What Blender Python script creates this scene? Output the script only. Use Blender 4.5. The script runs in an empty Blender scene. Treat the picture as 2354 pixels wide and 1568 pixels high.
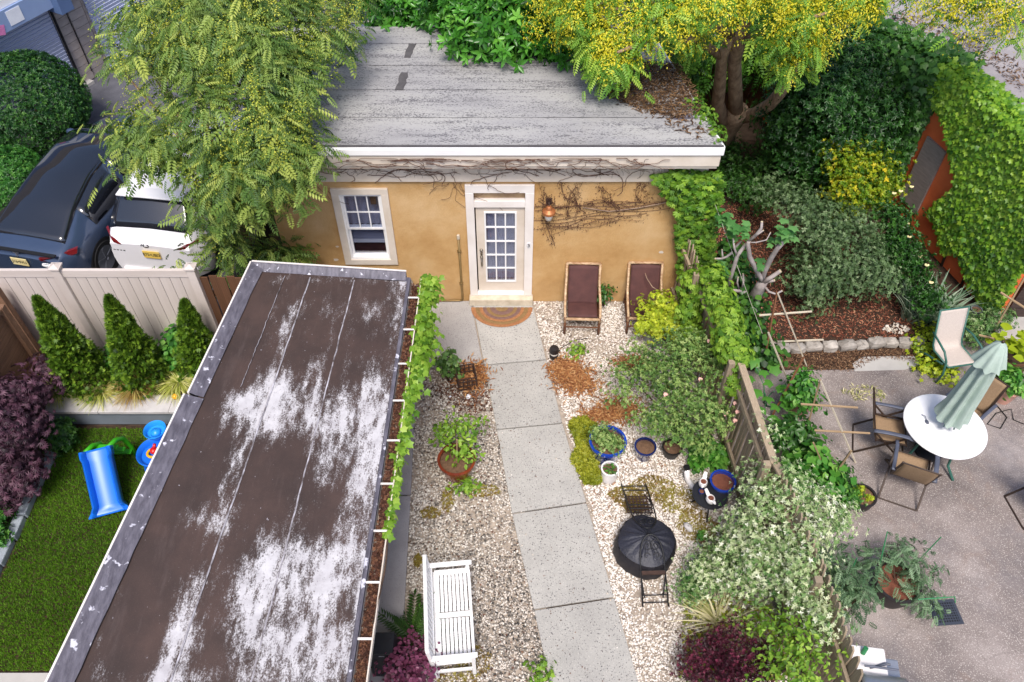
import bpy, math, random
import numpy as np
from mathutils import Vector, Matrix, noise
R = math.radians
rnd = random.Random(11); NR = np.random.default_rng(11)
S = bpy.context.scene; COL = S.collection

# ---------------------------------------------------------------- camera, sky, sun, exposure
CAM_H = 11.1; PITCH = R(48.7); FPX = 1863.5
cd = bpy.data.cameras.new('camera'); cam = bpy.data.objects.new('camera', cd); COL.objects.link(cam)
cam.location = (0, 0, CAM_H); cam.rotation_euler = (R(90) - PITCH, 0, 0)
cd.sensor_fit = 'HORIZONTAL'; cd.sensor_width = 36; cd.lens = 36 * FPX / 2354; cd.clip_end = 400; cd.clip_start = .1
S.camera = cam
SUN_EL, SUN_AZ = 60, 182          # degrees; azimuth from +Y clockwise (light comes from behind the camera, left)
w = bpy.data.worlds.new('World'); S.world = w; w.use_nodes = True
wn = w.node_tree.nodes; bg = wn['Background']
sky = wn.new('ShaderNodeTexSky'); sky.sky_type = 'NISHITA'; sky.sun_disc = False
sky.sun_elevation = R(SUN_EL); sky.sun_rotation = R(SUN_AZ); sky.air_density = .7; sky.dust_density = 2.5; sky.ozone_density = 1.0
w.node_tree.links.new(sky.outputs[0], bg.inputs[0]); bg.inputs[1].default_value = .09
sd = bpy.data.lights.new('sun', 'SUN'); sd.energy = 1.5; sd.angle = R(18); sd.color = (1, .95, .87)
sun = bpy.data.objects.new('sun', sd); COL.objects.link(sun)
dv = Vector((math.sin(R(SUN_AZ)) * math.cos(R(SUN_EL)), math.cos(R(SUN_AZ)) * math.cos(R(SUN_EL)), math.sin(R(SUN_EL))))
sun.rotation_euler = dv.to_track_quat('Z', 'Y').to_euler(); sun.location = dv * 60
S.view_settings.view_transform = 'Standard'; S.view_settings.look = 'None'; S.view_settings.gamma = 1
S.view_settings.use_curve_mapping = False; S.view_settings.exposure = 1.2
S.render.engine = 'CYCLES'

# ---------------------------------------------------------------- helpers
def ray(u, v):
    a = (u - 1177) / FPX; b = (v - 784) / FPX
    return Vector((a, math.cos(PITCH) - b * math.sin(PITCH), -math.sin(PITCH) - b * math.cos(PITCH)))
def P(u, v, z=0.0):            # survey point: where the sight line (u,v) meets the level z
    d = ray(u, v); return Vector((0, 0, CAM_H)) + d * ((z - CAM_H) / d.z)
def PY(u, v, y):               # ... meets the vertical plane at distance y
    d = ray(u, v); return Vector((0, 0, CAM_H)) + d * (y / d.y)
def lin(h):
    if not isinstance(h, str): return tuple(h)
    o = []
    for i in (0, 2, 4):
        c = int(h[i:i + 2], 16) / 255
        o.append(c / 12.92 if c <= .04045 else ((c + .055) / 1.055) ** 2.4)
    return tuple(o)
def c4(h): return (*lin(h), 1)

def newmat(name):
    m = bpy.data.materials.new(name); m.use_nodes = True
    return m, m.node_tree.nodes, m.node_tree.links, m.node_tree.nodes['Principled BSDF']
def ramp(n, l, fac, stops, interp='LINEAR'):
    r = n.new('ShaderNodeValToRGB'); e = r.color_ramp.elements; r.color_ramp.interpolation = interp
    while len(e) < len(stops): e.new(.5)
    for i, (p, c) in enumerate(stops): e[i].position = p; e[i].color = c4(c)
    if fac is not None: l.new(fac, r.inputs[0])
    return r.outputs[0]
def tex(n, l, scale, detail=4, rough=.55, stretch=None, rot=None, dist=0, kind='ShaderNodeTexNoise'):
    tc = n.new('ShaderNodeTexCoord'); v = tc.outputs['Object']
    if stretch or rot:
        mp = n.new('ShaderNodeMapping'); l.new(v, mp.inputs[0]); v = mp.outputs[0]
        if stretch: mp.inputs['Scale'].default_value = stretch
        if rot: mp.inputs['Rotation'].default_value = rot
    t = n.new(kind); t.inputs['Scale'].default_value = scale; l.new(v, t.inputs['Vector'])
    if kind == 'ShaderNodeTexNoise':
        t.inputs['Detail'].default_value = detail; t.inputs['Roughness'].default_value = rough; t.inputs['Distortion'].default_value = dist
    return t
def mixc(n, l, fac, a, b, mode='MIX'):
    m = n.new('ShaderNodeMix'); m.data_type = 'RGBA'; m.blend_type = mode
    for s, x in ((0, fac), (6, a), (7, b)):
        if isinstance(x, bpy.types.NodeSocket): l.new(x, m.inputs[s])
        elif s == 0: m.inputs[0].default_value = x
        else: m.inputs[s].default_value = c4(x)
    return m.outputs[2]
def bumpn(n, l, h, bsdf, strength=.3, dist=.01):
    b = n.new('ShaderNodeBump'); b.inputs['Strength'].default_value = strength; b.inputs['Distance'].default_value = dist
    l.new(h, b.inputs['Height']); l.new(b.outputs[0], bsdf.inputs['Normal'])
MATS = {}
def mat(name, c, c2=None, scale=3, rough=.7, bump=0, bscale=60, bdist=.006, metal=0, stretch=None, rand=0, spk=None, spec=.5, coat=0, rot=None):
    """plain surface: two tones mixed by noise, object-to-object variation, optional speckle (colour, scale, threshold) and fine bump"""
    m, n, l, b = newmat(name); MATS[name] = m
    b.inputs['Roughness'].default_value = rough; b.inputs['Metallic'].default_value = metal
    b.inputs['Specular IOR Level'].default_value = spec; b.inputs['Coat Weight'].default_value = coat
    t = tex(n, l, scale, 5, .6, stretch, rot)
    out = ramp(n, l, t.outputs[0], [(.32, c), (.68, c2 or c)])
    if spk:
        t2 = tex(n, l, spk[1], 3, .6); f = ramp(n, l, t2.outputs[0], [(spk[2], '000000'), (spk[2] + .06, 'ffffff')])
        out = mixc(n, l, f, out, spk[0])
    if rand:
        oi = n.new('ShaderNodeObjectInfo'); hs = n.new('ShaderNodeHueSaturation'); mr = n.new('ShaderNodeMapRange')
        l.new(oi.outputs['Random'], mr.inputs[0]); mr.inputs[3].default_value = 1 - rand; mr.inputs[4].default_value = 1 + rand
        l.new(mr.outputs[0], hs.inputs['Value']); l.new(out, hs.inputs['Color']); out = hs.outputs[0]
    l.new(out, b.inputs['Base Color'])
    if bump:
        t3 = tex(n, l, bscale, 4, .6, stretch, rot); bumpn(n, l, t3.outputs[0], b, bump, bdist)
    return m
def leafmat(name, stops, trans=.3, rough=.45, spec=.4):
    m, n, l, b = newmat(name); MATS[name] = m
    at = n.new('ShaderNodeAttribute'); at.attribute_name = 'tint'
    k = len(stops); col = ramp(n, l, at.outputs['Fac'], [(i / (k - 1), s) for i, s in enumerate(stops)])
    l.new(col, b.inputs['Base Color']); b.inputs['Roughness'].default_value = rough; b.inputs['Specular IOR Level'].default_value = spec
    tr = n.new('ShaderNodeBsdfTranslucent'); l.new(col, tr.inputs[0]); mx = n.new('ShaderNodeMixShader'); mx.inputs[0].default_value = trans
    l.new(b.outputs[0], mx.inputs[1]); l.new(tr.outputs[0], mx.inputs[2]); l.new(mx.outputs[0], n['Material Output'].inputs[0])
    return m

def npmesh(name, V, F, mt, tint=None, smooth=False):
    V = np.ascontiguousarray(V, dtype=np.float32); F = np.ascontiguousarray(F, dtype=np.int32)
    me = bpy.data.meshes.new(name); k = F.shape[1]
    me.vertices.add(len(V)); me.vertices.foreach_set('co', V.ravel())
    me.loops.add(F.size); me.loops.foreach_set('vertex_index', F.ravel())
    me.polygons.add(len(F)); me.polygons.foreach_set('loop_start', np.arange(0, F.size, k, dtype=np.int32))
    me.polygons.foreach_set('loop_total', np.full(len(F), k, dtype=np.int32))
    if smooth: me.polygons.foreach_set('use_smooth', np.ones(len(F), dtype=bool))
    if tint is not None:
        a = me.attributes.new('tint', 'FLOAT', 'POINT'); a.data.foreach_set('value', np.ascontiguousarray(tint, dtype=np.float32))
    me.materials.append(mt); me.update(calc_edges=True); return me
def link(name, me, parent=None, kind=None, label=None, cat=None, group=None):
    o = bpy.data.objects.new(name, me); COL.objects.link(o)
    if parent is not None:
        o.parent = parent
        if parent.get('_w'): o.matrix_parent_inverse = Matrix.Translation(-parent.location)
    if kind: o['kind'] = kind
    if label: o['label'] = label
    if cat: o['category'] = cat
    if group: o['group'] = group
    return o
WROOTS = []
def thing(name, label, cat, loc=(0, 0, 0), rz=0, group=None, world=False):
    """Empty at a thing's base; world=True: its parts are given in scene coordinates"""
    o = bpy.data.objects.new(name, None); COL.objects.link(o); o.empty_display_size = .2
    o.location = loc; o.rotation_euler = (0, 0, rz); o['label'] = label; o['category'] = cat
    if group: o['group'] = group
    if world: o['_w'] = 1; WROOTS.append(o)
    return o
def dup(o, parent=None, loc=None, rz=None, label=None):
    c = o.copy(); COL.objects.link(c); c.parent = parent
    if loc is not None: c.location = loc
    if rz is not None: c.rotation_euler = (0, 0, rz)
    if label: c['label'] = label
    for ch in o.children: dup(ch, c)
    return c

class MB:
    def __init__(s): s.V = []; s.F = []
    def add(s, V, F):
        k = len(s.V); s.V += [tuple(v) for v in V]; s.F += [tuple(i + k for i in f) for f in F]; return s
    def box(s, c, d, rz=0, M=None):
        c = Vector(c); q = M or Matrix.Rotation(rz, 3, 'Z')
        V = [c + q @ Vector((x * d[0] / 2, y * d[1] / 2, z * d[2] / 2)) for x in (-1, 1) for y in (-1, 1) for z in (-1, 1)]
        return s.add(V, [(0, 1, 3, 2), (4, 6, 7, 5), (0, 4, 5, 1), (2, 3, 7, 6), (0, 2, 6, 4), (1, 5, 7, 3)])
    def bb(s, x0, x1, y0, y1, z0, z1): return s.box(((x0 + x1) / 2, (y0 + y1) / 2, (z0 + z1) / 2), (x1 - x0, y1 - y0, z1 - z0))
    def beam(s, a, b, w_, t, up=(0, 0, 1)):
        a = Vector(a); b = Vector(b); d = (b - a); L = d.length; d.normalize()
        x = d.cross(Vector(up)); x = x.normalized() if x.length > 1e-4 else Vector((1, 0, 0)); z = x.cross(d)
        return s.box((a + b) / 2, (w_, L, t), M=Matrix((x, d, z)).transposed())
    def tube(s, pts, r, n=8, cap=True):
        pts = [Vector(p) for p in pts]; rs = r if isinstance(r, (list, tuple)) else [r] * len(pts); k0 = len(s.V); prev = None
        for i, p in enumerate(pts):
            t = (pts[min(i + 1, len(pts) - 1)] - pts[max(i - 1, 0)]).normalized()
            x = prev - t * prev.dot(t) if prev is not None else t.orthogonal()
            if x.length < 1e-5: x = t.orthogonal()
            x.normalize(); prev = x; y = t.cross(x)
            for j in range(n):
                a = 2 * math.pi * j / n; s.V.append(tuple(p + (x * math.cos(a) + y * math.sin(a)) * rs[i]))
        for i in range(len(pts) - 1):
            for j in range(n):
                a = k0 + i * n + j; b = k0 + i * n + (j + 1) % n; s.F.append((a, b, b + n, a + n))
        if cap:
            s.F.append(tuple(k0 + j for j in reversed(range(n)))); s.F.append(tuple(k0 + (len(pts) - 1) * n + j for j in range(n)))
        return s
    def lathe(s, prof, n=20, c=(0, 0, 0), wob=0):
        k0 = len(s.V)
        for (r, z) in prof:
            for j in range(n):
                a = 2 * math.pi * j / n; q = r * (1 + wob * math.sin(a * 7))
                s.V.append((c[0] + q * math.cos(a), c[1] + q * math.sin(a), c[2] + z))
        for i in range(len(prof) - 1):
            for j in range(n):
                a = k0 + i * n + j; b = k0 + i * n + (j + 1) % n; s.F.append((a, b, b + n, a + n))
        if prof[0][0] > 1e-3: s.F.append(tuple(k0 + j for j in reversed(range(n))))
        if prof[-1][0] > 1e-3: s.F.append(tuple(k0 + (len(prof) - 1) * n + j for j in range(n)))
        return s
    def prism(s, poly, z0, z1):
        k = len(poly); V = [(p[0], p[1], z0) for p in poly] + [(p[0], p[1], z1) for p in poly]
        a = sum(poly[i][0] * poly[(i + 1) % k][1] - poly[(i + 1) % k][0] * poly[i][1] for i in range(k))
        if a < 0: poly = poly[::-1]; V = [(p[0], p[1], z0) for p in poly] + [(p[0], p[1], z1) for p in poly]
        return s.add(V, [tuple(reversed(range(k))), tuple(range(k, 2 * k))] + [(i, (i + 1) % k, k + (i + 1) % k, k + i) for i in range(k)])
    def plate(s, tops, th):           # slab whose top corners are given in 3D
        k = len(tops); V = [Vector(p) - Vector((0, 0, th)) for p in tops] + [Vector(p) for p in tops]
        return s.add(V, [tuple(reversed(range(k))), tuple(range(k, 2 * k))] + [(i, (i + 1) % k, k + (i + 1) % k, k + i) for i in range(k)])
    def grid(s, fn, nu, nv):
        k0 = len(s.V)
        for i in range(nu + 1):
            for j in range(nv + 1): s.V.append(tuple(fn(i / nu, j / nv)))
        for i in range(nu):
            for j in range(nv):
                a = k0 + i * (nv + 1) + j; s.F.append((a, a + nv + 1, a + nv + 2, a + 1))
        return s
    def ball(s, c, r, n=12, m=8):
        rr = r if isinstance(r, (tuple, list)) else (r, r, r)
        k = len(s.V); s.lathe([(max(math.sin(math.pi * i / m), .001), -math.cos(math.pi * i / m)) for i in range(m + 1)], n)
        s.V[k:] = [(c[0] + x * rr[0], c[1] + y * rr[1], c[2] + z * rr[2]) for x, y, z in s.V[k:]]
        return s
    def jit(s, a):
        s.V = [(x + rnd.uniform(-a, a), y + rnd.uniform(-a, a), z + rnd.uniform(-a, a)) for x, y, z in s.V]; return s
    def build(s, name, m, parent=None, smooth=False, bevel=0, **kw):
        me = bpy.data.meshes.new(name); me.from_pydata(s.V, [], s.F)
        me.materials.append(MATS[m] if isinstance(m, str) else m)
        if smooth:
            me.polygons.foreach_set('use_smooth', [True] * len(me.polygons))
        o = link(name, me, parent, **kw)
        if bevel:
            b = o.modifiers.new('b', 'BEVEL'); b.width = bevel; b.segments = 2; b.limit_method = 'ANGLE'; b.angle_limit = R(40)
        if smooth == 'auto': me.set_sharp_from_angle(angle=R(38))
        return o
_unit = {}
def ubox(mt):
    if mt not in _unit: 
        b = MB().box((0, 0, 0), (1, 1, 1)); me = bpy.data.meshes.new('piece'); me.from_pydata(b.V, [], b.F); me.materials.append(MATS[mt]); _unit[mt] = me
    return _unit[mt]
def piece(name, mt, parent, c, d, M=None, rz=0, me=None):
    """small alike piece sharing one mesh"""
    o = link(name, me or ubox(mt), parent); q = M or Matrix.Rotation(rz, 3, 'Z')
    o.matrix_basis = Matrix.Translation(Vector(c)) @ q.to_4x4() @ Matrix.Diagonal((*d, 1)); return o
def pbeam(name, mt, parent, a, b, w_, t, up=(0, 0, 1)):
    a = Vector(a); b = Vector(b); d = b - a; L = d.length; d.normalize()
    x = d.cross(Vector(up)); x = x.normalized() if x.length > 1e-4 else Vector((1, 0, 0)); z = x.cross(d)
    return piece(name, mt, parent, (a + b) / 2, (w_, L, t), M=Matrix((x, d, z)).transposed())
def lerp(a, b, t): return a + (b - a) * t
def textmesh(txt, size, mt):
    cu = bpy.data.curves.new('t', 'FONT'); cu.body = txt; cu.size = size; cu.align_x = 'CENTER'; cu.align_y = 'CENTER'; cu.extrude = .002
    o = bpy.data.objects.new('t', cu); COL.objects.link(o)
    me = bpy.data.meshes.new_from_object(o.evaluated_get(bpy.context.evaluated_depsgraph_get())); bpy.data.objects.remove(o)
    me.materials.clear(); me.materials.append(MATS[mt]); return me

# ---------------------------------------------------------------- leaves
def oval(L=1, W=.5, droop=.12):
    V = [(0, 0, 0), (-W / 2, .38 * L, .06), (-W * .36, .74 * L, .02), (0, L, -droop), (W * .36, .74 * L, .02), (W / 2, .38 * L, .06), (0, .5 * L, -.02)]
    return np.array(V), np.array([(0, 6, 1), (1, 6, 2), (2, 6, 3), (3, 6, 4), (4, 6, 5), (5, 6, 0)])
def diamond(L=1, W=.5, fold=.08):
    return np.array([(0, 0, 0), (W / 2, .45 * L, fold), (0, L, -.06), (-W / 2, .45 * L, fold)]), np.array([(0, 1, 2), (0, 2, 3)])
def merge(parts):
    V = []; F = []; k = 0
    for v, f in parts: V.append(v); F.append(f + k); k += len(v)
    return np.concatenate(V), np.concatenate(F)
def xf(vf, pos=(0, 0, 0), rz=0, s=1, rx=0):
    v = vf[0] * s; c, q = math.cos(rx), math.sin(rx); v = np.stack([v[:, 0], v[:, 1] * c - v[:, 2] * q, v[:, 1] * q + v[:, 2] * c], 1)
    c, q = math.cos(rz), math.sin(rz); v = np.stack([v[:, 0] * c - v[:, 1] * q, v[:, 0] * q + v[:, 1] * c, v[:, 2]], 1)
    return v + np.array(pos), vf[1]
def pinnate(pairs=6, ll=.3, lw=.14):
    d = diamond(ll, lw, .03); out = []
    for i in range(pairs):
        y = .15 + .75 * i / (pairs - 1); z = -.22 * y * y
        for sgn in (-1, 1): out.append(xf(d, (0, y, z), -sgn * R(62), 1 - .35 * abs(i / (pairs - 1) - .4), R(-14)))
    out.append(xf(d, (0, .92, -.2), 0, 1, R(-22))); return merge(out)
def palm(nl=5, L=.62, W=.26, spread=140):
    return merge([xf(oval(L, W, .1), (0, .05, 0), R(-spread / 2 + spread * i / (nl - 1)), 1 - .3 * abs(i / (nl - 1) - .5), R(-10)) for i in range(nl)])
def lobed(k=5):
    pts = []; 
    for i in range(k):
        a = R(-130 + 260 * i / (k - 1)); r = .62 - .12 * abs(i - (k - 1) / 2); pts.append((r * math.sin(a), .35 + r * math.cos(a), -.07))
        if i < k - 1:
            a2 = R(-130 + 260 * (i + .5) / (k - 1)); pts.append((.33 * math.sin(a2), .35 + .33 * math.cos(a2), .02))
    pts.append((0, .12, 0)); V = np.array([(0, .35, .05)] + pts); m = len(pts)
    return V, np.array([(0, 1 + (i + 1) % m, 1 + i) for i in range(m)])
def rosette(k=6, L=.6, W=.3, tilt=25, leaf=diamond):
    return merge([xf(leaf(L, W), (0, 0, .03 * i), R(137.5 * i), 1 - .05 * i, R(tilt + 6 * i)) for i in range(k)])
def blade(w_=.05, bend=.5, seg=3):
    V = []; F = []
    for i in range(seg + 1):
        t = i / seg; ww = w_ * (1 - t) + .004; y = bend * t * t; z = t * (1 - .35 * bend * t); V += [(-ww / 2, y, z), (ww / 2, y, z)]
    for i in range(seg): a = 2 * i; F += [(a, a + 1, a + 3), (a, a + 3, a + 2)]
    return np.array(V), np.array(F)
def spray():           # flat scaly fan of an evergreen
    out = []
    for i in range(5):
        a = R(-50 + 25 * i); out.append(xf(diamond(.8 - .12 * abs(i - 2), .2, .02), (0, 0, 0), a, 1, R(8)))
    return merge(out)
LEAF = dict(oval=oval(), diamond=diamond(), pinnate=pinnate(), palm=palm(), lobed=lobed(), rosette=rosette(), big=lobed(7), blade=blade(),
            tuft=rosette(5, .7, .34, 10), spray=spray(), narrow=diamond(1, .22), round=oval(.9, .8, .05), maple=palm(7, .6, .16, 200))
def nrmz(a): return a / np.maximum(np.linalg.norm(a, axis=1, keepdims=True), 1e-6)
def scatter(name, leaf, mt, pos, nrm, size, tint, parent=None, tipdir=None, sj=.35, **kw):
    """one mesh of many oriented leaves"""
    V0, F0 = LEAF[leaf] if isinstance(leaf, str) else leaf
    N = len(pos); nrm = nrmz(nrm); t = NR.normal(size=(N, 3)) if tipdir is None else tipdir + NR.normal(size=(N, 3)) * .35
    t = nrmz(t - nrm * (t * nrm).sum(1, keepdims=True)); x = np.cross(t, nrm)
    s = (size * (1 + NR.uniform(-sj, sj, N)))[:, None, None]
    V = (V0[None, :, 0:1] * x[:, None] + V0[None, :, 1:2] * t[:, None] + V0[None, :, 2:3] * nrm[:, None]) * s + pos[:, None]
    F = F0[None] + (np.arange(N) * len(V0))[:, None, None]
    me = npmesh(name, V.reshape(-1, 3), F.reshape(-1, 3), MATS[mt] if isinstance(mt, str) else mt, np.repeat(np.clip(tint, 0, 1), len(V0)))
    return link(name, me, parent, kind='stuff', **kw)
def crown(blobs, clumps, per, crad, fill=.55, up=.5, flat=.75, gap=None, gs=1.6, tz=1.0):
    """leaf positions: clumps spread through the outer part of the blobs. blobs: (centre, (rx,ry,rz))"""
    A = np.array([b[1] for b in blobs], float); Cc = np.array([tuple(b[0]) for b in blobs], float)
    wgt = (A[:, 0] * A[:, 1] + A[:, 0] * A[:, 2] + A[:, 1] * A[:, 2]); k = NR.choice(len(blobs), clumps, p=wgt / wgt.sum())
    d = nrmz(NR.normal(size=(clumps, 3))); d[:, 2] = np.where((d[:, 2] < -.2) & (NR.random(clumps) < .6), -d[:, 2], d[:, 2])
    r = fill + (1 - fill) * NR.random(clumps) ** .6; cp = Cc[k] + d * A[k] * r[:, None]
    if gap is not None:
        g = np.array([noise.noise(Vector(p) * gs) for p in cp]) > gap; cp, d = cp[g], d[g]; clumps = len(cp)
    ct = NR.normal(0, .17, clumps)
    cp = np.repeat(cp, per, 0); o = np.repeat(d, per, 0); q = NR.normal(size=(len(cp), 3)) * crad; q[:, 2] *= flat
    pos = cp + q; nr = nrmz(o) * .5 + nrmz(q) * .6 + np.array((0, 0, up)) + NR.normal(size=q.shape) * .3
    tip = nrmz(q) * 1.1 + o * (.5 if tz == 1 else .15) + np.array((0, 0, -.15)) + (NR.normal(size=q.shape) * .5 if tz != 1 else 0); tip[:, 2] *= tz
    tint = .5 + np.repeat(ct, per) + NR.normal(0, .16, len(pos)); return pos, nr, tint, tip
def B(u, v, z, r): return (P(u, v, z), r if isinstance(r, tuple) else (r, r, r))
def foliage(name, parent, blobs, leaf, mt, clumps, per, crad, size, **kw):
    pos, nr, ti, tip = crown(blobs, clumps, per, crad, **{k: kw.pop(k) for k in ('fill', 'up', 'flat', 'gap', 'gs', 'tz') if k in kw})
    sh = kw.pop('shift', 0); zmin = kw.pop('zmin', None)
    if zmin is not None:
        k = pos[:, 2] > zmin; pos, nr, ti, tip = pos[k], nr[k], ti[k], tip[k]
    return scatter(name, leaf, mt, pos, nr, size, ti + sh, parent, tip, **kw)
def stems(name, parent, base, blobs, mt='twig', r=.03, n=6, rt=.008):
    m = MB(); base = Vector(base)
    for b in blobs:
        c = Vector(b[0]); a = base + Vector((rnd.uniform(-.04, .04), rnd.uniform(-.04, .04), 0)); mid = a.lerp(c, .5) + Vector((rnd.uniform(-.08, .08), rnd.uniform(-.08, .08), .08 * (c - a).length))
        m.tube([a, a.lerp(mid, .6), mid, mid.lerp(c, .6), c], [r, r * .85, r * .65, r * .45, rt], n)
    return m.build(name, mt, parent, smooth=True)
def shrub(name, label, cat, base, blobs, leaf, mt, clumps, per, crad, size, group=None, st=True, sr=.02, part='foliage', **kw):
    t = thing(name, label, cat, base, group=group, world=True)
    if st: stems('stem', t, base, blobs[:9], r=sr)
    foliage(part, t, blobs, leaf, mt, clumps, per, crad, size, **kw); return t
def pebbles(name, poly, n, smin, smax, mt, z=.02, parent=None, tintf=None, keep=None, **kw):
    """loose stones: jittered icosahedra scattered over a polygon"""
    g = (1 + 5 ** .5) / 2; I = nrmz(np.array([(-1, g, 0), (1, g, 0), (-1, -g, 0), (1, -g, 0), (0, -1, g), (0, 1, g), (0, -1, -g), (0, 1, -g), (g, 0, -1), (g, 0, 1), (-g, 0, -1), (-g, 0, 1)], float))
    Fi = np.array([(0, 11, 5), (0, 5, 1), (0, 1, 7), (0, 7, 10), (0, 10, 11), (1, 5, 9), (5, 11, 4), (11, 10, 2), (10, 7, 6), (7, 1, 8), (3, 9, 4), (3, 4, 2), (3, 2, 6), (3, 6, 8), (3, 8, 9), (4, 9, 5), (2, 4, 11), (6, 2, 10), (8, 6, 7), (9, 8, 1)])
    p = inpoly(poly, n)
    if keep is not None: p = p[keep(p)]
    N = len(p); s = NR.uniform(smin, smax, N); V = I[None] * (1 + NR.normal(0, .16, (N, 12, 1))) * (s[:, None, None] * np.stack([NR.uniform(.7, 1.3, N), NR.uniform(.7, 1.2, N), NR.uniform(.5, .8, N)], 1)[:, None])
    a = NR.uniform(0, 6.28, N); c, q = np.cos(a)[:, None], np.sin(a)[:, None]; V = np.stack([V[..., 0] * c - V[..., 1] * q, V[..., 0] * q + V[..., 1] * c, V[..., 2]], 2)
    V = V + np.concatenate([p, (z + NR.uniform(0, .012, N))[:, None]], 1)[:, None]
    ti = NR.random(N) if tintf is None else tintf(p)
    me = npmesh(name, V.reshape(-1, 3), (Fi[None] + (np.arange(N) * 12)[:, None, None]).reshape(-1, 3), MATS[mt], np.repeat(ti, 12), True)
    return link(name, me, parent, kind='stuff', **kw)
def inpoly(poly, n):
    q = np.array([(p[0], p[1]) for p in poly]); lo, hi = q.min(0), q.max(0); out = []; tot = 0
    while tot < n:
        c = NR.uniform(lo, hi, (n, 2)); ins = np.zeros(n, bool); j = len(q) - 1
        for i in range(len(q)):
            xi, yi = q[i]; xj, yj = q[j]
            ins ^= ((yi > c[:, 1]) != (yj > c[:, 1])) & (c[:, 0] < (xj - xi) * (c[:, 1] - yi) / (yj - yi + 1e-12) + xi); j = i
        out.append(c[ins]); tot += ins.sum()
        if tot == 0: break
    return np.concatenate(out)[:n]
def litter(name, poly, n, leaf, mt, size, z=.02, parent=None, tilt=.35, zj=.02, keep=None, zf=None, gauss=None, **kw):
    p = inpoly(poly, n) if gauss is None else np.concatenate([NR.normal((P(u, v, 0).x, P(u, v, 0).y), (a, b), (int(n * w_), 2)) for u, v, a, b, w_ in gauss])
    if keep is not None: p = p[keep(p)]
    zz = (zf(p) if zf is not None else np.full(len(p), z)) + NR.uniform(0, zj, len(p))
    nr = NR.normal(size=(len(p), 3)) * tilt + np.array((0, 0, 1))
    return scatter(name, leaf, mt, np.concatenate([p, zz[:, None]], 1), nr, size, NR.random(len(p)), parent, **kw)
def circ(c, r, n=14, ry=None): return [(c[0] + r * math.cos(2 * math.pi * i / n) * (1 + .12 * math.sin(3 * i)), c[1] + (ry or r) * math.sin(2 * math.pi * i / n) * (1 + .12 * math.sin(2.3 * i))) for i in range(n)]

# ---------------------------------------------------------------- materials
mat('soil', '3a2c22', '57463a', 6, .95, .6, 40, .02)
mat('dark_soil', '2a1d15', '4a3526', 14, .95, .8, 60, .02)
mat('asphalt', '4c4c54', '62626a', 2.5, .9, .4, 220, .004, spk=('77777c', 300, .6))
mat('bed', '94877b', 'b8aa9c', 9, .95, .7, 120, .01)
mat('mulch_bed', '6b3c2c', '8a5440', 7, .95, .8, 90, .02)
mat('white_trim', 'efe8e4', 'e2d9d2', 2, .55, .08, 30)
mat('beige_trim', 'e0d4c8', 'd0c2b2', 2.5, .6, .1, 40)
mat('bright_white', 'f4f2f2', 'eceaea', 2, .4)
mat('vinyl', 'd6cac4', 'cabdb6', 1.2, .5, rand=.03)
mat('wood_grey', 'b3a188', '84725f', 3, .85, .5, 30, .01, stretch=(9, 9, .8), rand=.16)
mat('wood_brown', '6d4a33', '523522', 3, .75, .3, 30, .008, stretch=(7, 7, .6), rand=.12)
mat('wood_slat', '8a6850', '6d4f3b', 3, .75, .3, 30, .008, stretch=(7, .6, 7), rand=.1)
mat('stake', 'b59a78', '8e7458', 5, .8, .3, 60, .006, rand=.12)
mat('stake_dark', '8a5b3c', '6a4630', 5, .8, .3, 60, .006, rand=.12)
mat('stake_pale', 'd6cbb8', 'b8ab94', 5, .8, .3, 60, .006, rand=.08)
mat('bark', 'b4987a', '7a624c', 4, .9, .9, 14, .03, stretch=(3, 3, .7))
mat('bark_dark', '4c3b2e', '33271e', 5, .9, .8, 20, .02, stretch=(3, 3, .7))
mat('fig_bark', 'b3a9a6', '877c78', 6, .8, .4, 40, .008)
mat('cut_wood', 'd8c8a8', 'c2ae8a', 20, .8)
mat('twig', '5b4536', '3e2f25', 8, .9, .4, 40)
mat('dry_stem', '6a4a3c', '4c342b', 8, .9)
mat('pale_stem', 'a88e78', '7c6656', 8, .9)
mat('black_metal', '1b1b1e', '26262a', 8, .45, metal=.3)
mat('brown_metal', '33261f', '44342a', 8, .5, metal=.2)
mat('rust_metal', '4a332a', '33231d', 14, .75, .3, 80)
mat('green_metal', '2c5a50', '3a6a5e', 5, .45)
mat('steel', 'c4c6cc', 'aeb0b6', 6, .35, metal=.8)
mat('stake_green', '2d7a4c', '3b8a58', 6, .5)
mat('chrome', '8d8478', 'a89f92', 6, .3, metal=.9)
mat('terracotta', '9a4a2c', '7c3820', 5, .35, coat=.4)
mat('brown_glaze', '8c3c26', '5f2617', 4, .25, coat=.6)
mat('blue_glaze', '1747b4', '0d2f8c', 4, .15, coat=.8)
mat('navy_glaze', '12296a', '0c1a48', 4, .18, coat=.8)
mat('white_glaze', 'eeeaea', 'dedada', 3, .25, coat=.4)
mat('pink_pot', 'd9a896', 'c8937f', 3, .6)
mat('pot_black', '1e1a1b', '2a2425', 5, .5)
mat('pot_brown', '4a2f25', '38221a', 5, .55)
mat('galvanized', '8d9496', '777e80', 6, .45, metal=.4)
mat('stone', 'b8b0a8', '8c847c', 6, .85, .6, 30, .015, rand=.16)
mat('stone_cap', 'c8c4c4', 'b4b0b0', 5, .85, .3, 60)
mat('kerb_stone', 'a9b2bc', '8a929c', 7, .85, .5, 40, .012, rand=.1)
mat('grey_render', '7c8490', '6e7680', 2, .9, .2, 80)
mat('concrete_plain', 'bab6b2', 'a8a4a0', 2, .9, .2, 120)
mat('strip_concrete', 'a6a3a8', '918e92', 2, .9, .3, 150, spk=('57555a', 120, .62))
mat('orange_wall', 'ee7a44', 'dc6636', 2, .85, .25, 70)
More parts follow.
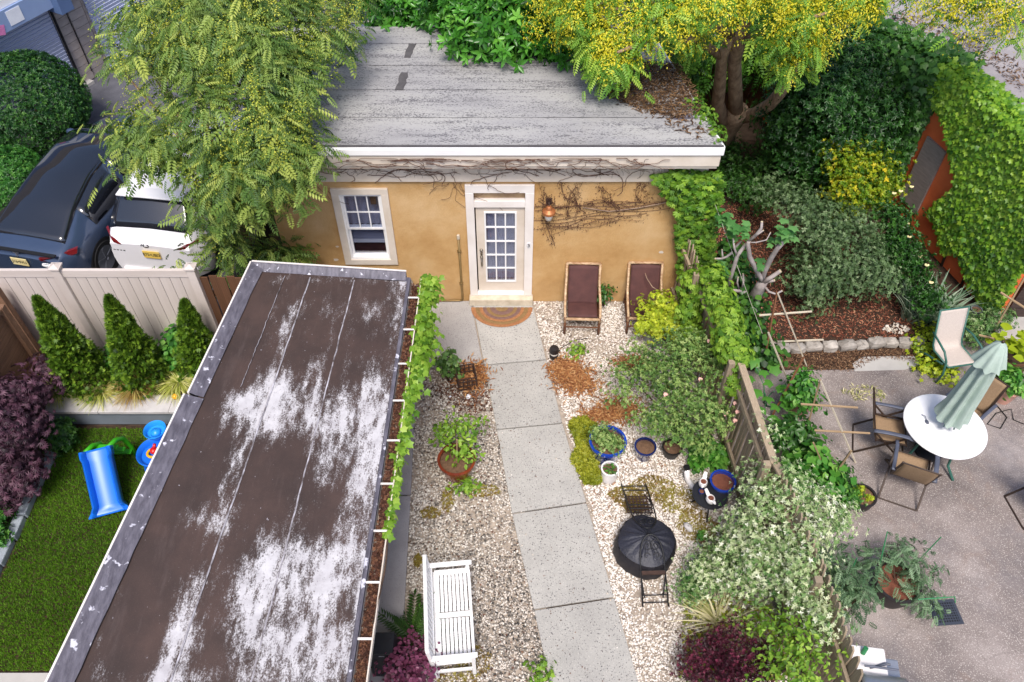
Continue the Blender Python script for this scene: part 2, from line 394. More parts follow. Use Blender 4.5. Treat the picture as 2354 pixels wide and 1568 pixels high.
mat('board_grey', '9c9088', '887c76', 6, .85, .3, 40, stretch=(1, 1, 6))
mat('dark_siding', '4a3a34', '3c2f2b', 6, .85, .3, 40)
mat('flat_roof', 'a8a2a4', '8f898c', 1.5, .9, .3, 90, spk=('6d666a', 60, .62))
mat('cushion', '5c3936', '4c2e2d', 5, .8, .25, 60)
mat('piping', '38211f', '2c1918', 5, .8)
mat('rattan', 'd9bf9c', '9a6f4c', 10, .6, .3, 80, stretch=(1, 1, 3))
mat('rattan_dark', '7d5138', '5b3826', 12, .6, .3, 80)
mat('sling_tan', '9c8164', '8c7358', 40, .85, .2, 300)
mat('sling_grey', 'c9bdb4', 'bbaea6', 50, .85, .2, 300)
mat('arm_grey', '565b6c', '4a4e5c', 6, .5)
mat('umbrella_cloth', 'b2c2b8', 'a0b2a6', 3, .85, .15, 200)
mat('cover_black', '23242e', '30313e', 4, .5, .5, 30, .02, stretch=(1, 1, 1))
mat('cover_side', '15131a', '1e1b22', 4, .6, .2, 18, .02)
mat('plastic_black', '17181d', '1e1f26', 4, .5)
mat('plastic_blue', '1a6fe0', '1a6fe0', 1, .32)
mat('plastic_lightblue', '2a96ec', '2a96ec', 1, .32)
mat('plastic_green', '3fae1e', '379a1a', 1, .35)
mat('plastic_red', 'd8201c', 'c81c18', 1, .35)
mat('plastic_yellow', 'f2b21c', 'eaa818', 1, .35)
mat('plastic_grey', '3a3632', '4a443e', 4, .6)
mat('paint_navy', '3a4a66', '3e4e6a', 1, .25, coat=1, metal=.3)
mat('paint_white', 'eceaee', 'e6e4e8', 1, .3, coat=.8)
mat('paint_silver', '6b7684', '6b7684', 1, .25, coat=1, metal=.4)
mat('table_white', 'f2f2f4', 'e6e6e8', 2, .3, spk=('d2d0cc', 5, .68))
mat('car_glass', '16181e', '1c1e26', 1, .05, spec=1, coat=1)
mat('car_trim', '111114', '18181b', 4, .6)
mat('tyre', '141416', '1c1c1f', 6, .85)
mat('rim', '9a9ea8', '858994', 3, .3, metal=.7)
mat('tail_red', '7c1418', '5a0c10', 3, .2, coat=.8)
mat('plate_yellow', 'e6b83c', 'e2c66a', 4, .5)
mat('plate_cream', 'efe2b4', 'e4d296', 4, .5)
mat('ink', '14161a', '14161a', 1, .7)
mat('ink_white', 'f2f2f4', 'f2f2f4', 1, .6)
mat('shutter_metal', 'c4cce4', 'b4bcd6', 1.2, .55, rand=.05)
mat('sign_blue', '8fa3c8', '7f94bc', 1, .6)
mat('sign_dark', '5a7098', '4c628a', 1, .55)
mat('block_wall', 'b9ada6', 'a69a94', 3, .9, .3, 60, rand=.06)
mat('mortar', '8c827c', '807670', 6, .95)
mat('pink_paint', 'd884b8', 'c874a8', 6, .7)
mat('jute', 'a9764e', '8c5d3c', 30, .95, .5, 120)
mat('jute_olive', '8e7048', '7a5e3c', 30, .95, .5, 120)
mat('jute_plum', '80625a', '6c5048', 30, .95, .5, 120)
mat('drain_iron', '3c4250', '2f3440', 10, .6, .3, 80)
mat('wire_black', '1a1614', '1a1614', 1, .6)
mat('string', 'b8b0a6', 'a8a096', 4, .9)
mat('curtain', 'b6b6c4', 'a6a6b6', 8, .9, .3, 30, .02, stretch=(4, 1, .3))
mat('blind', '8f8f9e', '82828f', 3, .7)
mat('brick_red', '4e2420', '3c1a18', 6, .9)
mat('paper', 'e8eaf2', 'dcdee8', 3, .7)
mat('umber_debris', '4a3a2e', '2c221b', 30, .95, .9, 60, .02)
mat('pot_soil', '5c4433', '7a5c46', 30, .95, .8, 80, .01)
mat('lid_brass', '9a8258', '82693f', 4, .4, metal=.5)
mat('lamp_copper', 'b8764a', '9c6038', 6, .45, metal=.4)
mat('glass_white', 'eeeae2', 'e4dfd6', 3, .2)
mat('membrane_patch', '5d5a5c', '4e4b4d', 8, .9, .3, 60)
mat('flash', '716d78', '4c4852', 5, .55, .5, 12, .02, stretch=(4, 1, 1), spk=('d2d0dc', 9, .62))
mat('seam', 'c8c4cc', '453936', 7, .7, .3, 30, stretch=(3, 1, 1))
mat('cream_wall', 'd8c6a4', 'c8b48e', 3, .8, .2, 60)
mat('car_red', 'd03a2c', 'c03226', 1, .3, coat=.8)
mat('petal_pink', 'f2c4b6', 'eab0a2', 8, .7)
# stucco
m, n, l, b = newmat('stucco'); MATS['stucco'] = m
t1 = tex(n, l, 1.1, 6, .65); c1 = ramp(n, l, t1.outputs[0], [(.3, 'b68b54'), (.5, 'c79f6a'), (.7, 'd4b182')])
t2 = tex(n, l, 5, 6, .7, (1, 1, .35)); c2 = mixc(n, l, ramp(n, l, t2.outputs[0], [(.55, '000000'), (.8, '808080')]), c1, 'b59068')
sx_ = n.new('ShaderNodeSeparateXYZ'); tcs = n.new('ShaderNodeTexCoord'); l.new(tcs.outputs['Object'], sx_.inputs[0])
td_ = tex(n, l, 7, 6, .75); mz = n.new('ShaderNodeMath'); mz.operation = 'MULTIPLY_ADD'; l.new(td_.outputs[0], mz.inputs[0]); mz.inputs[1].default_value = -.9; l.new(sx_.outputs[2], mz.inputs[2])
c2 = mixc(n, l, ramp(n, l, mz.outputs[0], [(0, '606060'), (.12, '000000')]), c2, '8a7458')
ts = tex(n, l, 9, 6, .8, (1, 1, .12)); c2 = mixc(n, l, ramp(n, l, ts.outputs[0], [(.62, '000000'), (.8, '505050')]), c2, '94703e')
l.new(c2, b.inputs[0]); b.inputs['Roughness'].default_value = .92; t3 = tex(n, l, 28, 8, .75); bumpn(n, l, t3.outputs[0], b, .6, .02)
# exposed aggregate concrete
def aggregate(name, base, base2, dark, sc=55, th=.6, warm=None):
    m, n, l, b = newmat(name); MATS[name] = m
    t1 = tex(n, l, 1.6, 5, .6); c = ramp(n, l, t1.outputs[0], [(.3, base), (.7, base2)])
    t2 = tex(n, l, sc, 2, .5); c = mixc(n, l, ramp(n, l, t2.outputs[0], [(th, '000000'), (th + .05, 'ffffff')]), c, dark)
    t4 = tex(n, l, sc * 2.1, 2, .5); c = mixc(n, l, ramp(n, l, t4.outputs[0], [(th + .02, '000000'), (th + .08, 'b0b0b0')]), c, dark)
    t5 = tex(n, l, sc * 1.4, 2, .5, (1, 1.01, 1), (0, 0, .7)); c = mixc(n, l, ramp(n, l, t5.outputs[0], [(.6, '000000'), (.68, '909090')]), c, 'efe9e2')
    if warm:
        t6 = tex(n, l, .8, 6, .7); c = mixc(n, l, ramp(n, l, t6.outputs[0], [(.5, '000000'), (.72, 'c0c0c0')]), c, warm)
    oi = n.new('ShaderNodeObjectInfo'); hs = n.new('ShaderNodeHueSaturation'); mr = n.new('ShaderNodeMapRange'); l.new(oi.outputs['Random'], mr.inputs[0]); mr.inputs[3].default_value = .9; mr.inputs[4].default_value = 1.06
    l.new(mr.outputs[0], hs.inputs['Value']); t7 = tex(n, l, 3.5, 7, .75); c = mixc(n, l, ramp(n, l, t7.outputs[0], [(.58, '000000'), (.78, '707070')]), c, '8c8478'); l.new(c, hs.inputs['Color']); c = hs.outputs[0]
    l.new(c, b.inputs[0]); b.inputs['Roughness'].default_value = .9; bumpn(n, l, t2.outputs[0], b, .3, .004); return m
aggregate('path_concrete', 'a3a09c', 'b5b2ad', '5c5a5c', 48, .62)
aggregate('entry_concrete', 'a29e9c', 'b4b0ae', '5c5a5c', 60, .6)
# patio: worn aggregate with cracks and stains
m, n, l, b = newmat('patio'); MATS['patio'] = m
t1 = tex(n, l, .7, 7, .65); c = ramp(n, l, t1.outputs[0], [(.28, '5c5454'), (.5, '867b77'), (.72, 'a89d99')])
t2 = tex(n, l, 60, 2, .5); c = mixc(n, l, ramp(n, l, t2.outputs[0], [(.58, '000000'), (.64, 'c0c0c0')]), c, 'd6cdc6')
t3 = tex(n, l, 85, 2, .5); c = mixc(n, l, ramp(n, l, t3.outputs[0], [(.6, '000000'), (.66, 'c0c0c0')]), c, '5e544e')
t4 = tex(n, l, 1.9, 5, .7, dist=1.2); c = mixc(n, l, ramp(n, l, t4.outputs[0], [(.56, '000000'), (.74, '909090')]), c, '8a6a54')
vo = tex(n, l, .62, kind='ShaderNodeTexVoronoi'); vo.feature = 'DISTANCE_TO_EDGE'
wv = n.new('ShaderNodeMix'); 
tcn = n.new('ShaderNodeTexCoord'); tn = n.new('ShaderNodeTexNoise'); tn.inputs['Scale'].default_value = 2.2; tn.inputs['Detail'].default_value = 5
l.new(tcn.outputs['Object'], tn.inputs['Vector']); va = n.new('ShaderNodeVectorMath'); va.operation = 'SCALE'; va.inputs['Scale'].default_value = .5
l.new(tn.outputs[1], va.inputs[0]); vb = n.new('ShaderNodeVectorMath'); l.new(tcn.outputs['Object'], vb.inputs[0]); l.new(va.outputs[0], vb.inputs[1]); l.new(vb.outputs[0], vo.inputs['Vector'])
c = mixc(n, l, ramp(n, l, vo.outputs['Distance'], [(0, '808080'), (.004, '404040'), (.008, '000000')]), c, '3a322f')
t8 = tex(n, l, .45, 6, .7); c = mixc(n, l, ramp(n, l, t8.outputs[0], [(.5, '000000'), (.68, 'b0b0b0')]), c, '63636c')
t9 = tex(n, l, 7, 6, .8); c = mixc(n, l, ramp(n, l, t9.outputs[0], [(.6, '000000'), (.8, 'a0a0a0')]), c, '4e4642')
l.new(c, b.inputs[0]); b.inputs['Roughness'].default_value = .92; bumpn(n, l, t2.outputs[0], b, .35, .005)
n.remove(wv)
# granule roof of the cottage
m, n, l, b = newmat('roof_granule'); MATS['roof_granule'] = m
t1 = tex(n, l, 1.0, 6, .6, (.5, 1.6, 1)); c = ramp(n, l, t1.outputs[0], [(.32, '949294'), (.5, 'a3a1a2'), (.68, 'aeacaa')])
t2 = tex(n, l, 30, 5, .8, (.9, 1.2, 1)); t3 = tex(n, l, 1.6, 6, .75, (.45, 3.2, 1))
mul = n.new('ShaderNodeMath'); mul.operation = 'MULTIPLY_ADD'; l.new(t3.outputs[0], mul.inputs[0]); mul.inputs[1].default_value = .55; l.new(t2.outputs[0], mul.inputs[2])
c = mixc(n, l, ramp(n, l, mul.outputs[0], [(.79, '000000'), (.87, 'f0f0f0')]), c, '56545a')
t4 = tex(n, l, .55, 5, .6); c = mixc(n, l, ramp(n, l, t4.outputs[0], [(.55, '000000'), (.75, '606060')]), c, 'c4baa2')
l.new(c, b.inputs[0]); b.inputs['Roughness'].default_value = .95; bumpn(n, l, t2.outputs[0], b, .3, .006)
# flaking coated membrane of the extension ("wear" = where the white coat has survived)
m, n, l, b = newmat('flaking_membrane'); MATS['flaking_membrane'] = m
at = n.new('ShaderNodeAttribute'); at.attribute_name = 'tint'
t1 = tex(n, l, 5.5, 12, .74, (1.7, .6, 1), (0, 0, -.1)); t2 = tex(n, l, 60, 6, .75, (1.1, .75, 1)); t3 = tex(n, l, 2.2, 4, .6, (1.6, .35, 1), (0, 0, -.1))
def madd(x, k, y):
    q = n.new('ShaderNodeMath'); q.operation = 'MULTIPLY_ADD'; l.new(x, q.inputs[0]); q.inputs[1].default_value = k
    if isinstance(y, float): q.inputs[2].default_value = y
    else: l.new(y, q.inputs[2])
    return q.outputs[0]
v = madd(t1.outputs[0], 1.7, madd(t2.outputs[0], 1.25, madd(t3.outputs[0], .9, at.outputs['Fac'])))
f = ramp(n, l, madd(v, .5, -.67), [(.5, '000000'), (.55, '5a5a5a'), (.6, 'a0a0a0'), (.66, 'f0f0f0')])
td = tex(n, l, 2, 5, .6); dk = ramp(n, l, td.outputs[0], [(.3, '3a2c28'), (.7, '4e3b35')])
tw = tex(n, l, 5, 5, .6); wh = ramp(n, l, tw.outputs[0], [(.3, 'b8b4b8'), (.65, 'd8d5d8')])
ts_ = tex(n, l, .9, 7, .7, (1.3, .5, 1)); dk = mixc(n, l, ramp(n, l, ts_.outputs[0], [(.42, 'b0b0b0'), (.6, '000000')]), dk, '2a201e')
tg = tex(n, l, 160, 2, .6); dk = mixc(n, l, ramp(n, l, tg.outputs[0], [(.6, '000000'), (.72, '909090')]), dk, '7a6a66')
tf = tex(n, l, 24, 3, .5); dk = mixc(n, l, ramp(n, l, tf.outputs[0], [(.735, '000000'), (.75, 'd0d0d0')]), dk, 'cfcad4')
tp_ = tex(n, l, 3.2, 8, .7, (2.2, .35, 1)); dk = mixc(n, l, ramp(n, l, tp_.outputs[0], [(.56, '000000'), (.75, '707070')]), dk, '7d6e6c')
l.new(mixc(n, l, f, dk, wh), b.inputs[0]); b.inputs['Roughness'].default_value = .75; bumpn(n, l, f, b, .4, .004)
# clear window glass
m, n, l, b = newmat('glass'); MATS['glass'] = m
gl = n.new('ShaderNodeBsdfGlossy'); gl.inputs['Roughness'].default_value = .03; tr = n.new('ShaderNodeBsdfTransparent'); mx = n.new('ShaderNodeMixShader')
tr.inputs[0].default_value = (.8, .83, .9, 1); mx.inputs[0].default_value = .13; l.new(tr.outputs[0], mx.inputs[1]); l.new(gl.outputs[0], mx.inputs[2]); l.new(mx.outputs[0], n['Material Output'].inputs[0])
# foliage and loose stuff
leafmat('sumac', ['2c4a20', '5a7c36', '8aa34c', 'b8c45e'], .35)
leafmat('rain_leaf', ['2e5a1e', '568a2e', '82b03c', 'aecb50'], .38)
leafmat('rain_flower', ['c8c424', 'e8dc30', 'f4ea5c'], .4)
leafmat('sumac_flower', ['a4b03c', 'c2c848', 'd8d456'], .35)
leafmat('laurel', ['1f4a16', '377022', '559632', '7cb848'], .25, .3)
leafmat('holly', ['122c0e', '20461a', '346024', '4c7c30'], .2, .38)
leafmat('clipped', ['16361a', '275226', '3f6e2c', '5c8a38'], .25, .4)
leafmat('clipped_bright', ['1c4a18', '35702a', '548f38', '74aa48'], .25, .4)
leafmat('creeper', ['386420', '588426', '7ca432', '9fc044'], .35)
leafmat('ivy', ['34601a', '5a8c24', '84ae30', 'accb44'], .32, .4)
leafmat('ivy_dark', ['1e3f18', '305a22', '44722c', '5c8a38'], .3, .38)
leafmat('grape', ['4a7420', '6c962c', '8db43c', 'b2cc58'], .35)
leafmat('gold_shrub', ['3d6a1c', '7a9c26', 'b8bc2e', 'e6d23c'], .3, .35)
leafmat('dusty', ['304a28', '4c683c', '6c8656', '94a67c'], .25)
leafmat('varieg', ['3c682c', '648c48', '98b272', 'd0d8ac', 'f0f2dc'], .25, .4)
leafmat('rose_leaf', ['486a32', '6c924a', '94ae60', 'bccc86'], .3)
leafmat('lime', ['7c9a20', 'a8bc2c', 'ccd83c', 'e2e65c'], .35)
leafmat('sedum', ['6a7a1e', '8c9426', 'aaae32', 'c4c048'], .3)
leafmat('moss', ['7a6236', '8c7438', '968a3c', 'a29c48'], .2, .8)
leafmat('arbor', ['223c12', '42621a', '668a26', '8eac38'], .22)
leafmat('hakone', ['8a9a38', 'b8be58', 'd8d684', 'ece6ac'], .3)
leafmat('hakone_dry', ['8a6a3c', 'a98c50', 'c4aa68', 'c8c074'], .3)
leafmat('plum', ['2c1c26', '4a2f3e', '6a4658', '8a6678'], .25)
leafmat('barberry', ['281016', '421826', '602438', '8c3a54'], .25)
leafmat('loropetalum', ['4c2438', '6c3450', '8c4c6c', 'a86a88'], .25)
leafmat('veg', ['275a1e', '44842e', '6aa640', '94c25c'], .35)
leafmat('veg_blue', ['3e5c3c', '5e7e58', '82a078', 'aac29e'], .3)
leafmat('fig_leaf', ['3a6a30', '58904a', '7aac64', '9cc484'], .35)
leafmat('iris', ['5c7a5c', '7a9678', '9cb096', 'bccab0'], .25)
leafmat('yucca', ['8a9450', 'b8b478', 'd8d0a0', 'ecdfbc'], .25)
leafmat('fern', ['2c4a1c', '446a28', '5c8434'], .3)
leafmat('dead_leaf', ['3a2218', '55352a', '6e4838', '8a6248'], .15, .8)
leafmat('needle', ['7a4a2c', '98633c', 'b4804e', 'c89c6c'], .15, .8)
leafmat('chips', ['5a2c20', '7a4030', '985844', 'b87c60', 'c89878'], .05, .9)
leafmat('mulch_brown', ['4c3426', '6a4a36', '86644a', 'b09070'], .05, .9)
leafmat('grass_blade', ['426812', '568218', '6a961e', '80aa2c'], .25, .6)
leafmat('roof_litter', ['3c2a1e', '57402e', '74583e', '9a7a58'], .1, .9)
leafmat('pebble', ['6a5a50', 'a89a8e', 'c8bcae', 'd8cdc0', 'e0d6cc', 'e8dfd8', 'eee6e0', 'f2ece6'], 0, .8)
leafmat('pebble_grey', ['3c3a38', '6a645e', '8c847c', 'b0a69c', 'cabfb4', 'dcd4ca', 'e6e0d8'], 0, .8)
leafmat('white_petal', ['f0e4d4', 'fbf6ee'], .3)

# ---------------------------------------------------------------- the setting
def sheet(name, poly, z, mt, th=None, **kw):
    m = MB()
    if th: m.prism(poly, z - th, z)
    else: m.add([(p[0], p[1], z) for p in poly], [tuple(range(len(poly)))])
    o = m.build(name, mt, **kw); o['kind'] = 'structure'; return o
sheet('ground', [(-120, -60), (120, -60), (120, 160), (-120, 160)], -.05, 'soil')
sheet('parking_lot', [(-40, 9.32), (-5.0, 9.32), (-5.0, 17), (9, 17), (9, 60), (-40, 60)], .55, 'asphalt', .7)
sheet('gravel_bed', [(-1.7, 1.2), (4.0, 1.2), (3.2, 10.76), (-1.8, 10.76)], -.004, 'bed')
sheet('planting_soil', [(3.2, 9.2), (9.0, 9.2), (9.0, 10.5), (8.4, 13.6), (6.6, 16), (2.6, 16), (3.15, 10.8)], -.006, 'dark_soil')
patio = sheet('patio_paving', [(3.95, .5), (14, .5), (14, 9.0), (8.6, 9.05), (8.9, 10.3), (8.2, 10.3), (7.6, 9.1), (4.2, 9.05), (3.45, 9.05)], .004, 'patio')
sheet('back_paving', [(8.9, 9.02), (16, 9.02), (16, 10.4), (8.9, 10.4)], .008, 'concrete_plain')
# path: separate slabs with open joints
path = MB().prism([(-.62, 10.7), (.3, 10.7), (2.02, 1.4), (1.1, 1.4)], -.03, -.001).build('path', 'dark_soil'); path['kind'] = 'structure'
Lp = [(-.76, 10.755), (-.49, 9.16), (-.25, 7.77), (0, 6.21), (.31, 4.69), (.60, 3.2), (.88, 1.7)]
Rp = [(.37, 10.755), (.61, 9.28), (.84, 7.9), (1.15, 6.4), (1.45, 4.87), (1.74, 3.38), (2.02, 1.9)]
def slab(name, a, b, c, d, parent, mt, z=.035, gap=.013):
    q = [Vector((*p, 0)) for p in (a, b, c, d)]; e = (q[3] - q[0]).normalized() * gap
    q = [q[0] + e, q[1] + e, q[2] - e, q[3] - e]
    o = MB().prism([(p.x, p.y) for p in q], -.02, z).build(name, mt, parent, bevel=.008); return o
for i in range(6): slab('slab', Lp[i], Rp[i], Rp[i + 1], Lp[i + 1], path, 'path_concrete', .035 + rnd.uniform(-.003, .003))
slab('entry_slab', (-1.95, 10.755), (-.785, 10.755), (-.515, 9.15), (-1.95, 9.05), path, 'entry_concrete', .033)
strip = MB().prism([(-2.1, 9.0), (-1.7, 9.0), (-1.5, 1.6), (-2.1, 1.6)], -.03, -.002).build('side_walk', 'dark_soil'); strip['kind'] = 'structure'
ys = [9.02, 6.53, 3.9, 1.5]
def sx(y): return -1.67 + (9.08 - y) * .035
for i in range(3): slab('slab', (-2.2, ys[i]), (sx(ys[i]), ys[i]), (sx(ys[i + 1]), ys[i + 1]), (-2.2, ys[i + 1]), strip, 'strip_concrete', .03)
# loose gravel
def pathL(y): return np.interp(y, [1.7, 3.71, 10.77], [.88, .54, -.76])
def pathR(y): return np.interp(y, [1.9, 3.71, 10.77], [2.02, 1.67, .37])
def off_path(p): return ((p[:, 0] < pathL(p[:, 1]) + NR.normal(-.004, .012, len(p))) | (p[:, 0] > pathR(p[:, 1]) + NR.normal(.004, .012, len(p))))
def nz(p, s, o=0): return np.array([noise.noise(Vector((x * s + o, y * s, 3.3))) for x, y in p])
def tl(p):
    q = nz(p, .8); return np.clip(NR.beta(1.5, 1.25, len(p)) + q * .3, 0, 1)
def tr_(p):
    q = nz(p, .9, 9); return np.clip(NR.beta(1.7, 1.05, len(p)) + q * .25, 0, 1)
gl_poly = [(-1.68, 9.02), (-.5, 9.12), (-.25, 7.77), (0, 6.2), (.31, 4.69), (.75, 2.4), (-1.42, 2.4)]
gr_poly = [(.4, 10.74), (3.1, 10.74), (3.45, 7.0), (3.85, 2.4), (1.9, 2.4), (1.45, 4.8), (.84, 7.9)]
thin = lambda p: NR.random(len(p)) < 1.0 - .45 * (nz(p, 1.3, 4) > .3)
pebbles('gravel', gl_poly, 21000, .011, .021, 'pebble_grey', .008, keep=lambda p: off_path(p) & thin(p), tintf=tl, label='pale grey and tan loose gravel left of the concrete path', cat='gravel')
pebbles('gravel', gr_poly, 40000, .011, .020, 'pebble', .008, keep=lambda p: off_path(p) & thin(p), tintf=tr_, label='white and cream loose gravel right of the concrete path', cat='gravel')
litter('path_debris', [Lp[1], Rp[1], Rp[6], Lp[6]], 260, 'tuft', 'dead_leaf', .018, .04, label='stray leaf crumbs on the concrete path', cat='debris')
pebbles('stray_gravel', [(Lp[0][0] - .02, 10.7), (Rp[0][0] + .02, 10.7), (Rp[6][0] + .02, 1.9), (Lp[6][0] - .02, 1.7)], 420, .006, .014, 'pebble', .042, keep=lambda p: (np.minimum(p[:, 0] - pathL(p[:, 1]), pathR(p[:, 1]) - p[:, 0]) < NR.exponential(.06, len(p))), label='stray gravel stones along the edges of the path', cat='gravel')
# mulch
litter('bark_mulch', [(3.4, 9.75), (7.3, 9.8), (7.6, 10.2), (7.4, 12.0), (5.5, 13.5), (3.4, 14.0)], 15000, 'narrow', 'chips', .06, .0, label='red brown bark mulch covering the planting bed behind the stone edging', cat='mulch', tilt=.5)
litter('wood_chip_litter', [(4.0, 9.55), (7.4, 9.55), (7.5, 9.2), (6.6, 9.35), (6.0, 9.05), (4.2, 9.1)], 3800, 'narrow', 'mulch_brown', .05, .006, label='tan wood chips spilled over the patio edge in front of the stones', cat='mulch', tilt=.45)

# ---------------------------------------------------------------- cottage
ct = thing('cottage', 'ochre stucco cottage with white eave, pale flat roof and glazed door', 'cottage', (-.5, 12.5, 0), world=True)
F0 = 10.76; WX0, WX1 = -4.07, 3.13
wall = MB()
for x0, x1, z0, z1 in ((WX0, -2.9, 0, 3.3), (-2.9, -2.16, 0, 1.1), (-2.9, -2.16, 2.6, 3.3), (-2.16, -.66, 0, 3.3), (-.66, .26, 2.66, 3.3), (.26, WX1, 0, 3.3)):
    wall.bb(x0, x1, F0, F0 + .2, z0, z1)
wall.prism([(WX0, F0 + .2), (WX0 - .65, 14.45), (WX0 - .5, 14.45), (WX0 + .15, F0 + .2)], 0, 3.3)
wall.prism([(WX1 - .15, F0 + .2), (WX1 - .75, 14.45), (WX1 - .6, 14.45), (WX1, F0 + .2)], 0, 3.3)
wall.prism([(WX0 - .5, 14.3), (WX1 - .74, 14.3), (WX1 - .74, 14.44), (WX0 - .5, 14.44)], 0, 3.3)
wall.build('wall', 'stucco', ct)
MB().bb(WX0 - .03, WX1 + .04, F0 - .06, F0 - .002, 2.86, 3.36).build('frieze_board', 'beige_trim', ct, bevel=.004)
MB().prism([(WX0 - .1, 10.47), (3.22, 10.47), (2.5, 14.5), (WX0 - .8, 14.5)], 3.3, 3.36).build('soffit', 'beige_trim', ct)
fs = MB().bb(-4.18, 3.24, 10.44, 10.48, 3.36, 3.575).build('fascia_board', 'beige_trim', ct, bevel=.004)
MB().bb(-4.2, 3.27, 10.41, 10.475, 3.58, 3.70).build('drip_edge', 'bright_white', ct, bevel=.012)
MB().plate([(3.255, 10.48, 3.70), (3.285, 10.48, 3.70), (2.56, 14.55, 3.55), (2.53, 14.55, 3.55)], .1).build('side_edge', 'bright_white', ct)
MB().bb(-4.18, 3.26, 10.478, 10.515, 3.62, 3.712).build('roof_bead', 'membrane_patch', ct)
# roof sheets, each lapping the one in front
yb = [10.51, 11.35, 12.22, 13.05, 13.86, 14.5]
for i in range(5):
    y0, y1 = yb[i] - (.04 if i else 0), yb[i + 1]; z0 = 3.70 - (y0 - 10.5) * .037 + (.006 if i else 0); z1 = 3.70 - (y1 - 10.5) * .037
    xl = lambda y: -4.18 - (y - 10.5) * .17
    xr = lambda y: 3.25 - (y - 10.5) * .178
    MB().grid(lambda a, b: (lerp(xl(lerp(y0, y1, b)), xr(lerp(y0, y1, b)), a), lerp(y0, y1, b), lerp(z0, z1, b) + .006 * noise.noise(Vector((a * 14, b * 3 + i * 5, 0)))), 40, 4).build('roof_sheet', 'roof_granule', ct)
def rz_(y): return 3.70 - (y - 10.5) * .037
MB().prism([(-4.15, 10.52), (3.2, 10.52), (2.5, 14.48), (-4.85, 14.48)], 3.37, 3.50).build('roof_deck', 'dark_soil', ct)
for q in ([(940, 97), (955, 97), (944, 131), (927, 131)], [(921, 168), (939, 168), (929, 210), (910, 210)]):
    pts = [P(u, v, 3.62) for u, v in q]; pts = [pts[i].lerp(pts[(i + 1) % 4], t) + Vector((rnd.uniform(-.015, .015), rnd.uniform(-.015, .015), 0)) for i in range(4) for t in (0, .2, .4, .6, .8)]; MB().plate([(p.x, p.y, rz_(p.y) + .018) for p in pts], .012).build('roof_patch', 'membrane_patch', ct)
for yy in yb[1:5]:
    m = MB(); N = 60
    for i in range(N + 1):
        x = lerp(-4.18 - (yy - 10.5) * .17, 3.25 - (yy - 10.5) * .178, i / N); w_ = .001 + .006 * max(0, noise.noise(Vector((i * .7, yy, 0)))); y_ = yy - .045 + .01 * noise.noise(Vector((i * .3, yy, 5)))
        m.V += [(x, y_ - w_, rz_(y_) + .013), (x, y_ + w_, rz_(y_) + .013)]
    m.F = [(2 * i, 2 * i + 2, 2 * i + 3, 2 * i + 1) for i in range(N)]; m.build('lap_seam', 'membrane_patch', ct)
for u, v, r_ in ((775, 567, .035), (772, 597, .045), (1520, 580, .05), (1512, 640, .03), (795, 640, .03)):
    c_ = PY(u, v, F0 - .003); m = MB(); m.add([(c_.x + r_ * math.cos(k) * rnd.uniform(.6, 1.2), F0 - .003, c_.z + r_ * .7 * math.sin(k) * rnd.uniform(.6, 1.2)) for k in np.linspace(0, 5.5, 8)], [tuple(reversed(range(8)))]); m.build('plaster_chip', 'beige_trim', ct)
p = P(1412, 190, 3.7); MB().lathe([(.05, 0), (.05, .22), (.04, .22), (.04, .02)], 12, (p.x, p.y, 3.62)).build('vent_pipe', 'bright_white', ct)
# window
wx0, wx1, wz0, wz1 = -3.01, -2.06, .99, 2.70
wd = MB().bb(wx0, wx1, F0 - .045, F0 + .0, wz1 - .12, wz1).bb(wx0, wx1, F0 - .045, F0, wz0, wz0 + .12).bb(wx0, wx0 + .12, F0 - .046, F0, wz0 + .12, wz1 - .12).bb(wx1 - .12, wx1, F0 - .046, F0, wz0 + .12, wz1 - .12).build('window', 'beige_trim', ct, bevel=.005)
ix0, ix1, iz0, iz1 = wx0 + .12, wx1 - .12, wz0 + .12, wz1 - .12; zm = iz0 + (iz1 - iz0) * .47
def framerect(m, x0, x1, z0, z1, y0, y1, t): return m.bb(x0, x1, y0, y1, z1 - t, z1).bb(x0, x1, y0, y1, z0, z0 + t).bb(x0, x0 + t, y0, y1, z0 + t, z1 - t).bb(x1 - t, x1, y0, y1, z0 + t, z1 - t)
framerect(MB(), ix0, ix1, iz0, iz1, F0 - .02, F0 + .12, .035).build('jamb', 'bright_white', wd)
framerect(MB(), ix0 + .035, ix1 - .035, zm - .02, iz1 - .035, F0 + .01, F0 + .05, .035).build('upper_sash', 'bright_white', wd)
framerect(MB(), ix0 + .035, ix1 - .035, iz0 + .035, zm + .03, F0 + .055, F0 + .09, .035).build('lower_sash', 'bright_white', wd)
gx0, gx1, gz0, gz1 = ix0 + .07, ix1 - .07, zm + .015, iz1 - .07
for i in range(3):
    for j in range(2):
        a = lerp(gx0, gx1, i / 3); b_ = lerp(gx0, gx1, (i + 1) / 3); c_ = lerp(gz0, gz1, j / 2); d_ = lerp(gz0, gz1, (j + 1) / 2)
        piece('pane', 'glass', wd, ((a + b_) / 2, F0 + .03, (c_ + d_) / 2), (b_ - a, .004, d_ - c_))
for i in (1, 2): piece('muntin', 'bright_white', wd, (lerp(gx0, gx1, i / 3), F0 + .022, (gz0 + gz1) / 2), (.02, .012, gz1 - gz0))
piece('muntin', 'bright_white', wd, ((gx0 + gx1) / 2, F0 + .02, (gz0 + gz1) / 2), (gx1 - gx0, .012, .02))
piece('pane', 'glass', wd, ((gx0 + gx1) / 2, F0 + .072, (iz0 + zm) / 2 + .03), (gx1 - gx0, .004, zm - iz0 - .07))
MB().grid(lambda a, b: (lerp(gx0 - .03, gx1 + .03, a), F0 + .16 + .012 * math.sin(a * 40), lerp(zm - .02, iz1, b)), 60, 1).build('curtain', 'curtain', wd, smooth=True)
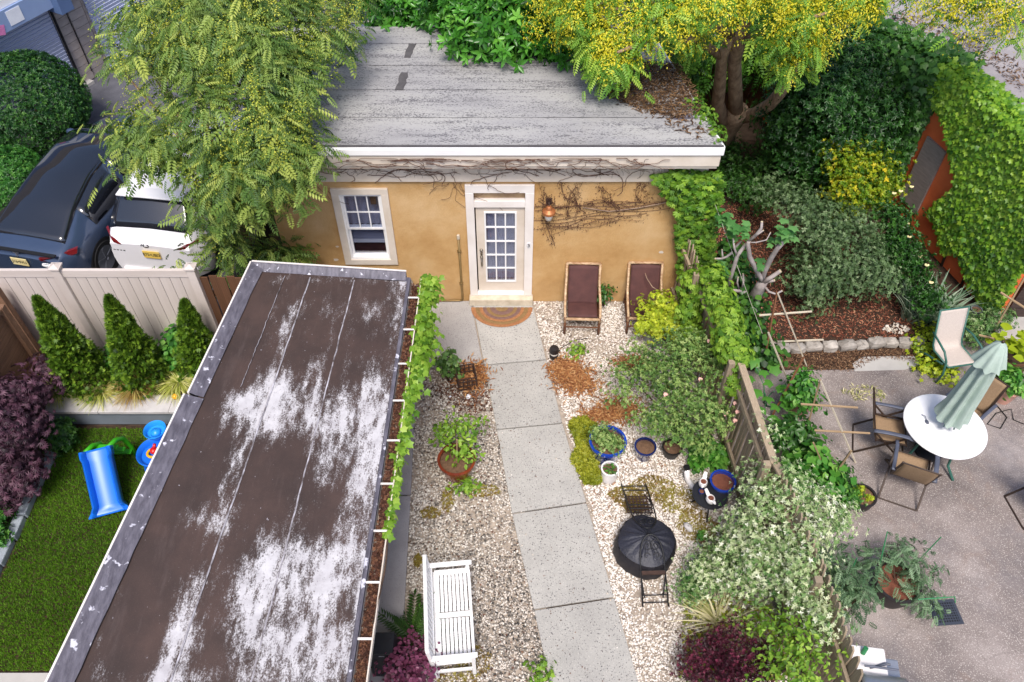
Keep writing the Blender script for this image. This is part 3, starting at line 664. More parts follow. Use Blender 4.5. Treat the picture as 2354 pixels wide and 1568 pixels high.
for k in range(9): piece('blind_slat', 'blind', wd, ((gx0 + gx1) / 2, F0 + .14, zm - .03 - k * .037), (gx1 - gx0 + .04, .03, .006), M=Matrix.Rotation(R(62), 3, 'X'))
piece('blind_rail', 'white_glaze', wd, ((gx0 + gx1) / 2, F0 + .14, zm - .385), (gx1 - gx0 + .03, .03, .07))
MB().bb(ix0, ix1, F0 + .185, F0 + .2, iz0 - .05, iz1).build('room_behind', 'brick_red', wd)
piece('paper_notice', 'wood_brown', wd, (lerp(gx0, gx1, .84), F0 + .04, lerp(gz0, gz1, .83)), (.1, .004, .16))
# door
dr = MB().bb(-.78, .37, F0 - .05, F0, 2.62, 2.78).bb(-.78, -.64, F0 - .051, F0, .2, 2.62).bb(.22, .37, F0 - .051, F0, .2, 2.62).build('door', 'white_trim', ct, bevel=.006)
MB().bb(-.64, .22, F0 - .03, F0 + .1, 2.30, 2.43).build('transom_rail', 'white_trim', dr, bevel=.004)
MB().bb(-.64, .22, F0 + .07, F0 + .1, 2.43, 2.62).build('transom_panel', 'stake', dr)
dx0, dx1, dz0, dz1 = -.62, .22, .27, 2.29; lx0, lx1, lz0, lz1 = -.455, .055, .53, 2.15
slabm = MB().bb(dx0, lx0, F0 + .02, F0 + .07, dz0, dz1).bb(lx1, dx1, F0 + .02, F0 + .07, dz0, dz1).bb(lx0, lx1, F0 + .02, F0 + .07, dz0, lz0).bb(lx0, lx1, F0 + .02, F0 + .07, lz1, dz1)
slabm.build('door_leaf', 'beige_trim', dr)
framerect(MB(), lx0 - .025, lx1 + .025, lz0 - .025, lz1 + .025, F0 + .005, F0 + .03, .03).build('glazing_bead', 'bright_white', dr, bevel=.004)
for i in range(3):
    for j in range(5):
        a = lerp(lx0, lx1, i / 3); b_ = lerp(lx0, lx1, (i + 1) / 3); c_ = lerp(lz0, lz1, j / 5); d_ = lerp(lz0, lz1, (j + 1) / 5)
        piece('pane', 'glass', dr, ((a + b_) / 2, F0 + .035, (c_ + d_) / 2), (b_ - a, .004, d_ - c_))
for i in (1, 2): piece('muntin', 'bright_white', dr, (lerp(lx0, lx1, i / 3), F0 + .024, (lz0 + lz1) / 2), (.024, .02, lz1 - lz0))
for j in range(1, 5): piece('muntin', 'bright_white', dr, ((lx0 + lx1) / 2, F0 + .022, lerp(lz0, lz1, j / 5)), (lx1 - lx0, .02, .024))
MB().grid(lambda a, b: (lerp(lx0 - .02, lx1 + .02, a), F0 + .11 + .01 * math.sin(a * 46), lerp(lz0 - .02, lz1 + .02, b)), 60, 1).build('curtain', 'curtain', dr, smooth=True)
MB().bb(-.64, .24, F0 - .04, F0 + .06, .2, .262).build('sill', 'bright_white', dr, bevel=.004)
MB().bb(-.8, .39, F0 - .16, F0 - .003, .035, .195).build('threshold', 'stake_pale', dr, bevel=.008)
kn = MB().ball((-.545, F0 - .03, 1.33), (.032, .03, .032)).ball((-.545, F0 - .04, 1.18), (.03, .035, .03)); kn.tube([(-.545, F0 - .02, 1.12), (-.545, F0 - .06, 1.08), (-.545, F0 - .06, .98), (-.545, F0 - .02, .94)], .013, 8)
kn.bb(-.565, -.525, F0 + .002, F0 + .018, .92, 1.24); kn.build('handle', 'chrome', dr, smooth='auto')
pl = MB().lathe([(.001, .012), (.055, .01), (.06, 0)], 20); pl.V = [(.295 + x * .8, F0 - .052 - z, 1.47 + y * 1.15) for x, y, z in pl.V]; pl = pl.build('number_plaque', 'white_glaze', ct)
tm = textmesh('3', .1, 'ink'); o = link('number', tm, pl); o.matrix_basis = Matrix.Translation((.295, F0 - .068, 1.47)) @ Matrix.Rotation(R(90), 4, 'X')
# wall lamp
lp = thing('wall_lamp', 'small copper lamp with white glass on the wall right of the door', 'wall lamp', (.62, F0, 2.25), world=True)
MB().tube([(.62, F0 + .0, 2.42), (.62, F0 - .1, 2.46), (.62, F0 - .14, 2.4)], .012).bb(.57, .67, F0 - .02, F0 - .002, 2.36, 2.48).build('bracket', 'rust_metal', lp)
MB().lathe([(.03, .16), (.05, .14), (.055, .1), (.11, .06), (.115, .02), (.08, 0)], 20, (.62, F0 - .14, 2.26)).build('shade', 'lamp_copper', lp, smooth='auto')
MB().lathe([(.001, -.14), (.055, -.12), (.07, -.04), (.07, .01)], 16, (.62, F0 - .14, 2.26)).build('globe', 'glass_white', lp, smooth=True)
# conduit
cn = thing('conduit_pipe', 'ochre painted conduit running down the wall left of the door', 'pipe', (-.94, F0 - .03, .06), world=True)
MB().tube([(-.94, F0 - .03, 1.62), (-.935, F0 - .03, .12), (-.94, F0 - .035, .07), (-1.0, F0 - .04, .06), (-1.9, F0 - .05, .05)], .02, 8).build('pipe', 'lid_brass', cn, smooth=True)
MB().lathe([(.026, 0), (.03, .02), (.026, .09), (.001, .1)], 10, (-.94, F0 - .03, 1.6)).build('cap', 'stake_pale', cn)
for z in (.5, 1.3): MB().bb(-.975, -.905, F0 - .055, F0 - .002, z, z + .02).build('clip', 'lid_brass', cn)
# door mat
dm = thing('door_mat', 'half round braided jute mat in front of the door', 'door mat', (-.19, 10.55, .036))
rad = [.58, .5, .42, .36, .29, .22, .12]; ms = ['jute', 'jute_olive', 'jute', 'jute_plum', 'jute_olive', 'jute_plum', 'jute_olive']
for k, r_ in enumerate(rad):
    r2 = rad[k + 1] if k + 1 < len(rad) else .001
    MB().grid(lambda a, b: (lerp(r_, r2, b) * math.cos(math.pi * a), -lerp(r_, r2, b) * .86 * math.sin(math.pi * a), .012 + .008 * math.sin(math.pi * b)), 28, 4).build('braid', ms[k], dm, smooth=True)

# ---------------------------------------------------------------- low extension with the flaking roof
ex = thing('extension', 'low extension with a dark roof whose white coating is flaking off', 'building', (-3.2, 5, 0), world=True)
def ez(x): return 2.72 + (-1.5 - x) * .09
def EP(u, v, dz=0):
    p = P(u, v, 2.8)
    for _ in range(4): p = P(u, v, ez(p.x) + dz)
    return p
WEAR = [(650, 745, 38, 85, .42), (745, 705, 50, 22, .35), (850, 720, 60, 40, .3), (895, 770, 40, 80, .42), (555, 930, 60, 32, .62), (625, 890, 45, 70, .42), (610, 965, 60, 50, .6),
        (690, 930, 80, 55, .62), (720, 830, 22, 55, .3), (790, 965, 60, 80, .58), (865, 950, 55, 100, .6), (760, 1080, 45, 70, .45), (870, 1090, 45, 110, .55), (540, 1050, 14, 90, .35), (515, 1130, 18, 60, .4),
        (490, 1200, 60, 32, .58), (660, 1185, 40, 35, .2), (570, 1330, 25, 90, .25), (540, 1390, 65, 80, .62), (700, 1300, 90, 60, .66), (780, 1290, 65, 70, .6), (640, 1340, 60, 90, .6), (420, 1480, 42, 110, .62),
        (272, 1350, 12, 40, .4), (218, 1480, 20, 45, .5), (360, 1560, 160, 22, .55), (600, 1510, 90, 90, .52), (750, 1530, 95, 60, .66), (735, 1430, 50, 60, .35), (830, 1400, 30, 160, .45), (930, 690, 20, 60, .5), (800, 640, 160, 14, .55), (700, 1500, 60, 60, .4)]
def wear(p):
    zc = p[1] * math.cos(PITCH) - (p[2] - CAM_H) * math.sin(PITCH); yc = p[1] * math.sin(PITCH) + (p[2] - CAM_H) * math.cos(PITCH)
    u = 1177 + FPX * p[0] / zc; v = 784 - FPX * yc / zc; s = .05
    for a, b, c, d, e in WEAR:
        q = ((u - a) / c) ** 2 + ((v - b) / d) ** 2; s += e * .62 * math.exp(-q * .6)
    y = p[1]; f = (p[0] - xL(y)) / (xR(y) - xL(y))
    st = max(0, 1 - abs(.33 - f) / .055) * .9 + max(0, 1 - abs(.61 - f) / .05) * .8 + max(0, 1 - abs(.93 - f) / .1)
    s += .34 * st * min(1, max(0, .55 + 1.3 * noise.noise(Vector((f * 4, y * 1.1, 7.7)))))
    return min(s, .72)
# roof outline measured at the far edge, notch and toward the viewer
FL, FR = EP(590, 622), EP(936, 650)
NL, NR_ = EP(232, 1400), EP(822, 1400)
def side(a, b, y): t = (y - a.y) / (b.y - a.y); return a.x + (b.x - a.x) * t
def xL(y): return side(FL, NL, y)
def xR(y): return side(FR, NR_, y)
YN = 1.2
def sheetmesh(f0, f1, y0, y1, dz, nu=34, nv=120):
    m = MB()
    def fn(a, b):
        y = lerp(y0, y1, b); f = lerp(f0, f1, a); x = lerp(xL(y), xR(y), f); return (x, y, ez(x) + dz + .006 * noise.noise(Vector((x * 2, y * 2, dz * 50))))
    m.grid(fn, nu, nv); V = np.array(m.V); F = np.array(m.F); ti = np.array([wear(p) for p in m.V])
    link('roof_sheet', npmesh('roof_sheet', V, F[:, ::-1], MATS['flaking_membrane'], ti), ex)
yf = FL.y
sheetmesh(0, .372, yf, 6.05, .012, 34, 50); sheetmesh(0, .372, 6.08, 4.45, .018, 34, 40); sheetmesh(0, .372, 4.48, YN, .012, 34, 60)
sheetmesh(.36, .66, yf - .03, YN, .02); sheetmesh(.648, 1, yf - .06, YN, .028)
for f, w_ in ((.366, .02), (.654, .018), (.2, .008)):
    y1_ = 6.4 if f == .2 else YN
    m = MB(); m.grid(lambda a, b: (lerp(xL(lerp(yf - .1, y1_, b)), xR(lerp(yf - .1, y1_, b)), f) + (a - .5) * w_ + .012 * noise.noise(Vector((b * 30, f * 9, 0))), lerp(yf - .1, y1_, b), ez(lerp(xL(lerp(yf - .1, y1_, b)), xR(lerp(yf - .1, y1_, b)), f)) + .030 + .005 * math.sin(math.pi * a)), 3, 80); m.build('roof_seam', 'seam', ex, smooth=True)
MB().add([(xL(yf) - .28, yf + .16, 2.6), (xR(yf) + .0, yf + .12, 2.5), (xR(YN), YN, 2.5), (xL(YN) - .28, YN, 2.6)], [(0, 3, 2, 1)]).build('roof_deck', 'dark_soil', ex)
# raised flashing kerb along the left and far edges
def kerbstrip(a, b, inw, h, name='parapet'):
    a = Vector(a); b = Vector(b); d = (b - a).normalized(); nx = Vector((-d.y, d.x, 0)) * inw; m = MB(); N = 24
    for i in range(N + 1):
        p = a.lerp(b, i / N); j = .02 * noise.noise(Vector((p.x * 3, p.y * 3, 1)))
        m.V += [tuple(p + nx * (1 + j * 3) + Vector((0, 0, .02 + .01 * j))), tuple(p + nx * .45 + Vector((0, 0, h * .6 + j * .4))), tuple(p + nx * .15 + Vector((0, 0, h + j * .3))), tuple(p + Vector((0, 0, h))), tuple(p - Vector((0, 0, .25)))]
    for i in range(N):
        for j in range(4): k = i * 5 + j; m.F.append((k, k + 1, k + 6, k + 5))
    o = m.build(name, 'flash', ex, smooth='auto'); return a, b, h
zl = lambda x: ez(x)
def kp(x, y): return Vector((x, y, ez(x)))
yn = 6.22
A = kp(xL(yf) - .07, yf + .09); Bp = kp(xL(yn) - .09, yn); Cq = kp(xL(yn) - .13, yn - .02); D = kp(xL(YN) - .14, YN)
E_ = kp(xR(yf) - .02, yf + .09)
for (a, b, iw) in ((Bp, A, .17), (D, Cq, .22), (A, E_, .13)):
    kerbstrip(a, b, -iw, .085)
    d = (b - a).normalized(); q = Vector((-d.y, d.x, 0)) * .012
    MB().beam(a + Vector((0, 0, .075)) + q, b + Vector((0, 0, .075)) + q, .022, .04).build('metal_edge', 'white_trim', ex)
# walls
gxo = lambda y: xR(y) + .2
MB().prism([(-2.08, 1.2), (-2.02, yf - .02), (xL(yf) - .09, yf + .04), (xL(1.2) - .1, 1.2)], 0, 2.58).build('wall', 'cream_wall', ex)
MB().plate([(xR(yf) + .0, yf + .05, 2.66), (-2.25, yf + .05, 2.66), (-2.25, 1.2, 2.66), (xR(1.2), 1.2, 2.66)], .12).build('eave', 'cream_wall', ex)
# trim strip, gutter with debris and straps
def gx(y, o): return xR(y) + o
MB().plate([(gx(yf, -.03), yf + .04, 2.752), (gx(YN, -.03), YN, 2.752), (gx(YN, .045), YN, 2.735), (gx(yf, .045), yf + .04, 2.735)], .06).build('roof_trim', 'flash', ex)
gt = MB(); prof = [(.05, 2.7), (.05, 2.6), (.085, 2.575), (.14, 2.575), (.18, 2.62), (.19, 2.71), (.205, 2.71), (.2, 2.6), (.15, 2.56), (.07, 2.56)]
for y in (yf + .05, YN): gt.V += [(gx(y, o_), y, z_) for o_, z_ in prof]
k = len(prof); gt.F += [(i, i + 1, k + i + 1, k + i) for i in range(k - 1)] + [tuple(range(k))]
gu = gt.build('gutter', 'beige_trim', ex)
litter('gutter_debris', [(gx(yf, .06), yf), (gx(yf, .17), yf), (gx(YN, .17), YN), (gx(YN, .06), YN)], 5200, 'tuft', 'dead_leaf', .035, 2.6, gu, zj=.06)
for y in np.arange(2.0, yf, .62): MB().bb(gx(y, .03), gx(y, .195), y - .012, y + .012, 2.712, 2.722).build('gutter_strap', 'white_trim', gu)

# ---------------------------------------------------------------- right boundary fence of upright boards
fn_ = thing('board_fence', 'weathered grey board fence dividing the gravel garden from the patio', 'fence', (3.4, 7, 0), world=True)
fl = [(3.02, 10.74), (3.2, 9.4), (3.42, 7.7), (3.56, 5.95), (3.62, 5.8), (3.85, 4.3), (3.97, 2.2)]
fy = np.array([p[1] for p in fl])[::-1]; fx = np.array([p[0] for p in fl])[::-1]
pk = MB(); w2 = .5; pk.add([(-w2, -w2, 0), (w2, -w2, 0), (w2, w2, 0), (-w2, w2, 0), (-w2, -w2, .93), (w2, -w2, .93), (w2, w2, .93), (-w2, w2, .93), (-.2, -w2, 1), (.2, -w2, 1), (.2, w2, 1), (-.2, w2, 1)],
    [(3, 2, 1, 0), (0, 1, 5, 4), (1, 2, 6, 5), (2, 3, 7, 6), (3, 0, 4, 7), (4, 5, 9, 8), (5, 6, 10, 9), (6, 7, 11, 10), (7, 4, 8, 11), (8, 9, 10, 11)])
pme = bpy.data.meshes.new('board'); pme.from_pydata(pk.V, [], pk.F); pme.materials.append(MATS['wood_grey'])
y = 10.7
while y > 2.25:
    x = float(np.interp(y, fy, fx)); h = 1.78 + rnd.uniform(-.03, .03) + (.05 if y < 5.9 else 0)
    t = Matrix.Rotation(R(84 + rnd.uniform(-3, 3)), 3, 'Z') @ Matrix.Rotation(R(rnd.uniform(-1.2, 1.2)), 3, 'Y')
    piece('board', 'wood_grey', fn_, (x + (.012 if round(y * 8) % 2 else 0), y, 0), (.132, .022, h), M=t, me=pme); y -= .125
for z in (.35, 1.45):
    for a, b in zip(fl[:-1], fl[1:]):
        pbeam('rail', 'wood_grey', fn_, (a[0] - .035, a[1], z), (b[0] - .035, b[1], z), .045, .09)
for (x, y) in ((3.12, 9.6), (3.36, 7.72), (3.52, 5.95), (3.8, 4.3)): piece('post', 'wood_grey', fn_, (x - .09, y, .92), (.09, .09, 1.84))
for a, b in zip(fl[1:4], fl[2:5]): pbeam('top_rail', 'wood_grey', fn_, (a[0] - .02, a[1], 1.83), (b[0] - .02, b[1], 1.8), .1, .04)
# ---------------------------------------------------------------- white vinyl fence on the left
vf = thing('vinyl_fence', 'pale vinyl privacy fence with square post between yard and parked cars', 'fence', (-7.5, 9.2, .35), world=True)
vx0, vx1, vy, vz0, vz1 = -12.5, -5.02, 9.22, .38, 2.30
posts = [-12.4, -9.75, -7.13, -5.02]
for x in posts:
    o = MB().bb(x - .065, x + .065, vy - .065, vy + .065, .2, vz1 + .05).build('post', 'vinyl', vf, bevel=.006)
    MB().bb(x - .085, x + .085, vy - .085, vy + .085, vz1 + .05, vz1 + .075).add([(x - .075, vy - .075, vz1 + .075), (x + .075, vy - .075, vz1 + .075), (x + .075, vy + .075, vz1 + .075), (x - .075, vy + .075, vz1 + .075), (x, vy, vz1 + .12)], [(0, 1, 4), (1, 2, 4), (2, 3, 4), (3, 0, 4)]).build('post_cap', 'vinyl', o)
for a, b in zip(posts[:-1], posts[1:]):
    for z0, z1 in ((vz1 - .14, vz1), (vz0, vz0 + .13)): piece('rail', 'vinyl', vf, ((a + b) / 2, vy, (z0 + z1) / 2), (b - a - .13, .055, z1 - z0))
    nb = round((b - a) / .17); 
    for i in range(nb):
        w_ = (b - a - .13) / nb; piece('board', 'vinyl', vf, (a + .065 + (i + .5) * w_, vy, (vz0 + vz1) / 2), (w_ - .008, .022, vz1 - vz0 - .26))
# brown board fence between vinyl fence and cottage
bf = thing('brown_fence', 'short brown upright board fence behind the extension', 'fence', (-4.6, 9.3, 0), world=True)
for i in range(9): piece('board', 'wood_brown', bf, (-4.9 + .14 * i, 9.25 + .03 * (i % 2), 1.05), (.13, .025, 2.1 + rnd.uniform(-.02, .02)))
piece('rail', 'wood_brown', bf, (-4.35, 9.3, 1.7), (1.3, .04, .09))
# horizontal slat fence on the far left
sf = thing('slat_fence', 'brown horizontal slat fence with capped post at the left edge', 'fence', (-7.95, 7, 0), world=True)
for k in range(11): piece('slat', 'wood_slat', sf, (-7.97, 6.7, .42 + k * .138), (.022, 3.9, .128))
piece('cap', 'wood_slat', sf, (-7.97, 6.7, 1.99), (.13, 3.95, .035)); piece('post', 'wood_slat', sf, (-7.95, 8.7, 1.0), (.11, .11, 2.0)); piece('post', 'wood_slat', sf, (-7.95, 6.4, 1.0), (.1, .1, 1.96))
sf2 = thing('slat_fence', 'second brown slat fence seen past the vinyl fence at the left edge', 'fence', (-8.6, 9.0, 0), world=True)
for k in range(13): piece('slat', 'wood_slat', sf2, (-9.1, 8.95, .32 + k * .138), (1.9, .022, .128))
piece('post', 'wood_slat', sf2, (-8.1, 9.0, 1.05), (.1, .1, 2.1))

# ================================================================ left yard
sheet('turf_base', [(-7.42, 7.86), (-3.9, 7.86), (-3.9, 3.85), (-7.5, 3.85)], .006, 'dark_soil')
tp = inpoly([(-7.36, 7.8), (-4.2, 7.8), (-4.2, 3.85), (-7.42, 3.85)], 120000)
tn_ = NR.normal(size=(len(tp), 3)) * .45; tn_[:, 2] *= .3
grn = np.clip(NR.normal(.45, .2, len(tp)) + .35 * nz(tp[:, :], 1.1, 2), 0, 1)
V0 = np.array([(-.12, 0, 0), (.12, 0, 0), (0, .25, 1)]); 
sp = scatter('turf', (V0, np.array([(0, 1, 2)])), 'grass_blade', np.concatenate([tp, np.full((len(tp), 1), .006)], 1), np.concatenate([tn_[:, :2], np.ones((len(tp), 1))], 1), .042, grn, label='deep green artificial turf of the small play yard', cat='turf')
sheet('bed_soil', [(-8.0, 7.86), (-7.5, 7.86), (-7.6, 3.83), (-9.5, 3.83), (-9.5, 7.86)], .05, 'dark_soil')
sheet('yard_slab', [(-9, 3.82), (-4, 3.82), (-4, 1.0), (-9, 1.0)], .03, 'concrete_plain', .05)
# granite kerb stones
ks = thing('stone_kerb', 'row of pale granite kerb stones edging the turf', 'kerb', (-7.42, 6, 0), world=True)
y = 7.82
while y > 3.9:
    L = rnd.uniform(.3, .42); x = -7.38 - (7.8 - y) * .03
    MB().box((x - .05, y - L / 2, .06), (.15, L - .02, .13), R(rnd.uniform(-3, 3))).jit(.008).build('stone', 'kerb_stone', ks, bevel=.015); y -= L
# raised planter
pw = thing('planter_wall', 'low grey rendered planter wall with stone cap behind the turf', 'planter', (-6, 8.0, 0), world=True)
MB().bb(-7.9, -4.4, 7.9, 8.12, 0, .36).build('wall', 'grey_render', pw)
xx = -7.9
while xx < -4.4: MB().bb(xx + .004, min(xx + 1.15, -4.4), 7.84, 8.2, .362, .425).build('cap_stone', 'stone_cap', pw, bevel=.008); xx += 1.15
sheet('planter_soil', [(-8.0, 8.15), (-4.4, 8.15), (-4.4, 9.3), (-8.0, 9.3)], .37, 'dark_soil', .3)
# arborvitae
def arborvitae(label, bu, bv, tu, tv, w_, n):
    b = P(bu, bv, .4)
    # height from the sight line to the tip above the same spot
    tp = PY(tu, tv, b.y); h = tp.z - .4
    t = thing('arborvitae', label, 'conifer', (b.x, b.y, .38), group='conical arborvitae in the raised planter', world=True)
    MB().tube([(b.x, b.y, .36), (b.x, b.y, .38 + h * .5), (tp.x, b.y, .38 + h * .93)], [.05, .035, .008], 8).build('trunk', 'bark_dark', t)
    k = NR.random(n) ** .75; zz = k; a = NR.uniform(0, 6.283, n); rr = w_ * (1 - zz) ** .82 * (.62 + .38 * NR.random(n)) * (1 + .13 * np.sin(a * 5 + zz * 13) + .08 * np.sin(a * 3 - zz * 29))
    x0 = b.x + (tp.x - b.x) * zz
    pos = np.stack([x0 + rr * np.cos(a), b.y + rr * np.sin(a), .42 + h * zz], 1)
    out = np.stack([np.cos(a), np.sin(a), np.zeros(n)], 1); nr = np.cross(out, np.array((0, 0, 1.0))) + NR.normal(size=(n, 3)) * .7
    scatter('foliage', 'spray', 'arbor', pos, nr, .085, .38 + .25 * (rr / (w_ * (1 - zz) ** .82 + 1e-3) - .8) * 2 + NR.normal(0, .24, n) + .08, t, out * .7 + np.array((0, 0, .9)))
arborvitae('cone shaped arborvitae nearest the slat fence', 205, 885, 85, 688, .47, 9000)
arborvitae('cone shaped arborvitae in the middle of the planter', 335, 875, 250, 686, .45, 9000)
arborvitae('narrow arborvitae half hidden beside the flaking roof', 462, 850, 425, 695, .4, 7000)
# fountain grasses
def grass(name, label, u, v, z, n, L, mt, group, wid=.05, lean=1.0, cat='grass clump', r0=.06, bend=.75):
    b = P(u, v, z); t = thing(name, label, cat, (b.x, b.y, z), group=group, world=True)
    a = NR.uniform(0, 6.283, n); d = np.stack([np.cos(a), np.sin(a), np.zeros(n)], 1); pos = np.array((b.x, b.y, z)) + d * NR.uniform(0, r0, (n, 1))
    ln = NR.uniform(.35, 1.15, (n, 1)) * lean; nr = d * ln * .8 + np.array((0, 0, .9)) 
    V0, F0 = blade(wid, bend, 4)
    scatter('blades', (V0, F0), mt, pos, nr, L, NR.random(n), t, d - np.array((0, 0, .4))); return t
gg = 'striped fountain grasses along the planter'
grass('fountain_grass', 'striped yellow grass clump nearest the purple maple', 140, 897, .4, 420, .34, 'hakone', gg)
grass('fountain_grass', 'striped yellow grass clump spilling over the cap between two arborvitae', 235, 903, .4, 420, .34, 'hakone', gg)
grass('fountain_grass', 'tan dried grass clump in front of the middle arborvitae', 315, 893, .4, 520, .36, 'hakone_dry', gg)
grass('fountain_grass', 'striped yellow grass clump beside the flaking roof', 412, 880, .4, 420, .38, 'hakone', gg)
grass('fountain_grass', 'low striped grass clump at the foot of the slat fence', 118, 890, .4, 260, .3, 'hakone', gg)
shrub('hosta', 'leafy green hosta between the two left arborvitae', 'plant', P(268, 850, .4), [B(268, 838, .6, (.2, .2, .18)), B(272, 815, .62, (.18, .18, .16))], 'round', 'veg', 60, 6, .06, .12)
shrub('hosta', 'leafy green hosta between the middle and the narrow arborvitae', 'plant', P(395, 830, .4), [B(402, 800, .75, (.2, .2, .3)), B(405, 770, .8, (.15, .15, .2)), B(395, 825, .6, (.2, .2, .16))], 'round', 'veg', 80, 6, .06, .12)
yb_ = MB().ball((0, 0, .05), .05); o = yb_.build('ball', 'plastic_yellow', smooth=True, label='small yellow ball on the planter cap', cat='ball'); o.location = P(405 - 2, 918, .425); o.location = P(406, 914, .425); o.location = P(404, 916, .425)
# purple maple, boxwood
shrub('purple_maple', 'purple leaved Japanese maple hanging over the kerb stones', 'tree', P(30, 1090, .05), [B(25, 920, 1.2, (.36, .32, .3)), B(0, 1000, 1.2, (.4, .45, .35)), B(45, 980, 1.0, (.3, .3, .28)), B(40, 1050, .7, (.25, .3, .25)), B(20, 1090, .6, (.45, .35, .35)), B(-60, 980, 1.3, (.6, .6, .5)), B(108, 845, 1.0, (.16, .16, .16)), B(85, 900, 1.0, (.16, .2, .16)), B(20, 1120, .5, (.25, .25, .2))],
      'maple', 'plum', 800, 8, .11, .12, sr=.035, part='crown')
shrub('boxwood', 'small clipped green boxwood beside the purple maple', 'shrub', P(140, 1030, .05), [B(132, 1003, .3, (.24, .24, .24))], 'tuft', 'clipped', 260, 6, .05, .06, shift=.1)
shrub('ground_shrub', 'low green shrub at the left edge beside the kerb', 'shrub', P(5, 1230, .05), [B(-10, 1185, .25, (.2, .2, .18)), B(-12, 1235, .2, (.16, .18, .15))], 'tuft', 'clipped_bright', 110, 6, .06, .08)
# slide
sl = thing('slide', 'bright blue plastic slide with green ladder on the turf', 'slide', P(250, 1160, 0), world=True)
top = P(221, 1032, .72); bot = P(256, 1183, .1); ax = (bot - top).normalized(); sdv = Vector((0, 0, 1)).cross(ax).normalized()
if sdv.x < 0: sdv = -sdv
upv = sdv.cross(ax).normalized(); upv = upv if upv.z > 0 else -upv
def sprof(t):        # along the chute: flat head, straight run, flared run-out
    p = top.lerp(bot, t)
    if t < .12: p = top.lerp(bot, .12 * (1 - (1 - t / .12))) + Vector((0, 0, 0))
    w_ = .165 + .015 * (t < .15) + (.08 * max(0, (t - .84) / .16)); return p, w_
ch = MB(); NS = 26; cs = [(-1.22, -.03), (-1.2, .1), (-1.08, .125), (-.98, .09), (-.86, .01), (-.5, -.012), (0, -.015), (.5, -.012), (.86, .01), (.98, .09), (1.08, .125), (1.2, .1), (1.22, -.03)]
for i in range(NS + 1):
    t = i / NS; p, w_ = sprof(t); lift = .06 * math.exp(-((1 - t) / .07) ** 2); fl_ = .55 if t > .9 else 1
    for a, h in cs: ch.V.append(tuple(p + sdv * (a * w_) + upv * (h * fl_) + Vector((0, 0, lift * .4))))
k = len(cs)
for i in range(NS):
    for j in range(k - 1): q = i * k + j; ch.F.append((q, q + 1, q + k + 1, q + k))
co = ch.build('chute', 'plastic_blue', sl, smooth='auto'); sm = co.modifiers.new('s', 'SOLIDIFY'); sm.thickness = .012
foot = P(288, 1052, .0); 
for sgn in (-1, 1):
    a = top + sdv * (.17 * sgn) - upv * .02 + Vector((0, 0, -.02)); b = Vector((foot.x, foot.y, .02)) + sdv * (.17 * sgn); m_ = a.lerp(b, .45) + Vector((0, .16, .1))
    MB().tube([a, a.lerp(m_, .5) + Vector((0, .02, .03)), m_, m_.lerp(b, .6) + Vector((0, .03, 0)), b], [.035, .04, .04, .038, .04], 8).build('ladder_rail', 'plastic_green', sl, smooth=True)
for t in (.3, .55, .8):
    c_ = top.lerp(Vector((foot.x, foot.y, 0)), t) + Vector((0, .07, .02)); MB().box(c_, (.36, .09, .03)).build('step', 'plastic_green', sl, bevel=.008)
# water table
wt = thing('water_table', 'blue water play table with red and yellow toys beside the turf wall', 'water table', P(360, 1075, 0), world=True)
c1_ = P(357, 1040, .32); c2_ = P(357, 990, .45)
for c_, r_, nm in ((c1_, .27, 'basin'), (c2_, .17, 'upper_basin')):
    MB().lathe([(r_ * .8, -.08), (r_ * .95, -.02), (r_ * 1.06, .03), (r_ * 1.02, .045), (r_ * .9, .02), (r_ * .82, -.05), (.001, -.06)], 28, c_).build(nm, 'plastic_lightblue' if r_ < .2 else 'plastic_blue', wt, smooth='auto')
MB().lathe([(.001, .05), (.07, .03), (.085, -.03)], 16, c2_ + Vector((0, -.01, -.03))).build('funnel', 'plastic_lightblue', wt, smooth=True)
for a in (.6, 2.2, 3.8, 5.4): MB().tube([c1_ + Vector((.2 * math.cos(a), .2 * math.sin(a), -.06)), Vector((c1_.x + .25 * math.cos(a), c1_.y + .25 * math.sin(a), 0))], .025, 8).build('leg', 'plastic_blue', wt)
MB().ball(c1_ + Vector((-.02, .02, .03)), (.06, .07, .05)).tube([c1_ + Vector((-.02, .02, .05)), c1_ + Vector((.02, .06, .14))], .025, 8).build('toy_boat', 'plastic_red', wt, smooth=True)
tor = MB(); tor.tube([c1_ + Vector((-.03 + .09 * math.cos(a), -.01 + .08 * math.sin(a), .0)) for a in np.linspace(0, 6.28, 17)], .022, 8).build('toy_wheel', 'plastic_yellow', wt, smooth=True)

# ================================================================ parking area on the left
# shuttered garage building
gb = thing('shuttered_garage', 'grey block garage with blue sign band and metal roller shutters', 'building', (-12.5, 18, 0), world=True)
g0 = Vector((-12.58, 12.48, .55)); gd = Vector((1.21, 2.32, 0)).normalized(); gn = Vector((gd.y, -gd.x, 0))      # along the facade, outward normal
gM = Matrix((gd, gn, Vector((0, 0, 1)))).transposed()
def G(s, o, z): return g0 + gd * s + gn * o + Vector((0, 0, z))
JS = 5.35              # right jamb of the near shutter
MB().box(G(4, -3.5, 2.2), (24, 6.4, 4.4), M=gM).build('wall', 'mortar', gb)
for s0, s1, mm in ((JS - 3.6, JS, 'a'), (JS + .95, JS + 4.2, 'b')):
    fr_ = MB().box(G((s0 + s1) / 2, -.26, 1.02), (s1 - s0 + .1, .04, 2.1), M=gM).build('roller_shutter', 'sign_dark', gb)
    for k in range(25): 
        ob = piece('slat', 'shutter_metal', fr_, G((s0 + s1) / 2, -.2, .06 + k * .08), (s1 - s0, .035, .066), M=gM @ Matrix.Rotation(R(-14), 3, 'X'))
MB().box(G(JS - 1.8, -.22, .02), (4.2, .3, .1), M=gM).build('threshold', 'concrete_plain', gb)
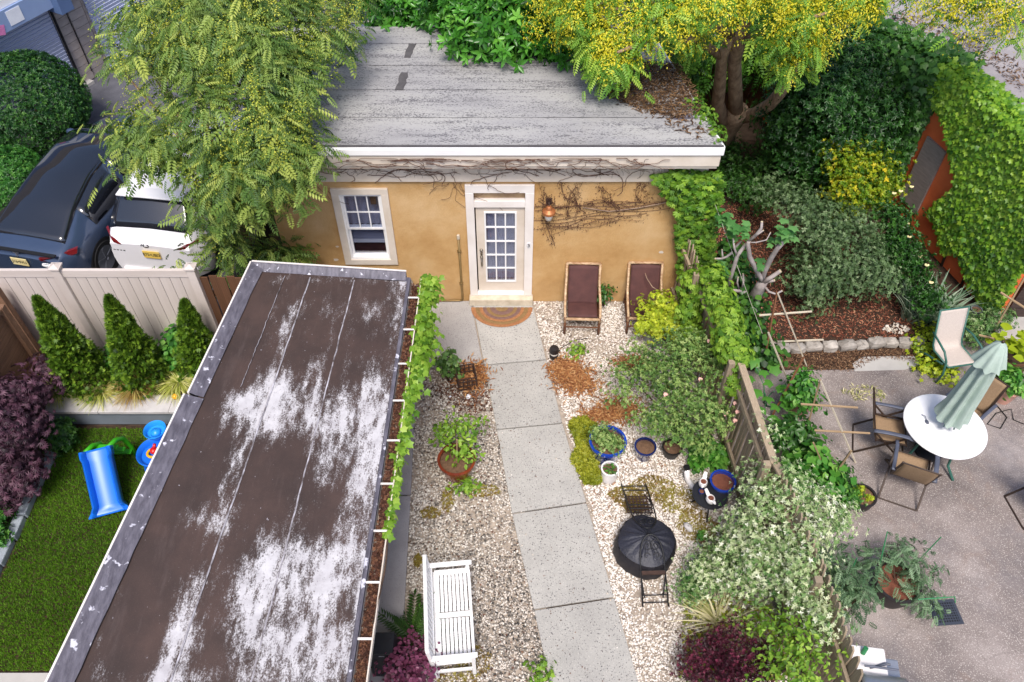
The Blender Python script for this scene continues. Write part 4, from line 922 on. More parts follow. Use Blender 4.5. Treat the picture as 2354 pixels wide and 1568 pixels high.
# blocks of the pier right of the shutter
for z in range(18):
    for s in np.arange(JS + .06, JS + .9, .42):
        piece('block', 'block_wall', gb, G(s + .2 + (.21 if z % 2 else 0) * 0, -.27, .12 + z * .2), (.405, .08, .19), M=gM)
for z in range(11, 22):
    for s in np.arange(JS + .95, JS + 9, .42): piece('block', 'block_wall', gb, G(s + .2, -.27, .12 + z * .2), (.405, .08, .19), M=gM)
MB().box(G(JS - 2.9, -.02, 2.29), (7.2, .36, .42), M=gM).build('sign_band', 'sign_blue', gb)
MB().box(G(JS - 2.9, -.05, 2.635), (7.2, .3, .26), M=gM).build('sign_stripe', 'bright_white', gb)
MB().box(G(JS - 2.9, -.1, 3.02), (7.2, .2, .5), M=gM).build('sign_top', 'sign_dark', gb)
MB().box(G(JS + .12, .12, 2.45), (.34, .5, 1.0), M=gM).build('shutter_box', 'sign_dark', gb, bevel=.01)
piece('sticker', 'paper', gb, G(JS - .95, .165, 2.3), (.34, .008, .3), M=gM); piece('painted_tag', 'pink_paint', gb, G(JS - 1.45, .165, 2.2), (.34, .006, .2), M=gM @ Matrix.Rotation(R(18), 3, 'Y'))
MB().tube([G(JS + .06, -.16, 2.0), G(JS + .05, -.16, .3)], .03, 8).build('chain_guide', 'black_metal', gb)
MB().tube([G(JS + .42, -.2, 2.0), G(JS + .44, -.2, .2)], .012, 6).build('cable', 'wire_black', gb)
# clipped bushes
def ballbush(label, u, v, z, r, n, mt, size=.075):
    c_ = P(u, v, z); t = thing('clipped_bush', label, 'bush', (c_.x, c_.y, .55), world=True)
    stems('stem', t, (c_.x, c_.y, .55), [(c_ + Vector((rnd.uniform(-.4, .4), rnd.uniform(-.4, .4), 0)), 0) for _ in range(6)], r=.05)
    d = nrmz(NR.normal(size=(n, 3))); rr = np.array(r)[None] * (.86 + .14 * NR.random((n, 1)) ** .5) * (1 + .04 * np.sin(d[:, :1] * 9 + d[:, 2:] * 7))
    pos = np.array(c_) + d * rr; k = pos[:, 2] > .6; d, pos = d[k], pos[k]
    scatter('foliage', 'tuft', mt, pos, d + NR.normal(size=d.shape) * .45 + np.array((0, 0, .3)), size, NR.normal(.45, .22, len(pos)), t)
ballbush('huge round clipped bush in front of the roller shutter', 58, 244, 1.45, (1.25, 1.25, 1.05), 13000, 'clipped')
ballbush('lower rounded bush between the huge bush and the navy car', 15, 425, 1.1, (.85, .8, .72), 7000, 'clipped_bright')
litter('leaf_litter', circ(P(150, 372, .55), .9, ry=.7), 900, 'narrow', 'dead_leaf', .08, .555, label='fallen brown leaves at the foot of the huge round bush', cat='leaf litter')
# cars
def car(name, label, x, y0, L, Wd, prof, belt, paint, glassroof, plate, platemat, emblem, tl_shape, rz=0):
    """rear faces the viewer. prof: (s, roof or deck height, half width at that height factor); belt: (s,z)"""
    t = thing(name, label, 'car', (x, y0 + L / 2, 0))
    W = Wd / 2; ps = [p[0] for p in prof]; s_ = list(np.linspace(0, L, 44)); s_[0] = 0.0
    def tz(s): return float(np.interp(s, ps, [p[1] for p in prof]))
    def tw_(s): return float(np.interp(s, ps, [p[2] for p in prof]))
    def bz(s): return float(np.interp(s, [b[0] for b in belt], [b[1] for b in belt]))
    def hw(s): return W * (1 - .16 * max(0, (.45 - s) / .45) ** 2 - .22 * max(0, (s - L + .8) / .8) ** 2)
    rings = []
    for s in s_:
        z_t = tz(s); z_b = min(bz(s), z_t - .02); h = hw(s); wr = h * tw_(s); low = .24 + .1 * max(0, (.25 - s) / .25)
        half = [(h * .93, low), (h * .985, low + .14), (h, .62 * z_b + .1), (h * .985, z_b - .06), (h * .955, z_b), (lerp(h * .95, wr, .5), lerp(z_b, z_t, .52)), (wr, z_t - .055 * min(1, (z_t - z_b) / .3)), (wr * .82, z_t - .012), (0, z_t + .015)]
        yy = s - L / 2
        rings.append([(-a, yy, b) for a, b in half] + [(a, yy, b) for a, b in reversed(half[:-1])])
    K = len(rings[0])
    def part(nm, mt, sel, off=0.0):
        m = MB(); idx = {}
        for i in range(len(rings) - 1):
            for j in range(K - 1):
                if not sel((s_[i] + s_[i + 1]) / 2, j): continue
                f = []
                for (a, b) in ((i, j), (i, j + 1), (i + 1, j + 1), (i + 1, j)):
                    if (a, b) not in idx: idx[(a, b)] = len(m.V); m.V.append(rings[a][b])
                    f.append(idx[(a, b)])
                m.F.append(tuple(f))
        if nm == 'body':
            for q in (0, len(rings) - 1):
                if all((q, b) in idx for b in range(K)): m.F.append(tuple(idx[(q, b)] for b in range(K)))
        o = m.build(nm, mt, t, smooth='auto')
        if off: sd_ = o.modifiers.new('s', 'SOLIDIFY'); sd_.thickness = off; sd_.offset = 1
        return o
    b_ = part('body', paint, lambda s, j: True)
    sb = b_.modifiers.new('ss', 'SUBSURF'); sb.levels = 1; sb.render_levels = 1
    g = glassroof
    part('rear_window', 'car_glass', lambda s, j: g['rear'][0] < s < g['rear'][1] and j in (6, 7, 8, 9), .012)
    if g.get('roof'): part('glass_roof', 'car_glass', lambda s, j: g['roof'][0] < s < g['roof'][1] and j in (7, 8), .012)
    part('windscreen', 'car_glass', lambda s, j: g['front'][0] < s < g['front'][1] and j in (6, 7, 8, 9), .012)
    part('side_window', 'car_glass', lambda s, j: g['side'][0] < s < g['side'][1] and j in (4, 5) and abs(s - g['pillar']) > .06, .01)
    part('side_window', 'car_glass', lambda s, j: g['side'][0] < s < g['side'][1] and j in (10, 11) and abs(s - g['pillar']) > .06, .01)
    for sx_ in (-1, 1):
        for sy in (.82, L - .95):
            wc = Vector((sx_ * (W - .1), sy - L / 2, .345)); wl = MB(); wl.lathe([(.24, -.1), (.33, -.11), (.35, -.07), (.35, .07), (.33, .11), (.24, .1)], 26); wl.V = [(wc.x + z, wc.y + a, wc.z + b) for a, b, z in wl.V]
            wo = wl.build('wheel', 'tyre', t, smooth='auto'); rm = MB(); rm.lathe([(.001, .085), (.05, .09), (.06, .07), (.2, .06), (.235, .09), (.25, .09)], 26)
            for q in range(5):
                a = q * 1.2566 + .3; rm.box((.13 * math.cos(a), .13 * math.sin(a), .088), (.2, .055, .02), a)
            rm.V = [(wc.x + sx_ * z * 1.12, wc.y + a, wc.z + b) for a, b, z in rm.V]; rm.build('rim', 'rim', wo)
            ar = MB().lathe([(.385, -.02), (.42, 0), (.385, .02)], 26); ar.V = [(sx_ * (W - .012) + z * .5, wc.y + a, wc.z + b + .01) for a, b, z in ar.V]; ar.build('wheel_arch', 'car_trim', t)
    for sx_ in (-1, 1):
        tl = MB(); pts = tl_shape
        def q3(a, z, d): s = d; h = hw(s); return (sx_ * min(a, 1.0) * h * 1.012, s - L / 2 - .012, z)
        tl.V = [q3(*p) for p in pts] + [(x_ * .985, y_ + .05, z_) for x_, y_, z_ in [q3(*p) for p in pts]]; kk = len(pts)
        tl.F = [tuple(range(kk)), tuple(reversed(range(kk, 2 * kk)))] + [(i, (i + 1) % kk, kk + (i + 1) % kk, kk + i) for i in range(kk)]
        tl.build('tail_light', 'tail_red', t)
    pz = plate[1]; po = MB().bb(-.155, .155, -L / 2 - .035, -L / 2 - .022, pz - .08, pz + .08).build('licence_plate', platemat, t, bevel=.003)
    tm_ = textmesh(plate[0], .082, 'ink'); lo = link('lettering', tm_, po); lo.matrix_basis = Matrix.Translation((0, -L / 2 - .037, pz)) @ Matrix.Rotation(R(90), 4, 'X')
    MB().bb(-W * .72, W * .72, -L / 2 - .05, -L / 2 + .05, .3, .42).build('bumper', 'car_trim' if paint != 'paint_white' else paint, t, bevel=.02)
    for sx_ in (-1, 1): MB().ball((sx_ * (W + .08), L * .22, bz(L * .7) + .1), (.1, .08, .07)).build('mirror', paint, t, smooth=True)
    emblem(t, L, W); t.location = (x - L / 2 * math.sin(rz), y0 + L / 2 * math.cos(rz), .55); t.rotation_euler.z = rz; return t
def em_navy(t, L, W):
    m = MB().bb(-.05, .05, -L / 2 - .012, -L / 2 + .05, 1.03, 1.045).bb(-.008, .008, -L / 2 - .012, -L / 2 + .05, .95, 1.03); m.build('emblem', 'steel', t)
    m = MB(); 
    for a in range(18):
        q = a * 6.283 / 18; m.ball((.52 + .1 * math.cos(q), -L / 2 + .0, .82 + .04 * math.sin(q)), .016, 6, 4)
    m.bb(.44, .6, -L / 2 - .02, -L / 2 + .02, .81, .83); m.build('bumper_sticker', 'ink_white', t)
    MB().bb(-W * .8, W * .8, -L / 2 - .03, -L / 2 + .04, 1.075, 1.09).build('boot_lip', 'car_trim', t)
car('parked_car', 'navy blue fastback car with glass roof parked beside the white car', -8.58, 10.4, 4.75, 1.94,
    [(0, .93, .93), (.1, 1.04, .88), (.35, 1.12, .78), (1.0, 1.36, .68), (1.7, 1.51, .62), (2.4, 1.55, .62), (3.0, 1.46, .66), (3.75, 1.1, .82), (4.4, .9, .9), (4.75, .62, .92)], [(0, .84), (.6, 1.0), (3.6, .95), (4.75, .5)],
    'paint_navy', dict(rear=(.32, 2.95), front=(3.05, 3.7), side=(.95, 3.35), pillar=2.15), ('J16\u2022SVU', .84), 'plate_cream', em_navy,
    [(.5, .97, .0), (.72, .99, .02), (.99, 1.02, .35), (.985, .93, .3), (.75, .92, .02), (.52, .93, .0)], R(-12))
def em_white(t, L, W):
    m = MB(); m.tube([(-.06 + .05 * math.cos(a), -L / 2 - .005, .98 + .035 * math.sin(a)) for a in np.linspace(2.2, 7.3, 14)], .008, 6); m.tube([(-.13, -L / 2 - .005, 1.01), (-.15, -L / 2 - .005, .97)], .008, 6); m.build('emblem', 'ink', t)
    m = MB()
    for k in range(4): m.bb(-.72 + k * .06, -.68 + k * .06, -L / 2 - .0, -L / 2 + .05, .80, .825)
    m.build('badge', 'car_trim', t)
    MB().beam((-.35, .42 - L / 2 - .13, 1.13), (.1, .42 - L / 2 - .13, 1.12), .02, .02).build('wiper', 'car_trim', t)
    MB().bb(-W * .66, W * .66, .5 - L / 2, .75 - L / 2, 1.625, 1.66).build('spoiler', 'paint_white', t, bevel=.01)
car('parked_car', 'white crossover car parked under the leafy tree', -6.36, 10.62, 4.5, 1.84,
    [(0, .98, .95), (.06, 1.05, .93), (.2, 1.18, .86), (.62, 1.6, .72), (.9, 1.66, .72), (1.9, 1.7, .72), (2.6, 1.64, .72), (3.3, 1.12, .84), (4.1, .98, .9), (4.5, .7, .92)], [(0, .85), (.5, 1.05), (3.2, 1.0), (4.5, .55)],
    'paint_white', dict(rear=(.2, .62), front=(2.62, 3.25), side=(.75, 2.95), pillar=1.75), ('E75\u2022UBD', .80), 'plate_yellow', em_white,
    [(.66, .97, .0), (.85, 1.04, .03), (.99, 1.06, .3), (.99, 1.0, .3), (.82, .95, .02)], R(-8))
def em_none(t, L, W): pass
car('parked_car', 'slate blue car parked behind the cottage roof', -3.2, 17.6, 4.6, 1.8,
    [(0, .96, .93), (.1, 1.06, .9), (.6, 1.1, .82), (1.3, 1.42, .74), (1.9, 1.46, .72), (2.6, 1.42, .72), (3.4, 1.02, .84), (4.2, .88, .9), (4.6, .62, .92)], [(0, .84), (.6, .98), (3.6, .92), (4.6, .5)],
    'paint_silver', dict(rear=(.6, 1.3), front=(2.6, 3.3), side=(1.0, 3.1), pillar=2.1), (' ', .8), 'plate_yellow', em_none, [(.66, .97, .0), (.85, 1.0, .03), (.99, 1.0, .3), (.99, .94, .3), (.82, .9, .02)])
car('parked_car', 'red car parked furthest back behind the cottage', -3.9, 23.6, 4.4, 1.8,
    [(0, .96, .93), (.1, 1.06, .9), (.6, 1.1, .82), (1.3, 1.42, .74), (1.9, 1.46, .72), (2.6, 1.42, .72), (3.4, 1.02, .84), (4.2, .88, .9), (4.4, .62, .92)], [(0, .84), (.6, .98), (3.6, .92), (4.4, .5)],
    'car_red', dict(rear=(.6, 1.3), front=(2.6, 3.3), side=(1.0, 3.1), pillar=2.1), (' ', .8), 'plate_yellow', em_none, [(.66, .97, .0), (.85, 1.0, .03), (.99, 1.0, .3), (.99, .94, .3), (.82, .9, .02)])
# bin in the gap beside the cottage
bn = thing('wheelie_bin', 'dark bin standing in the gap beside the cottage wall', 'bin', (-4.62, 10.5, .0))
MB().add([(-.24, -.28, 0), (.24, -.28, 0), (.24, .28, 0), (-.24, .28, 0), (-.3, -.34, 1.0), (.3, -.34, 1.0), (.3, .34, 1.0), (-.3, .34, 1.0)], [(3, 2, 1, 0), (0, 1, 5, 4), (1, 2, 6, 5), (2, 3, 7, 6), (3, 0, 4, 7)]).build('body', 'plastic_grey', bn, bevel=.02)
MB().box((0, 0, 1.04), (.66, .72, .08), 0).ball((0, .1, 1.06), (.28, .3, .06)).build('lid', 'plastic_grey', bn, bevel=.02)
for sx_ in (-1, 1): MB().tube([(sx_ * .2, .33, .1), (sx_ * .27, .33, .1)], .1, 14).build('wheel', 'tyre', bn)

# ================================================================ leafy tree beside the cottage
lt = thing('leafy_tree', 'feathery leaved tree with pale yellow panicles overhanging the parked cars', 'tree', P(590, 610, 0), world=True)
lb = [B(300, 75, 4.3, (.5, .5, .4)), B(400, 50, 4.8, (.7, .8, .5)), B(520, 60, 5.0, (.8, .8, .6)), B(640, 70, 4.9, (.8, .8, .6)), B(730, 90, 4.6, (.55, .6, .45)), B(760, 20, 4.6, (.6, .7, .5)), B(620, 170, 4.7, (.7, .6, .5)), B(700, 180, 4.5, (.5, .5, .4)), B(480, 150, 4.6, (.7, .6, .5)), B(350, 170, 4.2, (.5, .5, .4)), B(270, 150, 4.0, (.28, .28, .25)),
      B(520, 280, 4.4, (.8, .6, .5)), B(620, 280, 4.3, (.6, .6, .45)), B(420, 290, 4.2, (.7, .6, .5)), B(350, 335, 3.9, (.4, .4, .3)), B(480, 370, 4.0, (.6, .5, .4)), B(590, 360, 4.0, (.7, .55, .45)), B(660, 370, 3.8, (.45, .45, .4)), B(540, 430, 3.5, (.6, .5, .4)), B(640, 420, 3.4, (.45, .4, .4)), B(500, 470, 3.0, (.4, .4, .3)), B(600, 470, 2.9, (.4, .4, .35)), B(290, 290, 3.9, (.22, .22, .2)),
      B(500, 560, 2.1, (.3, .3, .3)), B(520, 600, 1.7, (.4, .35, .35)), B(470, 630, 1.7, (.3, .3, .35)), B(435, 610, 1.9, (.2, .2, .2)), B(600, 595, 1.5, (.4, .3, .25)), B(660, 600, 1.35, (.3, .25, .2)), B(700, 605, 1.4, (.2, .2, .15))]
base = P(575, 590, 0); trk = MB()
j1 = P(560, 545, .9); j2 = P(545, 490, 1.9); j3 = P(530, 420, 2.9)
trk.tube([base, base.lerp(j1, .5), j1, j2, j3], [.12, .11, .1, .085, .07], 10)
trk.build('trunk', 'bark', lt, smooth=True)
stems('limb', lt, j2, [(b[0], 0) for b in lb[:22]], 'bark', .045, 6, .012)
foliage('crown', lt, lb, 'pinnate', 'sumac', 2300, 7, .15, .19, fill=.5, up=1.3, gap=.04, gs=1.9, tz=.3)
foliage('crown_sprays', lt, lb, 'pinnate', 'sumac', 420, 6, .2, .27, fill=.65, up=1.2, gap=.04, gs=1.9, tz=.35, shift=.1)
fp_ = [b for b in lb[:24]]
pos, nr, ti, tip = crown(fp_, 190, 70, .065, fill=.97, flat=2.8, up=.4); scatter('blossom', 'diamond', 'sumac_flower', pos + np.array((0, 0, .16)), nr, .032, ti, lt)

# ================================================================ gravel garden: furniture and pots
def lounger(label):
    t = thing('lounger', label, 'lounge chair', group='cane lounge chairs against the ochre wall')
    MB().grid(lambda a, b: (lerp(-.26, .26, a), lerp(.02, .46, b), lerp(.37, .29, b) + .03 * math.sin(math.pi * a) * math.sin(math.pi * b) - .05 * max(0, .12 - b)), 12, 12).build('seat_cushion', 'cushion', t, smooth=True).modifiers.new('s', 'SOLIDIFY').thickness = -.06
    MB().grid(lambda a, b: (lerp(-.265, .265, a), lerp(.44, .76, b), lerp(.31, .97, b) + .02 * math.sin(math.pi * a)), 12, 12).build('back_cushion', 'cushion', t, smooth=True).modifiers.new('s', 'SOLIDIFY').thickness = -.055
    for x in (-.13, .13):
        MB().tube([(x, .425, .335), (x, .6, .69), (x, .745, .985)], .007, 6).build('seam', 'piping', t)
    for s in (-1, 1):
        MB().tube([(s * .3, .78, 1.0), (s * .3, .66, .72), (s * .31, .5, .58), (s * .32, .2, .5), (s * .315, .02, .42), (s * .31, -.02, .3)], .024, 8).build('arm', 'rattan', t, smooth=True)
        MB().tube([(s * .31, 0, .4), (s * .31, -.03, 0)], .024, 8).build('front_leg', 'rattan_dark', t, smooth=True)
        MB().tube([(s * .3, .62, .45), (s * .3, .74, 0)], .022, 8).build('rear_leg', 'rattan_dark', t, smooth=True)
        MB().tube([(s * .31, .02, .33), (s * .3, .5, .28)], .016, 8).tube([(s * .31, .06, .14), (s * .3, .7, .14)], .014, 8).build('side_rail', 'rattan_dark', t, smooth=True)
    MB().tube([(-.31, .78, 1.0), (.31, .78, 1.0)], .026, 8).build('top_rail', 'rattan', t, smooth=True)
    MB().tube([(-.31, -.01, .37), (.31, -.01, .37)], .028, 8).build('front_rail', 'rattan', t, smooth=True)
    MB().tube([(-.31, -.02, .17), (.31, -.02, .17)], .014, 8).build('stretcher', 'rattan_dark', t, smooth=True)
    return t
l1 = lounger('cane lounge chair with brown cushions nearest the door'); p1 = P(1340, 752, .36); l1.location = (p1.x, 9.93, .03); l1.rotation_euler.z = R(-2)
p2 = P(1483, 748, .36); l2 = dup(l1, None, (p2.x + .02, 9.95, .03), R(-1), 'cane lounge chair with brown cushions in the vine covered corner')
o = MB().tube([P(1483, 628, .98), P(1487, 640, .93), P(1500, 660, .85), P(1514, 668, .8)], [.006, .009, .009, .006], 6).build('fallen_stem', 'pale_stem', smooth=True, label='bent dry stem lying across the corner lounge chair', cat='stem')
def pot(name, label, loc, r, h, mt, rim=.03, taper=.68, soil='pot_soil', ring=None, cat='pot', ribs=0, group=None):
    t = thing(name, label, cat, loc, group=group)
    MB().lathe([(r * taper, 0), (r * (taper + .12), h * .3), (r * .95, h * .85), (r + rim * .3, h * .9), (r + rim * .35, h), (r - rim, h), (r - rim, h * .8), (.001, h * .8)], 32, wob=ribs).build('pot', mt, t, smooth='auto')
    MB().lathe([(r - rim - .002, 0), (r * .5, .012), (.001, .018)], 20, (0, 0, h * .86)).build('soil', soil, t)
    return t
def potplant(t, blobs, leaf, mt, clumps, per, crad, size, part='foliage', st=True, **kw):
    loc = t.location.copy(); bl = [((Vector(c) - loc), r) for c, r in blobs]
    if st: stems('stem', t, (0, 0, .25), bl, r=.012)
    foliage(part, t, bl, leaf, mt, clumps, per, crad, size, **kw)
q = P(1050, 1060, .36); t = pot('planter_pot', 'large brown glazed pot with a yellow green plant left of the path', (q.x, q.y, .02), .29, .4, 'brown_glaze')
potplant(t, [B(1050, 1010, .62, (.26, .24, .2)), B(1075, 1035, .6, (.18, .18, .12)), B(1015, 990, .6, (.18, .15, .1)), B(1095, 985, .75, (.14, .12, .14)), B(1050, 975, .85, (.16, .15, .15)), B(1060, 1115, .15, (.1, .08, .08))], 'oval', 'grape', 95, 6, .07, .085)
MB().tube([Vector((0, 0, .3)), Vector((.03, .02, .9))], .012, 6).build('cane', 'stake', t)
q = P(1397, 1016, .4); t = pot('planter_pot', 'bright blue glazed pot with a small leafy plant right of the path', (q.x, q.y, .02), .29, .42, 'blue_glaze')
potplant(t, [B(1392, 1010, .5, (.2, .18, .08)), B(1380, 990, .55, (.14, .1, .1)), B(1410, 1020, .48, (.16, .14, .06))], 'tuft', 'rose_leaf', 90, 6, .05, .05)
q = P(1402, 1080, .26); pot('planter_pot', 'white glazed cylinder pot with a tiny seedling', (q.x, q.y, .02), .135, .28, 'white_glaze', .02, .86)
t = bpy.data.objects['planter_pot.002']; potplant(t, [(Vector(t.location) + Vector((0, 0, .3)), (.06, .06, .04))], 'narrow', 'veg', 10, 5, .03, .07)
q = P(1483, 1030, .25); t = pot('planter_pot', 'dark navy pot under the rose bush', (q.x, q.y, .02), .17, .28, 'navy_glaze', .02)
q = P(1545, 1030, .2); t = pot('planter_pot', 'small black pot shaded by the rose bush', (q.x, q.y, .02), .16, .22, 'pot_black', .02)
q = P(1661, 1108, .5); t = pot('planter_pot', 'blue rimmed pot of bare soil next to the round black table', (q.x, q.y, .02), .19, .52, 'blue_glaze', .022, .8, soil='mulch_bed')
# round side table with bird planters
q = P(1632, 1136, .46); st_ = thing('side_table', 'round black side table holding small bird planters', 'table', (q.x, q.y, .02))
MB().lathe([(.25, 0), (.265, .01), (.265, .02), (.001, .022)], 30, (0, 0, .43)).build('table_top', 'plastic_black', st_, smooth='auto')
for a in (.5, 2.6, 4.7): MB().tube([(.2 * math.cos(a), .2 * math.sin(a), .43), (.13 * math.cos(a), .13 * math.sin(a), .2), (.23 * math.cos(a), .23 * math.sin(a), 0)], .012, 6).build('leg', 'black_metal', st_)
def bird(label, u, v, rz):
    q = P(u, v, .56); t = thing('bird_planter', label, 'planter', (q.x, q.y, .474), rz, group='white bird planters on the side table')
    bd = MB().lathe([(.035, 0), (.062, .03), (.068, .07), (.055, .11), (.046, .115), (.046, .1), (.001, .1)], 20); bd.V = [(x, y * 1.2, z) for x, y, z in bd.V]; bd.build('body', 'white_glaze', t, smooth='auto')
    MB().tube([(0, -.06, .08), (0, -.09, .105), (0, -.12, .1)], [.03, .026, .006], 10).build('head', 'white_glaze', t, smooth=True)
    MB().add([(-.03, .06, .08), (.03, .06, .08), (.022, .15, .13), (-.022, .15, .13), (-.03, .06, .095), (.03, .06, .095), (.022, .15, .142), (-.022, .15, .142)], [(3, 2, 1, 0), (4, 5, 6, 7), (0, 1, 5, 4), (1, 2, 6, 5), (2, 3, 7, 6), (3, 0, 4, 7)]).build('tail', 'white_glaze', t)
    MB().lathe([(.045, 0), (.001, .012)], 14, (0, 0, .1)).build('soil', 'mulch_bed', t)
bird('white bird planter at the far edge of the black table', 1617, 1108, R(-20)); bird('white bird planter at the near edge of the black table', 1634, 1146, R(25))
q = P(1613, 1130, .52); t = pot('small_pot', 'tiny dark glass pot between the two bird planters', (q.x, q.y, .474), .045, .06, 'navy_glaze', .008, .8, soil='mulch_bed')
# downspout elbow, stone, ring pot
ds = thing('drain_pipe', 'white drain pipe elbow ending beside the ground cover leaves', 'pipe', P(1585, 1110, 0), world=True)
MB().tube([P(1579, 1078, .3), P(1580, 1100, .12), P(1586, 1110, .05), P(1594, 1122, .04)], .045, 10).build('pipe', 'white_glaze', ds, smooth=True)
MB().tube([P(1578, 1073, .34), P(1579, 1080, .27)], .052, 10).build('collar', 'black_metal', ds)
o = MB().ball((0, 0, 0), (.09, .055, .05), 10, 6).jit(.012).build('white_stone', 'stone_cap', smooth=True, label='white stone lying on the gravel right of the fire pit', cat='stone'); o.location = P(1582, 1213, .05); o.rotation_euler.z = -.9
q = P(1614, 1244, .1); t = pot('small_pot', 'little green rimmed pot with a sprout at the moss edge', (q.x, q.y, .01), .085, .12, 'galvanized', .014); potplant(t, [(q + Vector((0, .02, .1)), (.05, .05, .05))], 'tuft', 'veg', 14, 5, .03, .04, st=False)
# canister light
q = P(1273, 822, 0); cl_ = thing('path_light', 'squat dark green path light beside the concrete path', 'light', (q.x, q.y, .02))
MB().lathe([(.075, 0), (.08, .05), (.08, .09), (.07, .1)], 20).build('base', 'pot_black', cl_, smooth='auto'); MB().lathe([(.074, .1), (.076, .13), (.074, .145)], 20).build('lens', 'glass_white', cl_, smooth='auto')
MB().lathe([(.085, .145), (.087, .2), (.075, .24), (.001, .25)], 20).build('cap', 'pot_black', cl_, smooth='auto')
# lattice basket
q = P(1072, 872, .15); bk = thing('lattice_basket', 'rusty brown lattice basket lying in dry grass left of the path', 'basket', (q.x, q.y, .03), R(12))
for i in range(5):
    for s in (-1, 1): piece('slat', 'rust_metal', bk, (-.15 + .075 * i, s * .15, .17), (.02, .012, .3))
    for s in (-1, 1): piece('slat', 'rust_metal', bk, (s * .16, -.13 + .065 * i, .17), (.012, .02, .3))
for z in (.04, .14, .24, .32):
    for s in (-1, 1): piece('band', 'rust_metal', bk, (0, s * .153, z), (.34, .012, .02)); piece('band', 'rust_metal', bk, (s * .163, 0, z), (.012, .31, .02))
shrub('weed_plant', 'dark leafy weed beside the rusty lattice basket', 'plant', P(1030, 875, 0), [B(1028, 830, .45, (.14, .12, .18)), B(1040, 850, .3, (.12, .1, .12))], 'lobed', 'rose_leaf', 50, 5, .06, .09, shift=-.3)
for (u, v, r_, nme) in ((1078, 912, .06, 'crumpled white paper left of the path'), (1035, 912, .025, 'tiny scrap of blue white paper on the gravel')):
    o = MB().ball((0, 0, 0), (r_, r_ * .8, r_ * .5), 8, 5).jit(r_ * .25).build('paper_scrap', 'paper', label=nme, cat='paper'); o.location = P(u, v, .03)
# fire pit under a cover
q = P(1488, 1240, .45); fp = thing('fire_pit', 'round fire pit under a wrinkled black cover', 'fire pit', (q.x, q.y + .02, .02))
cv = MB(); NA, NRr = 96, 20
for i in range(NRr + 1):
    t = i / NRr
    for j in range(NA):
        a = 2 * math.pi * j / NA; wr = math.sin(a * 13 + 1.7 * math.sin(a * 3)) * .5 + math.sin(a * 29 + 2 * math.sin(a * 5)) * .35 + .4 * noise.noise(Vector((math.cos(a) * 4, math.sin(a) * 4, t * 2)))
        r_ = .405 * t * (1 + .03 * math.sin(a * 4 + .6)) ; z_ = .40 + .13 * (1 - t) ** 1.4 + .016 * wr * math.sin(math.pi * min(1, t * 1.05)) ** .6 * (1 - .3 * t) - .05 * t ** 6
        cv.V.append((r_ * math.cos(a), r_ * math.sin(a), z_))
for i in range(NRr):
    for j in range(NA): a = i * NA + j; b = i * NA + (j + 1) % NA; cv.F.append((a, a + NA, b + NA, b))
cv.build('cover_top', 'cover_black', fp, smooth=True)
sk = MB()
for i, (r_, z_) in enumerate([(.408, .352), (.43, .3), (.445, .2), (.45, .08), (.43, .0)]):
    for j in range(NA): a = 2 * math.pi * j / NA; q_ = r_ * (1 + .03 * math.sin(a * 4 + .6) + .012 * math.sin(a * 17 + i)); sk.V.append((q_ * math.cos(a), q_ * math.sin(a), z_))
for i in range(4):
    for j in range(NA): a = i * NA + j; b = i * NA + (j + 1) % NA; sk.F.append((a, b, b + NA, a + NA))
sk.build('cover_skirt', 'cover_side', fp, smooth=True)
MB().ball((0, 0, .535), (.03, .03, .015), 10, 6).build('tie_knot', 'cover_side', fp, smooth=True)
# folded scroll chairs leaning on the pit
def scroll(m, c, ex_, ey, r, turns, n=22, sg=1, w_=.006):
    pts = []
    for i in range(n):
        t = i / (n - 1); a = sg * turns * 6.283 * t; rr = r * (1 - .85 * t); pts.append(c + ex_ * (rr * math.cos(a)) + ey * (rr * math.sin(a)))
    m.tube(pts, w_, 6)
def folded(label, fa, fb, topc, seat):
    fa, fb, topc = Vector(fa), Vector(fb), Vector(topc); mid = (fa + fb) / 2; ey = (topc - mid); L = ey.length; ey.normalize(); ex_ = (fb - fa); W = ex_.length; ex_.normalize()
    t = thing('folding_chair', label, 'chair', mid, group='black scroll work folding chairs at the fire pit', world=True)
    up = ex_.cross(ey)
    def Q(x, y, z=0): return mid + ex_ * (x * W) + ey * (y * L) + up * z
    m = MB(); m.tube([Q(-.5, 0), Q(-.47, .62)] + [Q(-.46 * math.cos(a), .66 + .34 * math.sin(a)) for a in np.linspace(.1, 3.04, 14)] + [Q(.47, .62), Q(.5, 0)], .011, 8); m.build('back_frame', 'black_metal', t, smooth=True)
    for y in (.06, .16, .5, .58): MB().tube([Q(-.49, y), Q(.49, y)], .009, 6).build('crossbar', 'black_metal', t)
    for s in (-1, 1):
        MB().tube([Q(s * .5, .5), Q(s * .34, .02, -.12)], .01, 6).build('rear_leg', 'black_metal', t)
        m = MB(); scroll(m, Q(s * .16, .84), ex_ * s, ey, .09, 1.6); scroll(m, Q(s * .2, .7), ex_ * s, -ey, .075, 1.4); m.build('scroll', 'black_metal', t, smooth=True)
    if seat:
        s0 = Q(-.48, .3, -.01); sx_ = ex_ * W * .96; sy = (ey * .7 - up * .3).normalized() * .3
        for k in range(8): a = s0 + sx_ * (k / 7); pbeam('seat_slat', 'rust_metal', t, a, a + sy, .02, .006, up=tuple(up))
        for k in range(7): a = s0 + sy * (k / 6) + up * .006; pbeam('seat_slat', 'rust_metal', t, a, a + sx_, .02, .006, up=tuple(up))
    else:
        a = Q(-.46, .47, .02); MB().beam(a, a + ex_ * W * .92, .05, .03).build('seat_edge', 'rust_metal', t)
folded('black scroll work chair leaning on the near side of the fire pit', P(1478, 1396, .02), P(1537, 1394, .02), P(1495, 1228, .62), False)
